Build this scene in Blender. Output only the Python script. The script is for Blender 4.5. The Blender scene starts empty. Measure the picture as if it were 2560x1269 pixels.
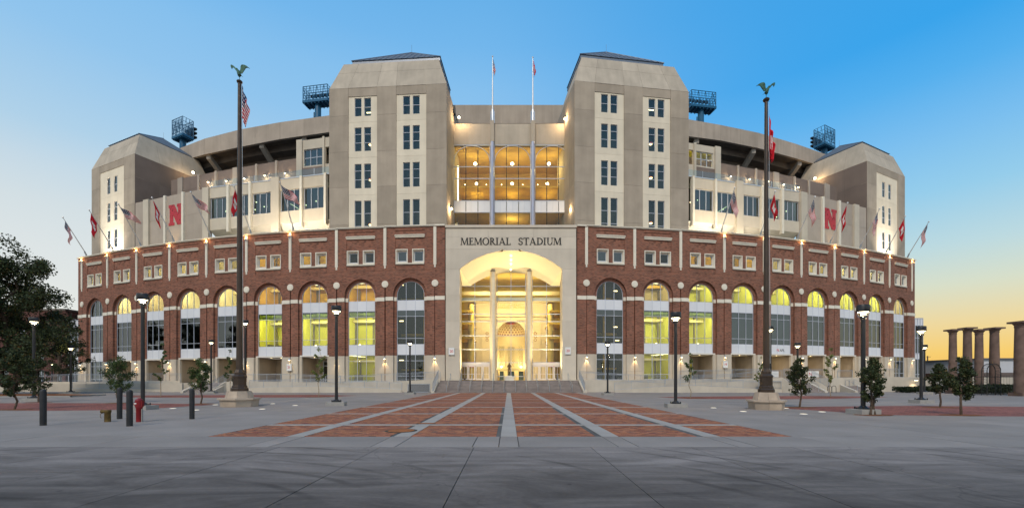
import bpy, bmesh, math, random
from mathutils import Vector, Matrix

# ------------------------------------------------------------------ camera, sky, light
SC = bpy.context.scene
COL = SC.collection
F = 1050.0; CX = 1272.0; HY = 948.0; EYE = 1.65; TILT = 0.0075
cam_d = bpy.data.cameras.new('camera'); cam = bpy.data.objects.new('camera', cam_d); COL.objects.link(cam)
cam.location = (0, 0, EYE); cam.rotation_euler = (math.radians(90), 0, 0)
cam_d.sensor_width = 36; cam_d.lens = 36*F/2560
cam_d.shift_x = (1280-CX)/2560; cam_d.shift_y = (HY-634.5)/2560
cam_d.clip_start = 0.1; cam_d.clip_end = 6000
SC.camera = cam
SC.render.engine = 'CYCLES'
SC.cycles.use_denoising = True
SC.cycles.max_bounces = 6; SC.cycles.diffuse_bounces = 3; SC.cycles.glossy_bounces = 3
SC.cycles.transparent_max_bounces = 12; SC.cycles.sample_clamp_indirect = 4.0
SC.cycles.caustics_reflective = False; SC.cycles.caustics_refractive = False
SC.view_settings.view_transform = 'Standard'; SC.view_settings.look = 'None'
SC.view_settings.exposure = 0.0; SC.view_settings.gamma = 1.0

def lin(h):
    h = h.lstrip('#'); c = [int(h[i:i+2], 16)/255 for i in (0, 2, 4)]
    return tuple(x/12.92 if x <= .04045 else ((x+.055)/1.055)**2.4 for x in c)

FILL_EL, FILL_AZ = math.radians(47), math.radians(194)
W = bpy.data.worlds.new('World'); SC.world = W; W.use_nodes = True
nt = W.node_tree; N = nt.nodes; Lk = nt.links
N.clear()
w_out = N.new('ShaderNodeOutputWorld'); w_bg = N.new('ShaderNodeBackground')
Lk.new(w_bg.outputs[0], w_out.inputs[0])
tc = N.new('ShaderNodeTexCoord'); sep = N.new('ShaderNodeSeparateXYZ'); Lk.new(tc.outputs['Generated'], sep.inputs[0])
asin = N.new('ShaderNodeMath'); asin.operation = 'ARCSINE'; Lk.new(sep.outputs['Z'], asin.inputs[0])
el = N.new('ShaderNodeMath'); el.operation = 'DIVIDE'; Lk.new(asin.outputs[0], el.inputs[0]); el.inputs[1].default_value = math.pi/2
def ramp(stops):
    r = N.new('ShaderNodeValToRGB'); cr = r.color_ramp; cr.interpolation = 'EASE' if False else 'LINEAR'
    while len(cr.elements) > 1: cr.elements.remove(cr.elements[-1])
    for i, (p, c) in enumerate(stops):
        e = cr.elements[0] if i == 0 else cr.elements.new(p)
        e.position = p; e.color = (*lin(c), 1)
    Lk.new(el.outputs[0], r.inputs[0]); return r
rl = ramp([(0, '#F0EEE4'), (.06, '#EAECE6'), (.131, '#E0E7E8'), (.177, '#D6E2E7'), (.213, '#C8DCE9'), (.249, '#B2D4EC'), (.332, '#93C7F0'), (.38, '#88C2F0'), (.425, '#75B9EF'), (.47, '#6AB3EC'), (.6, '#539FDF'), (1, '#3A80C4')])
rr = ramp([(0, '#F5B958'), (.028, '#F9D070'), (.06, '#F0DAA0'), (.10, '#D9E1CC'), (.139, '#BEDCE3'), (.195, '#96CFEE'), (.249, '#7AC0F2'), (.30, '#54B1F1'), (.346, '#37A5EE'), (.47, '#3FA2E9'), (.6, '#3592DC'), (1, '#2A76C0')])
# how near a direction lies to the sunset bearing, 55 degrees right of the view
flat = N.new('ShaderNodeVectorMath'); flat.operation = 'MULTIPLY'; Lk.new(tc.outputs['Generated'], flat.inputs[0]); flat.inputs[1].default_value = (1, 1, 0)
nrm_ = N.new('ShaderNodeVectorMath'); nrm_.operation = 'NORMALIZE'; Lk.new(flat.outputs[0], nrm_.inputs[0])
dot_ = N.new('ShaderNodeVectorMath'); dot_.operation = 'DOT_PRODUCT'; Lk.new(nrm_.outputs[0], dot_.inputs[0]); dot_.inputs[1].default_value = (.819, .574, 0)
mr = N.new('ShaderNodeMapRange'); mr.interpolation_type = 'SMOOTHSTEP'; Lk.new(dot_.outputs['Value'], mr.inputs[0])
mr.inputs[1].default_value = .48; mr.inputs[2].default_value = 1.03
mx = N.new('ShaderNodeMix'); mx.data_type = 'RGBA'; Lk.new(mr.outputs[0], mx.inputs[0]); Lk.new(rl.outputs[0], mx.inputs[6]); Lk.new(rr.outputs[0], mx.inputs[7])
sky = N.new('ShaderNodeTexSky'); sky.sky_type = 'NISHITA'; sky.sun_disc = False
sky.sun_elevation = math.radians(2); sky.sun_rotation = math.radians(62); sky.altitude = 350
sg = N.new('ShaderNodeVectorMath'); sg.operation = 'SCALE'; Lk.new(sky.outputs[0], sg.inputs[0]); sg.inputs['Scale'].default_value = .04
mx2 = N.new('ShaderNodeMix'); mx2.data_type = 'RGBA'; mx2.inputs[0].default_value = .03
Lk.new(mx.outputs[2], mx2.inputs[6]); Lk.new(sg.outputs[0], mx2.inputs[7])
Lk.new(mx2.outputs[2], w_bg.inputs[0]); w_bg.inputs[1].default_value = 1.0

sky_fill_d = bpy.data.lights.new('sky_fill', 'SUN'); sky_fill_d.energy = 2.25; sky_fill_d.angle = math.radians(14); sky_fill_d.color = (1, .88, .72)  # soft lamp added behind the camera, standing in for evening sky light
sky_fill = bpy.data.objects.new('sky_fill', sky_fill_d); COL.objects.link(sky_fill)
_d = Vector((math.sin(FILL_AZ)*math.cos(FILL_EL), math.cos(FILL_AZ)*math.cos(FILL_EL), math.sin(FILL_EL)))
sky_fill.rotation_euler = (-_d).to_track_quat('-Z', 'Y').to_euler()

# ------------------------------------------------------------------ helpers
R = random.Random(7)
def yh(px): return HY - TILT*(px-CX)
def at(px, py, Y): return Vector(((px-CX)/F*Y, Y, EYE+(HY-py)/F*Y))
def gp(px, py, z=0.0):
    Y = (EYE-z)*F/(py-HY); return Vector(((px-CX)/F*Y, Y, z))

def node_mat(name, base, rough=.8, metal=0., spec=.3, var=.12, scale=3., bump=0., rnd=0., fine=0., coords='Object', streak=0.):
    m = bpy.data.materials.new(name); m.use_nodes = True
    t = m.node_tree; n = t.nodes; b = n['Principled BSDF']
    b.inputs['Roughness'].default_value = rough; b.inputs['Metallic'].default_value = metal
    b.inputs['Specular IOR Level'].default_value = spec
    c = n.new('ShaderNodeTexCoord')
    no = n.new('ShaderNodeTexNoise'); no.inputs['Scale'].default_value = scale; no.inputs['Detail'].default_value = 6
    t.links.new(c.outputs[coords], no.inputs['Vector'])
    col = n.new('ShaderNodeMix'); col.data_type = 'RGBA'
    col.inputs[6].default_value = (*[x*(1-var) for x in base], 1); col.inputs[7].default_value = (*[min(1, x*(1+var)) for x in base], 1)
    cont = n.new('ShaderNodeMapRange'); cont.inputs[1].default_value = .3; cont.inputs[2].default_value = .7
    t.links.new(no.outputs[0], cont.inputs[0]); t.links.new(cont.outputs[0], col.inputs[0])
    out = col.outputs[2]
    def mul(out, fac_out, lo, hi):
        h = n.new('ShaderNodeMapRange'); t.links.new(fac_out, h.inputs[0]); h.inputs[3].default_value = lo; h.inputs[4].default_value = hi
        v = n.new('ShaderNodeVectorMath'); v.operation = 'SCALE'; t.links.new(out, v.inputs[0]); t.links.new(h.outputs[0], v.inputs['Scale'])
        return v.outputs[0]
    if rnd:
        oi = n.new('ShaderNodeObjectInfo'); out = mul(out, oi.outputs['Random'], 1-rnd, 1+rnd)
    if fine:
        nf = n.new('ShaderNodeTexNoise'); nf.inputs['Scale'].default_value = scale*22; nf.inputs['Detail'].default_value = 3
        t.links.new(c.outputs[coords], nf.inputs['Vector']); out = mul(out, nf.outputs[0], 1-fine, 1+fine)
    if streak:
        mp = n.new('ShaderNodeMapping'); mp.inputs['Scale'].default_value = (1.0, 1.0, .07); gg = n.new('ShaderNodeNewGeometry'); t.links.new(gg.outputs['Position'], mp.inputs[0])
        ns = n.new('ShaderNodeTexNoise'); ns.inputs['Scale'].default_value = 1.6; ns.inputs['Detail'].default_value = 5
        t.links.new(mp.outputs[0], ns.inputs['Vector']); out = mul(out, ns.outputs[0], 1-streak, 1+streak)
    t.links.new(out, b.inputs['Base Color'])
    if bump:
        nb = n.new('ShaderNodeTexNoise'); nb.inputs['Scale'].default_value = scale*14; nb.inputs['Detail'].default_value = 5
        t.links.new(c.outputs[coords], nb.inputs['Vector'])
        bp = n.new('ShaderNodeBump'); bp.inputs['Strength'].default_value = bump; bp.inputs['Distance'].default_value = .02
        t.links.new(nb.outputs[0], bp.inputs['Height']); t.links.new(bp.outputs[0], b.inputs['Normal'])
    return m

def emit_mat(name, col, strength):
    m = bpy.data.materials.new(name); m.use_nodes = True; t = m.node_tree; t.nodes.clear()
    e = t.nodes.new('ShaderNodeEmission'); o = t.nodes.new('ShaderNodeOutputMaterial')
    e.inputs[0].default_value = (*col, 1); e.inputs[1].default_value = strength
    t.links.new(e.outputs[0], o.inputs[0]); return m

def glass_mat(name, tint, refl, rough=.02):
    m = bpy.data.materials.new(name); m.use_nodes = True; t = m.node_tree; t.nodes.clear(); n = t.nodes
    o = n.new('ShaderNodeOutputMaterial'); mixs = n.new('ShaderNodeMixShader')
    tr = n.new('ShaderNodeBsdfTransparent'); tr.inputs[0].default_value = (*tint, 1)
    gl = n.new('ShaderNodeBsdfGlossy'); gl.inputs['Roughness'].default_value = rough; gl.inputs[0].default_value = (.9, .95, 1, 1)
    lw = n.new('ShaderNodeLayerWeight'); lw.inputs[0].default_value = .5      # Schlick: the same from both faces of a thin pane
    pw = n.new('ShaderNodeMath'); pw.operation = 'POWER'; t.links.new(lw.outputs['Facing'], pw.inputs[0]); pw.inputs[1].default_value = 5
    h = n.new('ShaderNodeMapRange'); t.links.new(pw.outputs[0], h.inputs[0]); h.inputs[3].default_value = refl; h.inputs[4].default_value = 1
    # faint pane-to-pane waviness of float glass
    c = n.new('ShaderNodeTexCoord'); no = n.new('ShaderNodeTexNoise'); no.inputs['Scale'].default_value = .7
    t.links.new(c.outputs['Object'], no.inputs['Vector'])
    bp = n.new('ShaderNodeBump'); bp.inputs['Strength'].default_value = .03; bp.inputs['Distance'].default_value = .05
    t.links.new(no.outputs[0], bp.inputs['Height']); t.links.new(bp.outputs[0], gl.inputs['Normal'])
    t.links.new(h.outputs[0], mixs.inputs[0]); t.links.new(tr.outputs[0], mixs.inputs[1]); t.links.new(gl.outputs[0], mixs.inputs[2])
    t.links.new(mixs.outputs[0], o.inputs[0]); return m

def brick_mat(name, c1, c2, mortar, bw, bh, mort, xz=True, rough=.85, bumpd=.01, seed=0, var=.25):
    m = bpy.data.materials.new(name); m.use_nodes = True; t = m.node_tree; n = t.nodes; b = n['Principled BSDF']
    b.inputs['Roughness'].default_value = rough; b.inputs['Specular IOR Level'].default_value = .2
    c = n.new('ShaderNodeTexCoord'); s = n.new('ShaderNodeSeparateXYZ'); t.links.new(c.outputs['Object'], s.inputs[0])
    cb = n.new('ShaderNodeCombineXYZ')
    if xz:
        a = n.new('ShaderNodeMath'); a.operation = 'ADD'; t.links.new(s.outputs[0], a.inputs[0]); t.links.new(s.outputs[2], a.inputs[1])
        t.links.new(a.outputs[0], cb.inputs[0])
    else: t.links.new(s.outputs[0], cb.inputs[0])
    t.links.new(s.outputs[1], cb.inputs[1])
    br = n.new('ShaderNodeTexBrick'); br.inputs['Scale'].default_value = 1; br.inputs['Brick Width'].default_value = bw; br.inputs['Row Height'].default_value = bh
    br.inputs['Mortar Size'].default_value = mort; br.inputs['Bias'].default_value = -.1
    br.inputs['Color1'].default_value = (*c1, 1); br.inputs['Color2'].default_value = (*c2, 1); br.inputs['Mortar'].default_value = (*mortar, 1)
    t.links.new(cb.outputs[0], br.inputs['Vector'])
    no = n.new('ShaderNodeTexNoise'); no.inputs['Scale'].default_value = .35; no.inputs['Detail'].default_value = 7; t.links.new(c.outputs['Object'], no.inputs['Vector'])
    h = n.new('ShaderNodeMapRange'); t.links.new(no.outputs[0], h.inputs[0]); h.inputs[1].default_value = .25; h.inputs[2].default_value = .75
    h.inputs[3].default_value = 1-var; h.inputs[4].default_value = 1+var
    v = n.new('ShaderNodeVectorMath'); v.operation = 'SCALE'; t.links.new(br.outputs[0], v.inputs[0]); t.links.new(h.outputs[0], v.inputs['Scale'])
    # single darker clinker bricks
    mp = n.new('ShaderNodeVectorMath'); mp.operation = 'DIVIDE'; t.links.new(cb.outputs[0], mp.inputs[0]); mp.inputs[1].default_value = (bw, bh, 1)
    fl = n.new('ShaderNodeVectorMath'); fl.operation = 'FLOOR'; t.links.new(mp.outputs[0], fl.inputs[0])
    wn = n.new('ShaderNodeTexWhiteNoise'); wn.noise_dimensions = '2D'; t.links.new(fl.outputs[0], wn.inputs['Vector'])
    h2 = n.new('ShaderNodeMapRange'); t.links.new(wn.outputs['Value'], h2.inputs[0]); h2.inputs[1].default_value = .0; h2.inputs[2].default_value = .22
    h2.inputs[3].default_value = .5; h2.inputs[4].default_value = 1
    v2 = n.new('ShaderNodeVectorMath'); v2.operation = 'SCALE'; t.links.new(v.outputs[0], v2.inputs[0]); t.links.new(h2.outputs[0], v2.inputs['Scale'])
    t.links.new(v2.outputs[0], b.inputs['Base Color'])
    if bumpd:
        bp = n.new('ShaderNodeBump'); bp.inputs['Strength'].default_value = .6; bp.inputs['Distance'].default_value = bumpd; bp.invert = True
        t.links.new(br.outputs['Fac'], bp.inputs['Height']); t.links.new(bp.outputs[0], b.inputs['Normal'])
    return m

M = {}
M['brick'] = brick_mat('facade_brick', (.285, .099, .060), (.145, .058, .043), (.27, .19, .14), .34, .115, .013)
M['oldbrick'] = brick_mat('old_brick', (.16, .05, .035), (.10, .035, .03), (.14, .11, .1), .3, .1, .012)
M['stone'] = node_mat('limestone_base', (.52, .45, .36), .85, var=.07, scale=.8, bump=.08, rnd=.05, fine=.03, streak=.08)
M['trim'] = node_mat('cast_stone_trim', (.72, .66, .55), .8, var=.05, scale=2, bump=.05, rnd=.04)
M['cream'] = node_mat('cream_precast', (.70, .615, .48), .85, var=.06, scale=.5, bump=.06, rnd=.05, fine=.03, streak=.10)
M['taupe'] = node_mat('taupe_precast', (.355, .295, .23), .85, var=.10, scale=.5, bump=.06, rnd=.09, fine=.04, streak=.16)
M['cap'] = node_mat('buff_precast', (.44, .375, .295), .85, var=.10, scale=.4, bump=.06, rnd=.08, fine=.04, streak=.18)
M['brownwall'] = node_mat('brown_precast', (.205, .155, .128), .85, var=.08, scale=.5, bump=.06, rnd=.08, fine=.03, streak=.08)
M['fascia'] = node_mat('fascia_concrete', (.38, .315, .255), .85, var=.11, scale=.35, bump=.06, rnd=.07, fine=.04, streak=.20)
M['raw'] = node_mat('raw_concrete', (.15, .125, .105), .9, var=.2, scale=.6, bump=.1)
M['raker'] = node_mat('raker_concrete', (.33, .29, .25), .9, var=.1, scale=.8, bump=.1)
M['soffit'] = node_mat('white_soffit', (.68, .64, .58), .8, var=.03, scale=1)
M['alu'] = node_mat('mill_aluminium', (.62, .64, .68), .35, metal=.6, spec=.5, var=.04, scale=3)
M['white'] = node_mat('white_metal_panel', (.68, .69, .72), .45, var=.03, scale=1, rnd=.04)
M['winframe'] = node_mat('window_frame_paint', (.50, .53, .60), .5, var=.03, scale=3)
M['steelcol'] = node_mat('steel_blue_column', (.38, .41, .52), .35, metal=.3, spec=.5, var=.05, scale=1)
M['galv'] = node_mat('galvanised_steel', (.42, .45, .49), .45, metal=.75, spec=.5, var=.1, scale=6)
M['pole'] = node_mat('white_pole_paint', (.62, .62, .62), .4, metal=.3, var=.05, scale=2)
M['roofm'] = node_mat('standing_seam_metal', (.13, .138, .15), .55, metal=.15, spec=.35, var=.1, scale=1)
M['roofedge'] = node_mat('eave_metal', (.20, .22, .26), .4, metal=.4, var=.05, scale=1)
M['black'] = node_mat('black_lamp_paint', (.018, .018, .02), .4, spec=.4, var=.2, scale=4)
M['bollard'] = node_mat('bollard_plastic', (.02, .02, .022), .55, spec=.35, var=.25, scale=5, bump=.05)
M['bronze'] = node_mat('dark_bronze_pole', (.062, .042, .03), .42, metal=.5, spec=.5, var=.2, scale=2)
M['verdigris'] = node_mat('verdigris_bronze', (.05, .12, .085), .6, metal=.3, var=.5, scale=5, bump=.2)
M['statue'] = node_mat('statue_bronze', (.17, .10, .055), .45, metal=.5, var=.3, scale=8)
M['blue'] = node_mat('blue_steel_paint', (.008, .09, .185), .45, spec=.4, var=.15, scale=3)
M['lampdark'] = node_mat('floodlight_housing', (.02, .022, .025), .4, metal=.3, var=.2, scale=5)
M['concrete'] = node_mat('plaza_concrete', (.255, .222, .20), .85, spec=.15, var=.13, scale=.45, bump=.1, rnd=.07, fine=.10)
M['conc2'] = node_mat('strip_concrete', (.34, .305, .272), .85, var=.08, scale=.8, bump=.08, rnd=.05, fine=.05)
M['footing'] = node_mat('footing_concrete', (.30, .285, .265), .9, var=.1, scale=4, bump=.2, fine=.05)
M['ramp'] = node_mat('ramp_wall_concrete', (.52, .46, .38), .9, var=.08, scale=.7, bump=.1, rnd=.03, fine=.03, streak=.1)
M['step'] = node_mat('step_concrete', (.27, .23, .215), .9, var=.16, scale=1.3, bump=.1, rnd=.08, fine=.06)
M['joint'] = node_mat('joint_ground', (.10, .095, .09), .95, var=.2, scale=.5)
M['paver'] = None
M['sandstone'] = node_mat('plinth_sandstone', (.42, .335, .26), .9, var=.16, scale=1.6, bump=.25, rnd=.10, fine=.08)
M['granite'] = node_mat('column_granite', (.15, .098, .078), .85, var=.32, scale=1.2, bump=.2, fine=.1)
M['bark'] = node_mat('bark', (.10, .07, .05), .95, var=.4, scale=9, bump=.5)
M['sapbark'] = node_mat('pale_bark', (.30, .24, .17), .95, var=.3, scale=9, bump=.4)
M['mulch'] = node_mat('mulch', (.17, .06, .02), 1, var=.45, scale=9, bump=.6)
M['red'] = node_mat('red_enamel', (.20, .007, .011), .4, spec=.4, var=.18, scale=5)
M['brass'] = node_mat('weathered_brass', (.13, .085, .03), .6, metal=.5, var=.4, scale=9, bump=.3)
M['rust'] = node_mat('rusted_iron', (.30, .10, .03), .8, var=.35, scale=9, bump=.3)
M['flagred'] = node_mat('flag_red', (.58, .012, .026), .8, var=.08, scale=3)
M['flagwhite'] = node_mat('flag_white', (.85, .84, .83), .8, var=.04, scale=3)
M['flagblue'] = node_mat('flag_blue', (.012, .022, .09), .8, var=.1, scale=3)
M['scarlet'] = node_mat('sign_scarlet', (.55, .010, .035), .6, var=.05, scale=3)
M['ink'] = node_mat('black_letter_enamel', (.012, .012, .014), .45, var=.1, scale=3)
M['sign'] = node_mat('white_sign_face', (.78, .76, .72), .5, var=.03, scale=3)
M['blind'] = node_mat('grey_green_blind', (.13, .24, .27), .9, var=.06, scale=.5)
M['darkroom'] = node_mat('unlit_interior', (.035, .034, .028), .9, var=.5, scale=.7)
M['tealroom'] = node_mat('blind_interior', (.045, .07, .07), .9, var=.2, scale=.7)
M['ygroom'] = node_mat('yellow_green_interior', (.60, .56, .10), .85, var=.12, scale=.5)
M['amroom'] = node_mat('amber_interior', (.62, .40, .06), .85, var=.2, scale=.6)
M['tanroom'] = node_mat('tan_interior', (.60, .50, .27), .85, var=.15, scale=.5)
M['paleroom'] = node_mat('pale_interior', (.80, .70, .42), .85, var=.1, scale=.5)
M['gold'] = node_mat('atrium_plaster', (.80, .64, .36), .85, var=.06, scale=.6)
M['hallgold'] = node_mat('hall_gold_plaster', (.56, .40, .11), .85, var=.12, scale=.5)
M['oldstone'] = node_mat('atrium_old_stone', (.74, .60, .42), .85, var=.08, scale=.5, fine=.03)
M['vault'] = node_mat('portal_vault_plaster', (.82, .74, .56), .8, var=.02, scale=.5)
M['coffer'] = node_mat('coffer_rose', (.30, .10, .06), .8, var=.2, scale=3)
M['lattice'] = node_mat('lattice_dark', (.06, .05, .03), .8, var=.2, scale=3)
M['corr'] = node_mat('white_corrugated', (.55, .55, .58), .6, var=.05, scale=1)
M['asph'] = None
M['iron'] = node_mat('black_iron', (.02, .022, .02), .6, var=.2, scale=4)
M['glass'] = glass_mat('vision_glass', (.84, .88, .82), .05)
M['teal'] = glass_mat('tinted_glass', (.40, .50, .48), .12)
M['dark'] = glass_mat('dark_reflective_glass', (.34, .38, .32), .11)
M['clear'] = glass_mat('clear_glass', (.94, .96, .94), .025)
M['rail'] = glass_mat('balustrade_glass', (.86, .92, .93), .05)
M['warm'] = emit_mat('warm_lamp', (1, .80, .48), 14)
M['warm2'] = emit_mat('warm_fitting', (1, .74, .36), 6)
M['hot'] = emit_mat('sodium_fitting', (1, .50, .14), 7)
M['strip'] = emit_mat('ceiling_strip', (1, .86, .50), 5)
M['cool'] = emit_mat('ground_light_lens', (1, .88, .66), 1.5)
M['redlamp'] = emit_mat('red_shade_glow', (.8, .02, .02), .6)

def road_mat():
    m = node_mat('road_concrete', (.135, .116, .106), .85, spec=.15, var=.10, scale=.6, bump=.15, rnd=.08, fine=.16)
    t = m.node_tree; n = t.nodes; b = n['Principled BSDF']; src = b.inputs['Base Color'].links[0].from_socket
    c = n.new('ShaderNodeTexCoord')
    g = n.new('ShaderNodeNewGeometry')
    mp = n.new('ShaderNodeMapping'); mp.inputs['Scale'].default_value = (.16, .55, 1); mp.inputs['Rotation'].default_value = (0, 0, .25); t.links.new(g.outputs['Position'], mp.inputs[0])
    no = n.new('ShaderNodeTexNoise'); no.inputs['Scale'].default_value = 2.0; no.inputs['Detail'].default_value = 10; no.inputs['Roughness'].default_value = .62; no.inputs['Distortion'].default_value = 1.6
    t.links.new(mp.outputs[0], no.inputs['Vector'])
    h = n.new('ShaderNodeMapRange'); t.links.new(no.outputs[0], h.inputs[0]); h.inputs[1].default_value = .35; h.inputs[2].default_value = .65; h.inputs[3].default_value = .78; h.inputs[4].default_value = 1.14
    v = n.new('ShaderNodeVectorMath'); v.operation = 'SCALE'; t.links.new(src, v.inputs[0]); t.links.new(h.outputs[0], v.inputs['Scale'])
    # arcing tyre scuffs
    wv = n.new('ShaderNodeTexWave'); wv.wave_type = 'RINGS'; wv.rings_direction = 'Z'; wv.inputs['Scale'].default_value = .42; wv.inputs['Distortion'].default_value = 3.5; wv.inputs['Detail'].default_value = 3; wv.inputs['Detail Scale'].default_value = .6
    mp2 = n.new('ShaderNodeMapping'); mp2.inputs['Location'].default_value = (7, -1, 0); t.links.new(g.outputs['Position'], mp2.inputs[0]); t.links.new(mp2.outputs[0], wv.inputs['Vector'])
    h2 = n.new('ShaderNodeMapRange'); t.links.new(wv.outputs['Fac'], h2.inputs[0]); h2.inputs[1].default_value = .86; h2.inputs[2].default_value = 1; h2.inputs[3].default_value = 1; h2.inputs[4].default_value = .62
    n3 = n.new('ShaderNodeTexNoise'); n3.inputs['Scale'].default_value = .35; n3.inputs['Detail'].default_value = 4; t.links.new(g.outputs['Position'], n3.inputs['Vector'])
    h3 = n.new('ShaderNodeMapRange'); t.links.new(n3.outputs[0], h3.inputs[0]); h3.inputs[1].default_value = .48; h3.inputs[2].default_value = .6
    mxx = n.new('ShaderNodeMix'); mxx.inputs[2].default_value = 1; t.links.new(h3.outputs[0], mxx.inputs[0]); t.links.new(h2.outputs[0], mxx.inputs[3])
    v2 = n.new('ShaderNodeVectorMath'); v2.operation = 'SCALE'; t.links.new(v.outputs[0], v2.inputs[0]); t.links.new(mxx.outputs[0], v2.inputs['Scale'])
    # hairline cracks
    vo = n.new('ShaderNodeTexVoronoi'); vo.feature = 'DISTANCE_TO_EDGE'; vo.inputs['Scale'].default_value = .13
    nd = n.new('ShaderNodeTexNoise'); nd.inputs['Scale'].default_value = 1.1; nd.inputs['Detail'].default_value = 6; t.links.new(g.outputs['Position'], nd.inputs['Vector'])
    ad = n.new('ShaderNodeVectorMath'); ad.operation = 'MULTIPLY_ADD'; t.links.new(nd.outputs['Color'], ad.inputs[0]); ad.inputs[1].default_value = (1.6, 1.6, 0); t.links.new(g.outputs['Position'], ad.inputs[2])
    t.links.new(ad.outputs[0], vo.inputs['Vector'])
    hc = n.new('ShaderNodeMapRange'); t.links.new(vo.outputs['Distance'], hc.inputs[0]); hc.inputs[1].default_value = .001; hc.inputs[2].default_value = .004; hc.inputs[3].default_value = .8; hc.inputs[4].default_value = 1
    v3 = n.new('ShaderNodeVectorMath'); v3.operation = 'SCALE'; t.links.new(v2.outputs[0], v3.inputs[0]); t.links.new(hc.outputs[0], v3.inputs['Scale'])
    # vignette painted into the colour: darker toward the camera, paler by the plaza
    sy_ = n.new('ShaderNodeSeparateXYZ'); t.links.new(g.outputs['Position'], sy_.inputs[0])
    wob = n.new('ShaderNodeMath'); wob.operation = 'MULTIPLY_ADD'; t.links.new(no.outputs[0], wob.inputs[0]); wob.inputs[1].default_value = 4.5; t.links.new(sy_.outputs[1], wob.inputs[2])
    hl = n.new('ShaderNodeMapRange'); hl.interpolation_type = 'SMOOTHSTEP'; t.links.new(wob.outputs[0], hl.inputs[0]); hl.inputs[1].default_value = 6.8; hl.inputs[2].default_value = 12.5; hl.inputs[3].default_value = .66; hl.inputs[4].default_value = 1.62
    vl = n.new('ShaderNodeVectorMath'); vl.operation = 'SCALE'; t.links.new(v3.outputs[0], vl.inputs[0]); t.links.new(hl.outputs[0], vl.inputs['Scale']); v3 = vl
    # small dark spots: gum and oil
    sp = n.new('ShaderNodeTexVoronoi'); sp.inputs['Scale'].default_value = 1.4; t.links.new(g.outputs['Position'], sp.inputs['Vector'])
    hs = n.new('ShaderNodeMapRange'); t.links.new(sp.outputs['Distance'], hs.inputs[0]); hs.inputs[1].default_value = .03; hs.inputs[2].default_value = .07; hs.inputs[3].default_value = .6; hs.inputs[4].default_value = 1
    v4 = n.new('ShaderNodeVectorMath'); v4.operation = 'SCALE'; t.links.new(v3.outputs[0], v4.inputs[0]); t.links.new(hs.outputs[0], v4.inputs['Scale'])
    t.links.new(v4.outputs[0], b.inputs['Base Color'])
    return m
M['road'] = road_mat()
def paver_mat():
    m = node_mat('clay_paver', (.29, .108, .06), .85, var=.2, scale=1.2, bump=.15, rnd=.34, fine=.08)
    return m
M['paver'] = paver_mat()
M['paving'] = brick_mat('clay_paving', (.34, .125, .07), (.21, .075, .048), (.14, .08, .06), .21, .105, .008, xz=False, bumpd=.006)
M['band'] = brick_mat('band_paving', (.30, .10, .075), (.21, .07, .055), (.14, .08, .07), .21, .105, .008, xz=False, bumpd=.004)
def leaf_mat(name, c1, c2, c3=None):
    m = bpy.data.materials.new(name); m.use_nodes = True; t = m.node_tree; n = t.nodes; b = n['Principled BSDF']
    b.inputs['Roughness'].default_value = .6; b.inputs['Specular IOR Level'].default_value = .25
    g = n.new('ShaderNodeNewGeometry'); r = n.new('ShaderNodeValToRGB'); r.color_ramp.interpolation = 'LINEAR'
    r.color_ramp.elements[0].color = (*c1, 1); r.color_ramp.elements[1].color = (*c2, 1)
    if c3: e = r.color_ramp.elements.new(.93); e.color = (*c2, 1); r.color_ramp.elements[-1].color = (*c3, 1)
    t.links.new(g.outputs['Random Per Island'], r.inputs[0]); t.links.new(r.outputs[0], b.inputs['Base Color'])
    return m
M['leafdark'] = leaf_mat('dark_leaf', (.018, .028, .012), (.05, .065, .02), (.12, .06, .015))
M['leaf'] = leaf_mat('green_leaf', (.03, .055, .018), (.085, .12, .035), (.16, .10, .03))
M['leaflight'] = leaf_mat('yellow_green_leaf', (.07, .10, .025), (.20, .21, .06), (.24, .13, .04))
M['hedge'] = leaf_mat('hedge_leaf', (.012, .02, .01), (.035, .05, .018))

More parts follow.
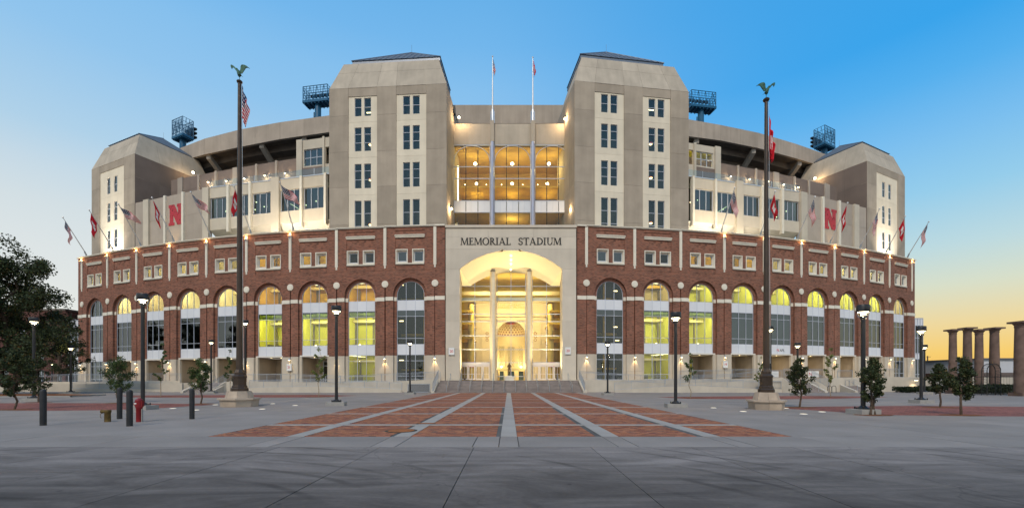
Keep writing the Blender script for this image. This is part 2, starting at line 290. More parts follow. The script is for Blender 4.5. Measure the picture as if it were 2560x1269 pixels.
class MB:
    """collects polygons for one mesh object"""
    def __init__(s): s.v = []; s.f = []; s.m = []
    def face(s, pts, mi=0):
        i = len(s.v); s.v += [tuple(p) for p in pts]; s.f.append(tuple(range(i, i+len(pts)))); s.m.append(mi)
    def box(s, lo, hi, mi=0, X=None):
        x0, y0, z0 = lo; x1, y1, z1 = hi
        p = [Vector(q) for q in ((x0, y0, z0), (x1, y0, z0), (x1, y1, z0), (x0, y1, z0), (x0, y0, z1), (x1, y0, z1), (x1, y1, z1), (x0, y1, z1))]
        s.hexa(p, mi, X); return s
    def hexa(s, p, mi=0, X=None):
        if X: p = [X @ Vector(q) for q in p]
        i = len(s.v); s.v += [tuple(q) for q in p]
        for f in ((0, 3, 2, 1), (4, 5, 6, 7), (0, 1, 5, 4), (1, 2, 6, 5), (2, 3, 7, 6), (3, 0, 4, 7)):
            s.f.append(tuple(i+k for k in f)); s.m.append(mi)
    def tube(s, a, b, r0, r1=None, n=8, mi=0, caps=True):
        a = Vector(a); b = Vector(b); r1 = r0 if r1 is None else r1
        d = (b-a)
        if d.length < 1e-6: return
        d.normalize(); u = d.orthogonal().normalized() if abs(d.z) > .999 or abs(d.z) < .001 else Vector((0, 0, 1)).cross(d).normalized(); w = d.cross(u)
        i = len(s.v)
        for (c, r) in ((a, r0), (b, r1)):
            for k in range(n):
                t = 2*math.pi*(k+.5)/n; s.v.append(tuple(c+u*(r*math.cos(t))+w*(r*math.sin(t))))
        for k in range(n):
            s.f.append((i+k, i+(k+1) % n, i+n+(k+1) % n, i+n+k)); s.m.append(mi)
        if caps:
            s.f.append(tuple(i+k for k in range(n))[::-1]); s.m.append(mi); s.f.append(tuple(i+n+k for k in range(n))); s.m.append(mi)
    def path(s, pts, r, n=6, mi=0):
        for a, b in zip(pts, pts[1:]): s.tube(a, b, r, r, n, mi)
    def lathe(s, prof, c=(0, 0, 0), n=16, mi=0, sx=1, sy=1, rot=0):
        i = len(s.v); c = Vector(c)
        for (r, z) in prof:
            for k in range(n):
                t = 2*math.pi*k/n+rot; s.v.append((c.x+r*math.cos(t)*sx, c.y+r*math.sin(t)*sy, c.z+z))
        for j in range(len(prof)-1):
            for k in range(n):
                s.f.append((i+j*n+k, i+j*n+(k+1) % n, i+(j+1)*n+(k+1) % n, i+(j+1)*n+k)); s.m.append(mi)
        s.f.append(tuple(i+k for k in range(n))[::-1]); s.m.append(mi)
        s.f.append(tuple(i+(len(prof)-1)*n+k for k in range(n))); s.m.append(mi)
    def ball(s, c, r, mi=0, n=10, k=6, sc=(1, 1, 1)):
        c = Vector(c); pr = []
        i = len(s.v)
        for j in range(k+1):
            ph = -math.pi/2+math.pi*j/k
            for q in range(n):
                t = 2*math.pi*q/n
                s.v.append((c.x+r*sc[0]*math.cos(ph)*math.cos(t), c.y+r*sc[1]*math.cos(ph)*math.sin(t), c.z+r*sc[2]*math.sin(ph)))
        for j in range(k):
            for q in range(n): s.f.append((i+j*n+q, i+j*n+(q+1) % n, i+(j+1)*n+(q+1) % n, i+(j+1)*n+q)); s.m.append(mi)
    def mesh_add(s, me, X=None, mi=0):
        i = len(s.v); X = X or Matrix.Identity(4)
        s.v += [tuple(X @ v.co) for v in me.vertices]
        for p in me.polygons: s.f.append(tuple(i+k for k in p.vertices)); s.m.append(mi)
    def mesh(s, name, mats):
        me = bpy.data.meshes.new(name); me.from_pydata(s.v, [], s.f)
        if not isinstance(mats, (list, tuple)): mats = [mats]
        for k in mats: me.materials.append(k)
        if len(mats) > 1: me.polygons.foreach_set('material_index', s.m)
        me.update(); return me
    def build(s, name, mats, parent=None, X=None, smooth=False):
        me = s.mesh(name, mats)
        if smooth:
            me.polygons.foreach_set('use_smooth', [True]*len(me.polygons))
            try: me.set_sharp_from_angle(angle=math.radians(40))
            except Exception: pass
        return link(name, me, parent, X)

def link(name, me, parent=None, X=None):
    o = bpy.data.objects.new(name, me); COL.objects.link(o)
    if parent: o.parent = parent
    if X is not None: o.matrix_local = X
    return o
def thing(name, label, cat, loc=(0, 0, 0), rz=0., group=None):
    o = bpy.data.objects.new(name, None); COL.objects.link(o); o.location = loc; o.rotation_euler = (0, 0, rz)
    o.empty_display_size = .2
    return tag(o, label, cat, group)
def tag(o, label, cat, group=None):
    o['label'] = label; o['category'] = cat
    if group: o['group'] = group
    return o
def struct(o): o['kind'] = 'structure'; return o
def copy_tree(o, parent=None):
    c = o.copy(); COL.objects.link(c)
    if parent: c.parent = parent
    for ch in o.children: copy_tree(ch, c)
    return c

_pl = {}
def plate(outer, holes=(), depth=.2, front=0.):
    """flat slab with holes in the local XY plane, its front at z = front"""
    cu = bpy.data.curves.new('tmp', 'CURVE'); cu.dimensions = '2D'; cu.fill_mode = 'BOTH'; cu.extrude = depth/2
    for poly in [outer]+list(holes):
        sp = cu.splines.new('POLY'); sp.points.add(len(poly)-1); sp.use_cyclic_u = True
        for p, q in zip(sp.points, poly): p.co = (q[0], q[1], 0, 1)
    ob = bpy.data.objects.new('tmp', cu); me = bpy.data.meshes.new_from_object(ob)
    bpy.data.objects.remove(ob); bpy.data.curves.remove(cu)
    me.transform(Matrix.Translation((0, 0, front-depth/2))); return me
def rect(x0, y0, x1, y1): return [(x0, y0), (x1, y0), (x1, y1), (x0, y1)]
def arc(cx, cy, r, a0, a1, n=20): return [(cx+r*math.cos(a0+(a1-a0)*k/n), cy+r*math.sin(a0+(a1-a0)*k/n)) for k in range(n+1)]
def text_mesh(txt, size, depth=.02, spacing=1.0):
    cu = bpy.data.curves.new('txt', 'FONT'); cu.body = txt; cu.size = size; cu.extrude = depth; cu.align_x = 'CENTER'; cu.align_y = 'CENTER'; cu.space_character = spacing
    ob = bpy.data.objects.new('txt', cu); me = bpy.data.meshes.new_from_object(ob)
    bpy.data.objects.remove(ob); bpy.data.curves.remove(cu); return me
def frame(o, ex, ez=None):
    """local x along ex, y up, z toward the viewer side"""
    ex = Vector(ex).normalized(); ey = Vector((0, 0, 1)); ez = ex.cross(ey)
    m = Matrix((ex, ey, ez)).transposed().to_4x4(); m.translation = Vector(o); return m
def lamp(name, kind, loc, energy, color, size=.1, spot=60, blend=.5, aim=None, parent=None, sy=None):
    d = bpy.data.lights.new(name, kind); d.energy = energy; d.color = color
    if kind == 'AREA':
        d.size = size
        if sy: d.shape = 'RECTANGLE'; d.size_y = sy
    else: d.shadow_soft_size = size
    if kind == 'SPOT': d.spot_size = math.radians(spot); d.spot_blend = blend
    o = bpy.data.objects.new(name, d); COL.objects.link(o); o.location = loc
    if aim is not None: o.rotation_euler = (Vector(aim)-Vector(loc)).to_track_quat('-Z', 'Y').to_euler()
    return o
WARM = (1, .74, .42); SOD = (1, .60, .26)
# ------------------------------------------------------------------ ground
BR_L, BR_R = -8.75, 8.25         # edges of the brick carpet on the axis
ROWY = [12.2, 15.35, 20.35, 25.2, 30.1, 35.1, 40.1, 45.1, 50.1, 51.9]
STX = [-6.2, -3.1, 0.0, 2.95, 5.9]
g = MB(); g.face([(-2500, -600, -.06), (2500, -600, -.06), (2500, 2500, -.06), (-2500, 2500, -.06)])
ground = struct(g.build('ground', M['joint'])); ground['label'] = 'grey ground under the paving and beyond'
plaza = thing('plaza', None, None); del plaza['label'], plaza['category']; struct(plaza)
def slab(x0, x1, y0, y1, mat, name='concrete_slab', gap=.011, top=0., parent=None):
    w = (x1-x0)/2-gap; d = (y1-y0)/2-gap
    m = MB(); m.box((-w, -d, -.058), (w, d, 0))
    # worn arris
    o = m.build(name, mat, parent or plaza); o.location = ((x0+x1)/2, (y0+y1)/2, top+R.uniform(-.002, .002)); return o
road = thing('road', None, None); del road['label'], road['category']; struct(road)
xs = [-30, -24, -19, -15, -12.2, -9.9, -7.8, -5.6, -3.14, -.85, 2.0, 4.45, 6.9, 9.3, 11.8, 14.6, 19, 24, 30]
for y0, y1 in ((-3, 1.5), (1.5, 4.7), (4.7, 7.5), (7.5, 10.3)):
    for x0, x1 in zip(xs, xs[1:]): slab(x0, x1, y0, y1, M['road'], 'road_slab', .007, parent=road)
for x0, x1 in zip([-30, -24, -18, -13.5, -10.6, -6.5, -5.9, -3.4, -2.8, -.9, -.25, .25, 2.7, 3.2, 5.65, 6.15, 8.4, 12, 16, 21, 30], [-24, -18, -13.5, -10.6, -6.5, -5.9, -3.4, -2.8, -.9, -.25, .25, 2.7, 3.2, 5.65, 6.15, 8.4, 12, 16, 21, 30, 36]):
    slab(x0, x1, 10.3, 12.2, M['concrete'])
for (xa, xb) in ((-75, BR_L), (BR_R, 75)):
    n = 14; ed = [xa+(xb-xa)*k/n for k in range(n+1)]
    for x0, x1 in zip(ed, ed[1:]):
        for y0, y1 in zip([12.2, 17, 22, 27.5, 33, 39, 45.5], [17, 22, 27.5, 33, 39, 45.5, 56.5]): slab(x0, x1, y0, y1, M['concrete'], gap=.006)
# far apron left and right, round the building
for (x0, x1, y0, y1) in ((-160, -75, 10.3, 60), (75, 160, 10.3, 110), (-160, -30, -8, 10.3), (30, 160, -8, 10.3), (-160, 160, -40, -8), (75, 160, 56.5, 60)):
    pass
m = MB()
for (x0, x1, y0, y1) in ((-160, -75, 10.3, 62), (75, 160, 10.3, 62), (-160, -36.02, -3, 10.28), (36.02, 160, -3, 10.28), (-160, 160, -60, -3.02)):
    m.box((x0, y0, -.058), (x1, y1, -.004))
struct(m.build('pavement', M['concrete']))
# brick carpet: concrete strips, then panels of bricks laid between them
def strip(x0, x1, y0, y1, name='paving_strip'):
    return slab(x0, x1, y0, y1, M['conc2'], name, .004, .003)
SW = .24
for x in STX:
    ys = [12.2+5*k for k in range(9)]+[51.9]
    for y0, y1 in zip(ys, ys[1:]): strip(x-SW, x+SW, y0, y1)
edges = [BR_L]+STX+[BR_R]
bricks_m = []
bm_ = MB(); bm_.box((-.1, -.0475, -.05), (.1, .0475, 0)); me_b = bm_.mesh('brick', M['paver'])
# arris: shrink the top face
for v in me_b.vertices:
    if v.co.z > -.01: v.co.x *= .965; v.co.y *= .93
far = MB(); near_cells = []
for i in range(6):
    x0 = edges[i]+(SW if i > 0 else 0); x1 = edges[i+1]-(SW if i < 5 else 0)
    for j in range(9):
        y0 = ROWY[j]+(0.02 if j == 0 else .17); y1 = ROWY[j+1]-(.17 if j < 8 else .02)
        if j > 0: strip(x0, x1, ROWY[j]-.17, ROWY[j]+.17, 'cross_strip')
        if j < 3:
            nx = int((x1-x0)/.208); ny = int((y1-y0)/.103)
            for a in range(ny):
                for b in range(nx):
                    off = .104 if a % 2 else 0
                    near_cells.append((x0+.104+.208*b+(off if b < nx-1 else 0), y0+.055+.103*a))
        else:
            p = MB(); p.box((x0, y0, -.05), (x1, y1, .001)); p.build('brick_panel', M['paving'], plaza)
        if j < 3:
            q = MB(); q.box((x0, y0, -.057), (x1, y1, -.012)); q.build('bedding_sand', M['joint'], plaza)
near_cells.sort(key=lambda c: c[1]*c[1]+c[0]*c[0]*.2)
for (x, y) in near_cells[:300]:
    o = link('brick', me_b, plaza); o.location = (x, y, R.uniform(-.002, .003)); o.rotation_euler = (R.uniform(-.01, .01), R.uniform(-.01, .01), R.uniform(-.012, .012))
# the other bricks: one mesh, three clay shades picked brick by brick
M['pav1'] = node_mat('clay_paver_red', (.29, .112, .06), .85, var=.15, scale=1.2, fine=.08)
M['pav2'] = node_mat('clay_paver_dark', (.20, .068, .048), .85, var=.15, scale=1.2, fine=.08)
M['pav3'] = node_mat('clay_paver_orange', (.36, .145, .075), .85, var=.15, scale=1.2, fine=.08)
M['pav4'] = node_mat('clay_paver_brown', (.16, .085, .065), .85, var=.15, scale=1.2, fine=.08)
vs = []; fs = []; ms = []
for (x, y) in near_cells[300:]:
    k = len(vs); z = R.uniform(-.003, .003); t = R.uniform(-.004, .004)
    vs += [(x-.099, y-.046, -.02), (x+.099, y-.046, -.02), (x+.099, y+.046, -.02), (x-.099, y+.046, -.02), (x-.096, y-.043, z+t), (x+.096, y-.043, z), (x+.096, y+.043, z-t), (x-.096, y+.043, z)]
    for f in ((4, 5, 6, 7), (0, 1, 5, 4), (1, 2, 6, 5), (2, 3, 7, 6), (3, 0, 4, 7)): fs.append(tuple(k+q for q in f))
    ms += [R.choice((0, 0, 0, 1, 1, 2, 2, 3))]*5
me = bpy.data.meshes.new('bricks'); me.from_pydata(vs, [], fs)
for q in ('pav1', 'pav2', 'pav3', 'pav4'): me.materials.append(M[q])
me.polygons.foreach_set('material_index', ms); me.update()
o = link('brick_field', me, plaza); o['kind'] = 'stuff'
# brick bands swinging across the side plazas
def band(pts, name='brick_band', mat='band', z=.004):
    m = MB(); p = [gp(*q, z) for q in pts]
    m.face(p); o = m.build(name, M[mat]); struct(o)
    return o
band([(-30, 1007), (150, 1006.5), (300, 1007), (430, 1008), (505, 1009.5), (540, 1010.5), (470, 1014.5), (370, 1021), (250, 1024.5), (120, 1025.5), (-30, 1024.5)])
band([(300, 987.6), (560, 986.5), (800, 985.8), (895, 988), (800, 992.2), (560, 993), (330, 992.5)])
band([(1640, 991.5), (1800, 989.8), (2000, 988.8), (2170, 989.8), (2222, 992), (2060, 996.4), (1900, 997), (1720, 996)])
band([(1925, 1018), (2060, 1015.2), (2300, 1013.2), (2580, 1016), (2580, 1040), (2380, 1038.5), (2200, 1036), (2040, 1025)])
# mulch rings under trees and the planting bed at left
def mulch(px, py, r, rx=1.7):
    c = gp(px, py, .008); m = MB(); n = 22
    m.face([(c.x+r*rx*math.cos(2*math.pi*k/n)*R.uniform(.88, 1.08), c.y+r*math.sin(2*math.pi*k/n)*R.uniform(.88, 1.08), .008) for k in range(n)])
    o = m.build('mulch_bed', M['mulch']); o['kind'] = 'stuff'; return o
# iron covers
for (px, py, r) in ((1003, 1076, .42),):
    c = gp(px, py); t = thing('manhole_cover', 'round rusty iron cover set in the second brick strip of the plaza', 'manhole cover', (c.x, c.y, .003))
    m = MB(); m.lathe([(r, 0), (r, .012), (r-.05, .014)], n=28); m.build('cover', M['rust'], t)
    m = MB(); m.lathe([(r+.09, -.002), (r+.09, .006), (r+.002, .008)], n=28); m.build('rim', M['iron'], t)
c = gp(1066, 1058); t = thing('drain_grate', 'small rectangular drain grate at the crossing of two concrete strips', 'drain', (c.x, c.y, .006))
m = MB()
for k in range(6): m.box((-.3, -.12+.045*k, 0), (.3, -.1+.045*k, .01))
m.build('grating', M['rust'], t); m = MB(); m.box((-.34, -.16, -.002), (.34, .16, .003)); m.build('grate_frame', M['iron'], t)
# planting bed with a kerb on the far left
bed = [gp(-40, 986, 0), gp(150, 985.5, 0), gp(265, 987.5, 0), gp(180, 991.5, 0), gp(-40, 993, 0)]
m = MB(); m.face([(p.x, p.y, .09) for p in bed])
k_ = m.build('planting_bed', M['mulch']); k_['kind'] = 'stuff'
m = MB()
for a, b in zip(bed[1:], bed[2:]): 
    d = (b-a).normalized()*.0; nrm = Vector((0, -.15, 0))
    m.hexa([a, b, b+nrm, a+nrm, a+Vector((0, 0, .13)), b+Vector((0, 0, .13)), b+nrm+Vector((0, 0, .13)), a+nrm+Vector((0, 0, .13))])
struct(m.build('kerb', M['footing']))

# ------------------------------------------------------------------ stadium: brick front
H = 21.0
Lp = [(205.2, 643), (269, 631.4), (342, 619), (424.6, 606.5), (516.8, 596.7), (616.8, 586), (725.9, 578), (841.6, 571.7), (962.7, 566.4), (1087.5, 562)]
Rp = [(1466, 563), (1586.4, 569), (1701.5, 575), (1810.4, 581), (1909.6, 590), (2003, 600), (2085.7, 611.5), (2159.5, 624), (2223.2, 635.5), (2279.3, 647.5)]
def cubic(ps):
    import numpy as np
    x = [p[0]-CX for p in ps]; h = [yh(p[0])-p[1] for p in ps]
    return np.polyfit(x, h, 3)
cL, cR = cubic(Lp), cubic(Rp)
def fac(px):
    import numpy as np
    Y = F*H/float(np.polyval(cL if px < CX else cR, px-CX)); return Vector(((px-CX)/F*Y, Y, 0))
def zb(x): return EYE+TILT*x          # level datum of the building at x
stadium = thing('stadium', 'long curved brick and concrete stadium with arched windows and four towers', 'stadium')
PL = [fac(p[0]) for p in Lp]; PR = [fac(p[0]) for p in Rp]
AH = 1.92; BH = AH+.40; SPR = 11.61
def notch(w, hw, top, slot=True, sw=.08):
    o = [(-w/2+(sw if slot else 0), 3.4), (-hw, 3.4), (-hw, SPR)]+[(x, y) for x, y in arc(0, SPR, hw, math.pi, 0, 28)][1:-1]+[(hw, SPR), (hw, 3.4), (w/2-(sw if slot else 0), 3.4)]
    if slot: o += [(w/2-sw, 12.75), (w/2, 12.75)]
    o += [(w/2, top), (-w/2, top)]
    if slot: o += [(-w/2, 12.75), (-w/2+sw, 12.75)]
    return o
SQ = [(-1.15-.61, 15.92+.16, -1.15+.61, 17.62-.03), (1.15-.61, 15.92+.16, 1.15+.61, 17.62-.03)]
SQ = [(c-.84, 15.95, c+.84, 17.86) for c in (-1.15, 1.15)]
# ---- shared window meshes
fr = MB()
def bar(x0, x1, y0, y1, d=.09, z=-.42): fr.box((x0, y0, z-d/2), (x1, y1, z+d/2))
t2 = .03
TR = [-.1, .6, 2.68, 3.5, 4.93, 5.75, 8.76, 9.58, 10.95]   # horizontal members
COLX = [-.64, .64]
def arch_h(x, r=AH): return SPR+math.sqrt(max(0, r*r-x*x))
def frame_mesh(bottom):
    global fr
    fr = MB()
    for s in (-1, 1):
        bar(s*AH-(.055 if s > 0 else 0), s*AH+(0 if s > 0 else .055), bottom, SPR)
    for x in COLX: bar(x-t2, x+t2, bottom, arch_h(x)-.03, .1)
    for y in TR:
        if y >= bottom: bar(-AH, AH, y-.028, y+.028, .085)
    ar = [(x, y) for x, y in arc(0, SPR, AH, 0, math.pi, 24)]
    ai = [(x, y) for x, y in arc(0, SPR, AH-.06, 0, math.pi, 24)]
    for k in range(24):
        q = [(*ar[k], -.47), (*ar[k+1], -.47), (*ai[k+1], -.47), (*ai[k], -.47), (*ar[k], -.37), (*ar[k+1], -.37), (*ai[k+1], -.37), (*ai[k], -.37)]
        fr.hexa(q)
    return fr.mesh('window_frame', M['winframe'])
FR_full = frame_mesh(-.1); FR_open = frame_mesh(3.42)
XS = [-AH+.05, -.64, .64, AH-.05]
def cell(x0, x1, y0, y1, mat, name, z=-.43, t=.012):
    m = MB(); m.box((x0+.03, y0+.03, z-t), (x1-.03, y1-.03, z)); return m.mesh(name, mat)
def arch_pane(k, mat):
    x0, x1 = XS[k]+.03, XS[k+1]-.03; n = 8
    top = [(x0+(x1-x0)*i/n, arch_h(x0+(x1-x0)*i/n, AH-.06)) for i in range(n+1)]
    poly = [(x0, 10.98), (x1, 10.98)]+top[::-1]
    return plate(poly, (), .012, -.43)
PANES = {}
for gk in ('glass', 'teal', 'dark'):
    PANES[gk, 'arch'] = []
    for k in range(3):
        me = arch_pane(k, None); me.materials.append(M[gk]); PANES[gk, 'arch'].append(me)
    for nm, rows in (('mid', ((4.93, 5.75), (5.75, 8.76), (8.76, 9.58))), ('low', ((-.1, .6), (.6, 2.68), (2.68, 3.5)))):
        PANES[gk, nm] = [cell(XS[k], XS[k+1], a, b, M['teal' if (gk == 'glass' and a > 8) else gk], 'pane') for a, b in rows for k in range(3)]
SPAN = [cell(XS[k], XS[k+1], a, b, M['white'], 'spandrel_panel', -.38, .06) for a, b in ((9.58, 10.95), (3.5, 4.93)) for k in range(3)]
# square windows: splayed cast stone surround
def surround():
    m = MB()
    o = (-.84, -.955, .84, .955); i = (-.60, -.66, .60, .66)
    O = [(o[0], o[1]), (o[2], o[1]), (o[2], o[3]), (o[0], o[3])]; I = [(i[0], i[1]), (i[2], i[1]), (i[2], i[3]), (i[0], i[3])]
    for k in range(4):
        a, b = O[k], O[(k+1) % 4]; c, d = I[(k+1) % 4], I[k]
        # outer lip .1 wide flush, then splay back
        e = lambda p: (p[0]*.88, p[1]*.88)
        m.face([(*a, .03), (*b, .03), (*e(b), .03), (*e(a), .03)])
        m.face([(*e(a), .03), (*e(b), .03), (*c, -.36), (*d, -.36)])
        m.face([(*a, -.3), (*b, -.3), (*b, .03), (*a, .03)])
    return m.mesh('surround', M['trim'])
SUR = surround()
m = MB(); m.box((-1.99, -.12, 0), (1.99, 0, .10)); m.box((-1.99, -.2, 0), (1.99, -.12, .05)); SILL = m.mesh('sill', M['trim'])
m = MB()
for (a, b, c, d) in ((-.6, -.66, .6, -.59), (-.6, .59, .6, .66), (-.6, -.59, -.54, .59), (.54, -.59, .6, .59)): m.box((a, b, -.40), (c, d, -.34))
SQF = m.mesh('sash', M['winframe'])
m = MB(); m.box((-.54, -.59, -.385), (.54, .59, -.375)); SQP = m.mesh('glazing', M['glass']); SQPt = m.mesh('glazing', M['teal'])
# lintel
m = MB(); m.box((-2.04, 19.42, -.07), (2.04, 19.60, .10)); m.box((-2.1, 19.60, -.07), (2.1, 19.70, .16)); m.box((-2.06, 19.70, -.07), (2.06, 19.78, .2)); LINT = m.mesh('lintel', M['trim'])

ROOMS = {'b': ('darkroom', 0, 0), 'd': ('darkroom', 0, 0), 't': ('tealroom', 0, 0), 'y': ('ygroom', 95, (1, .95, .55)), 'a': ('amroom', 70, (1, .80, .40)), 'n': ('tanroom', 70, (1, .85, .55)),
         'p': ('paleroom', 80, (1, .88, .58)), 'l': ('amroom', 60, (1, .82, .42)), 'm': ('tanroom', 60, (1, .85, .5)), 'g': ('ygroom', 34, (1, .92, .4)), 'o': ('tanroom', 40, (1, .82, .55))}
def room(X, w, v0, v1, key, depth=5.2, z0=-.62, lights='strip'):
    mat, pw, colr = ROOMS[key]
    hw = w/2-.22; m = MB(); zb_ = z0-depth; hb = hw-depth*.035
    a = [(-hw, v0, z0), (hw, v0, z0), (hw, v1, z0), (-hw, v1, z0)]; b = [(-hb, v0, zb_), (hb, v0, zb_), (hb, v1, zb_), (-hb, v1, zb_)]
    m.face(b); m.face([a[0], a[1], b[1], b[0]]); m.face([a[3], b[3], b[2], a[2]]); m.face([a[0], b[0], b[3], a[3]]); m.face([a[1], a[2], b[2], b[1]])
    # a door-height dado, a duct and a partition break up the back wall
    ro = m.build('interior_room', M[mat], stadium, X)
    if key == 'b':
        s = MB(); lw_ = z0-2.2
        for (xx, yy) in ((-.30, .80), (.26, .62), (.30, .25)):
            if v1-v0 > 4.5 or yy > .7: s.box((xx*w-.28, v0+(v1-v0)*yy, lw_), (xx*w+.28, v0+(v1-v0)*yy+.12, lw_+.12))
        s.build('wall_lamp', M['warm2'], ro); c = X @ Vector((.25*w, v0+(v1-v0)*.72, z0-2.7)); lamp('room_light', 'POINT', c, 26, (1, .72, .30), .2)
        q = MB(); q.box((-hb, v0+(v1-v0)*.45, zb_+.02), (hb, v0+(v1-v0)*.52, zb_+.4)); q.box((hb*.2, v0, zb_+1), (hb*.3, v1, zb_+1.3)); q.build('partition', M['amroom'], ro)
    if pw:
        q = MB(); px_ = R.uniform(-.5, .5)*hw
        q.box((px_-.8, v0, zb_+.02), (px_+.2, v0+min(2.3, (v1-v0)*.6), zb_+.06)); q.box((-hb, v1-.9, zb_+1.2), (hb, v1-.5, zb_+1.7))
        q.build('partition', M['tanroom' if mat != 'tanroom' else 'amroom'], ro)
        q = MB(); rr_ = random.Random(int(v0*10+w*100+hw))
        for k in range(5): x = -hb+2*hb*(k+rr_.random()*.8)/5; q.box((x, v0, z0-rr_.uniform(1.2, 3.8)-.4), (x+rr_.uniform(.3, .9), v0+rr_.uniform(.5, 1.3), z0-1.1)) if k % 2 else q.box((x, v0, zb_+.9), (x+.22, v1, zb_+1.12))
        q.build('furniture', M['raw'], ro)['kind'] = 'stuff'
        s = MB()
        if lights == 'strip':
            for k in range(3):
                zc = z0-.9-1.5*k
                for xx in (-.28, .28): s.box((xx*w-.55, v1-.10, zc-.09), (xx*w+.55, v1-.06, zc+.09))
        else:
            for xx in (-.22, .2): s.ball((xx*w, v0+.9 if v1-v0 > 4 else v1-.6, z0-2.4), .17, n=10, k=6)
        s.build('ceiling_light', M['strip'] if lights == 'strip' else M['warm'], ro)
        c = X @ Vector((0, v1-.45, z0-.25)); lamp('room_light', 'AREA', c, 4.0*pw*(w*(v1-v0))/28, colr, w*.7, aim=X @ Vector((0, v1-3.2, z0-4.2)), sy=.5)
    return ro

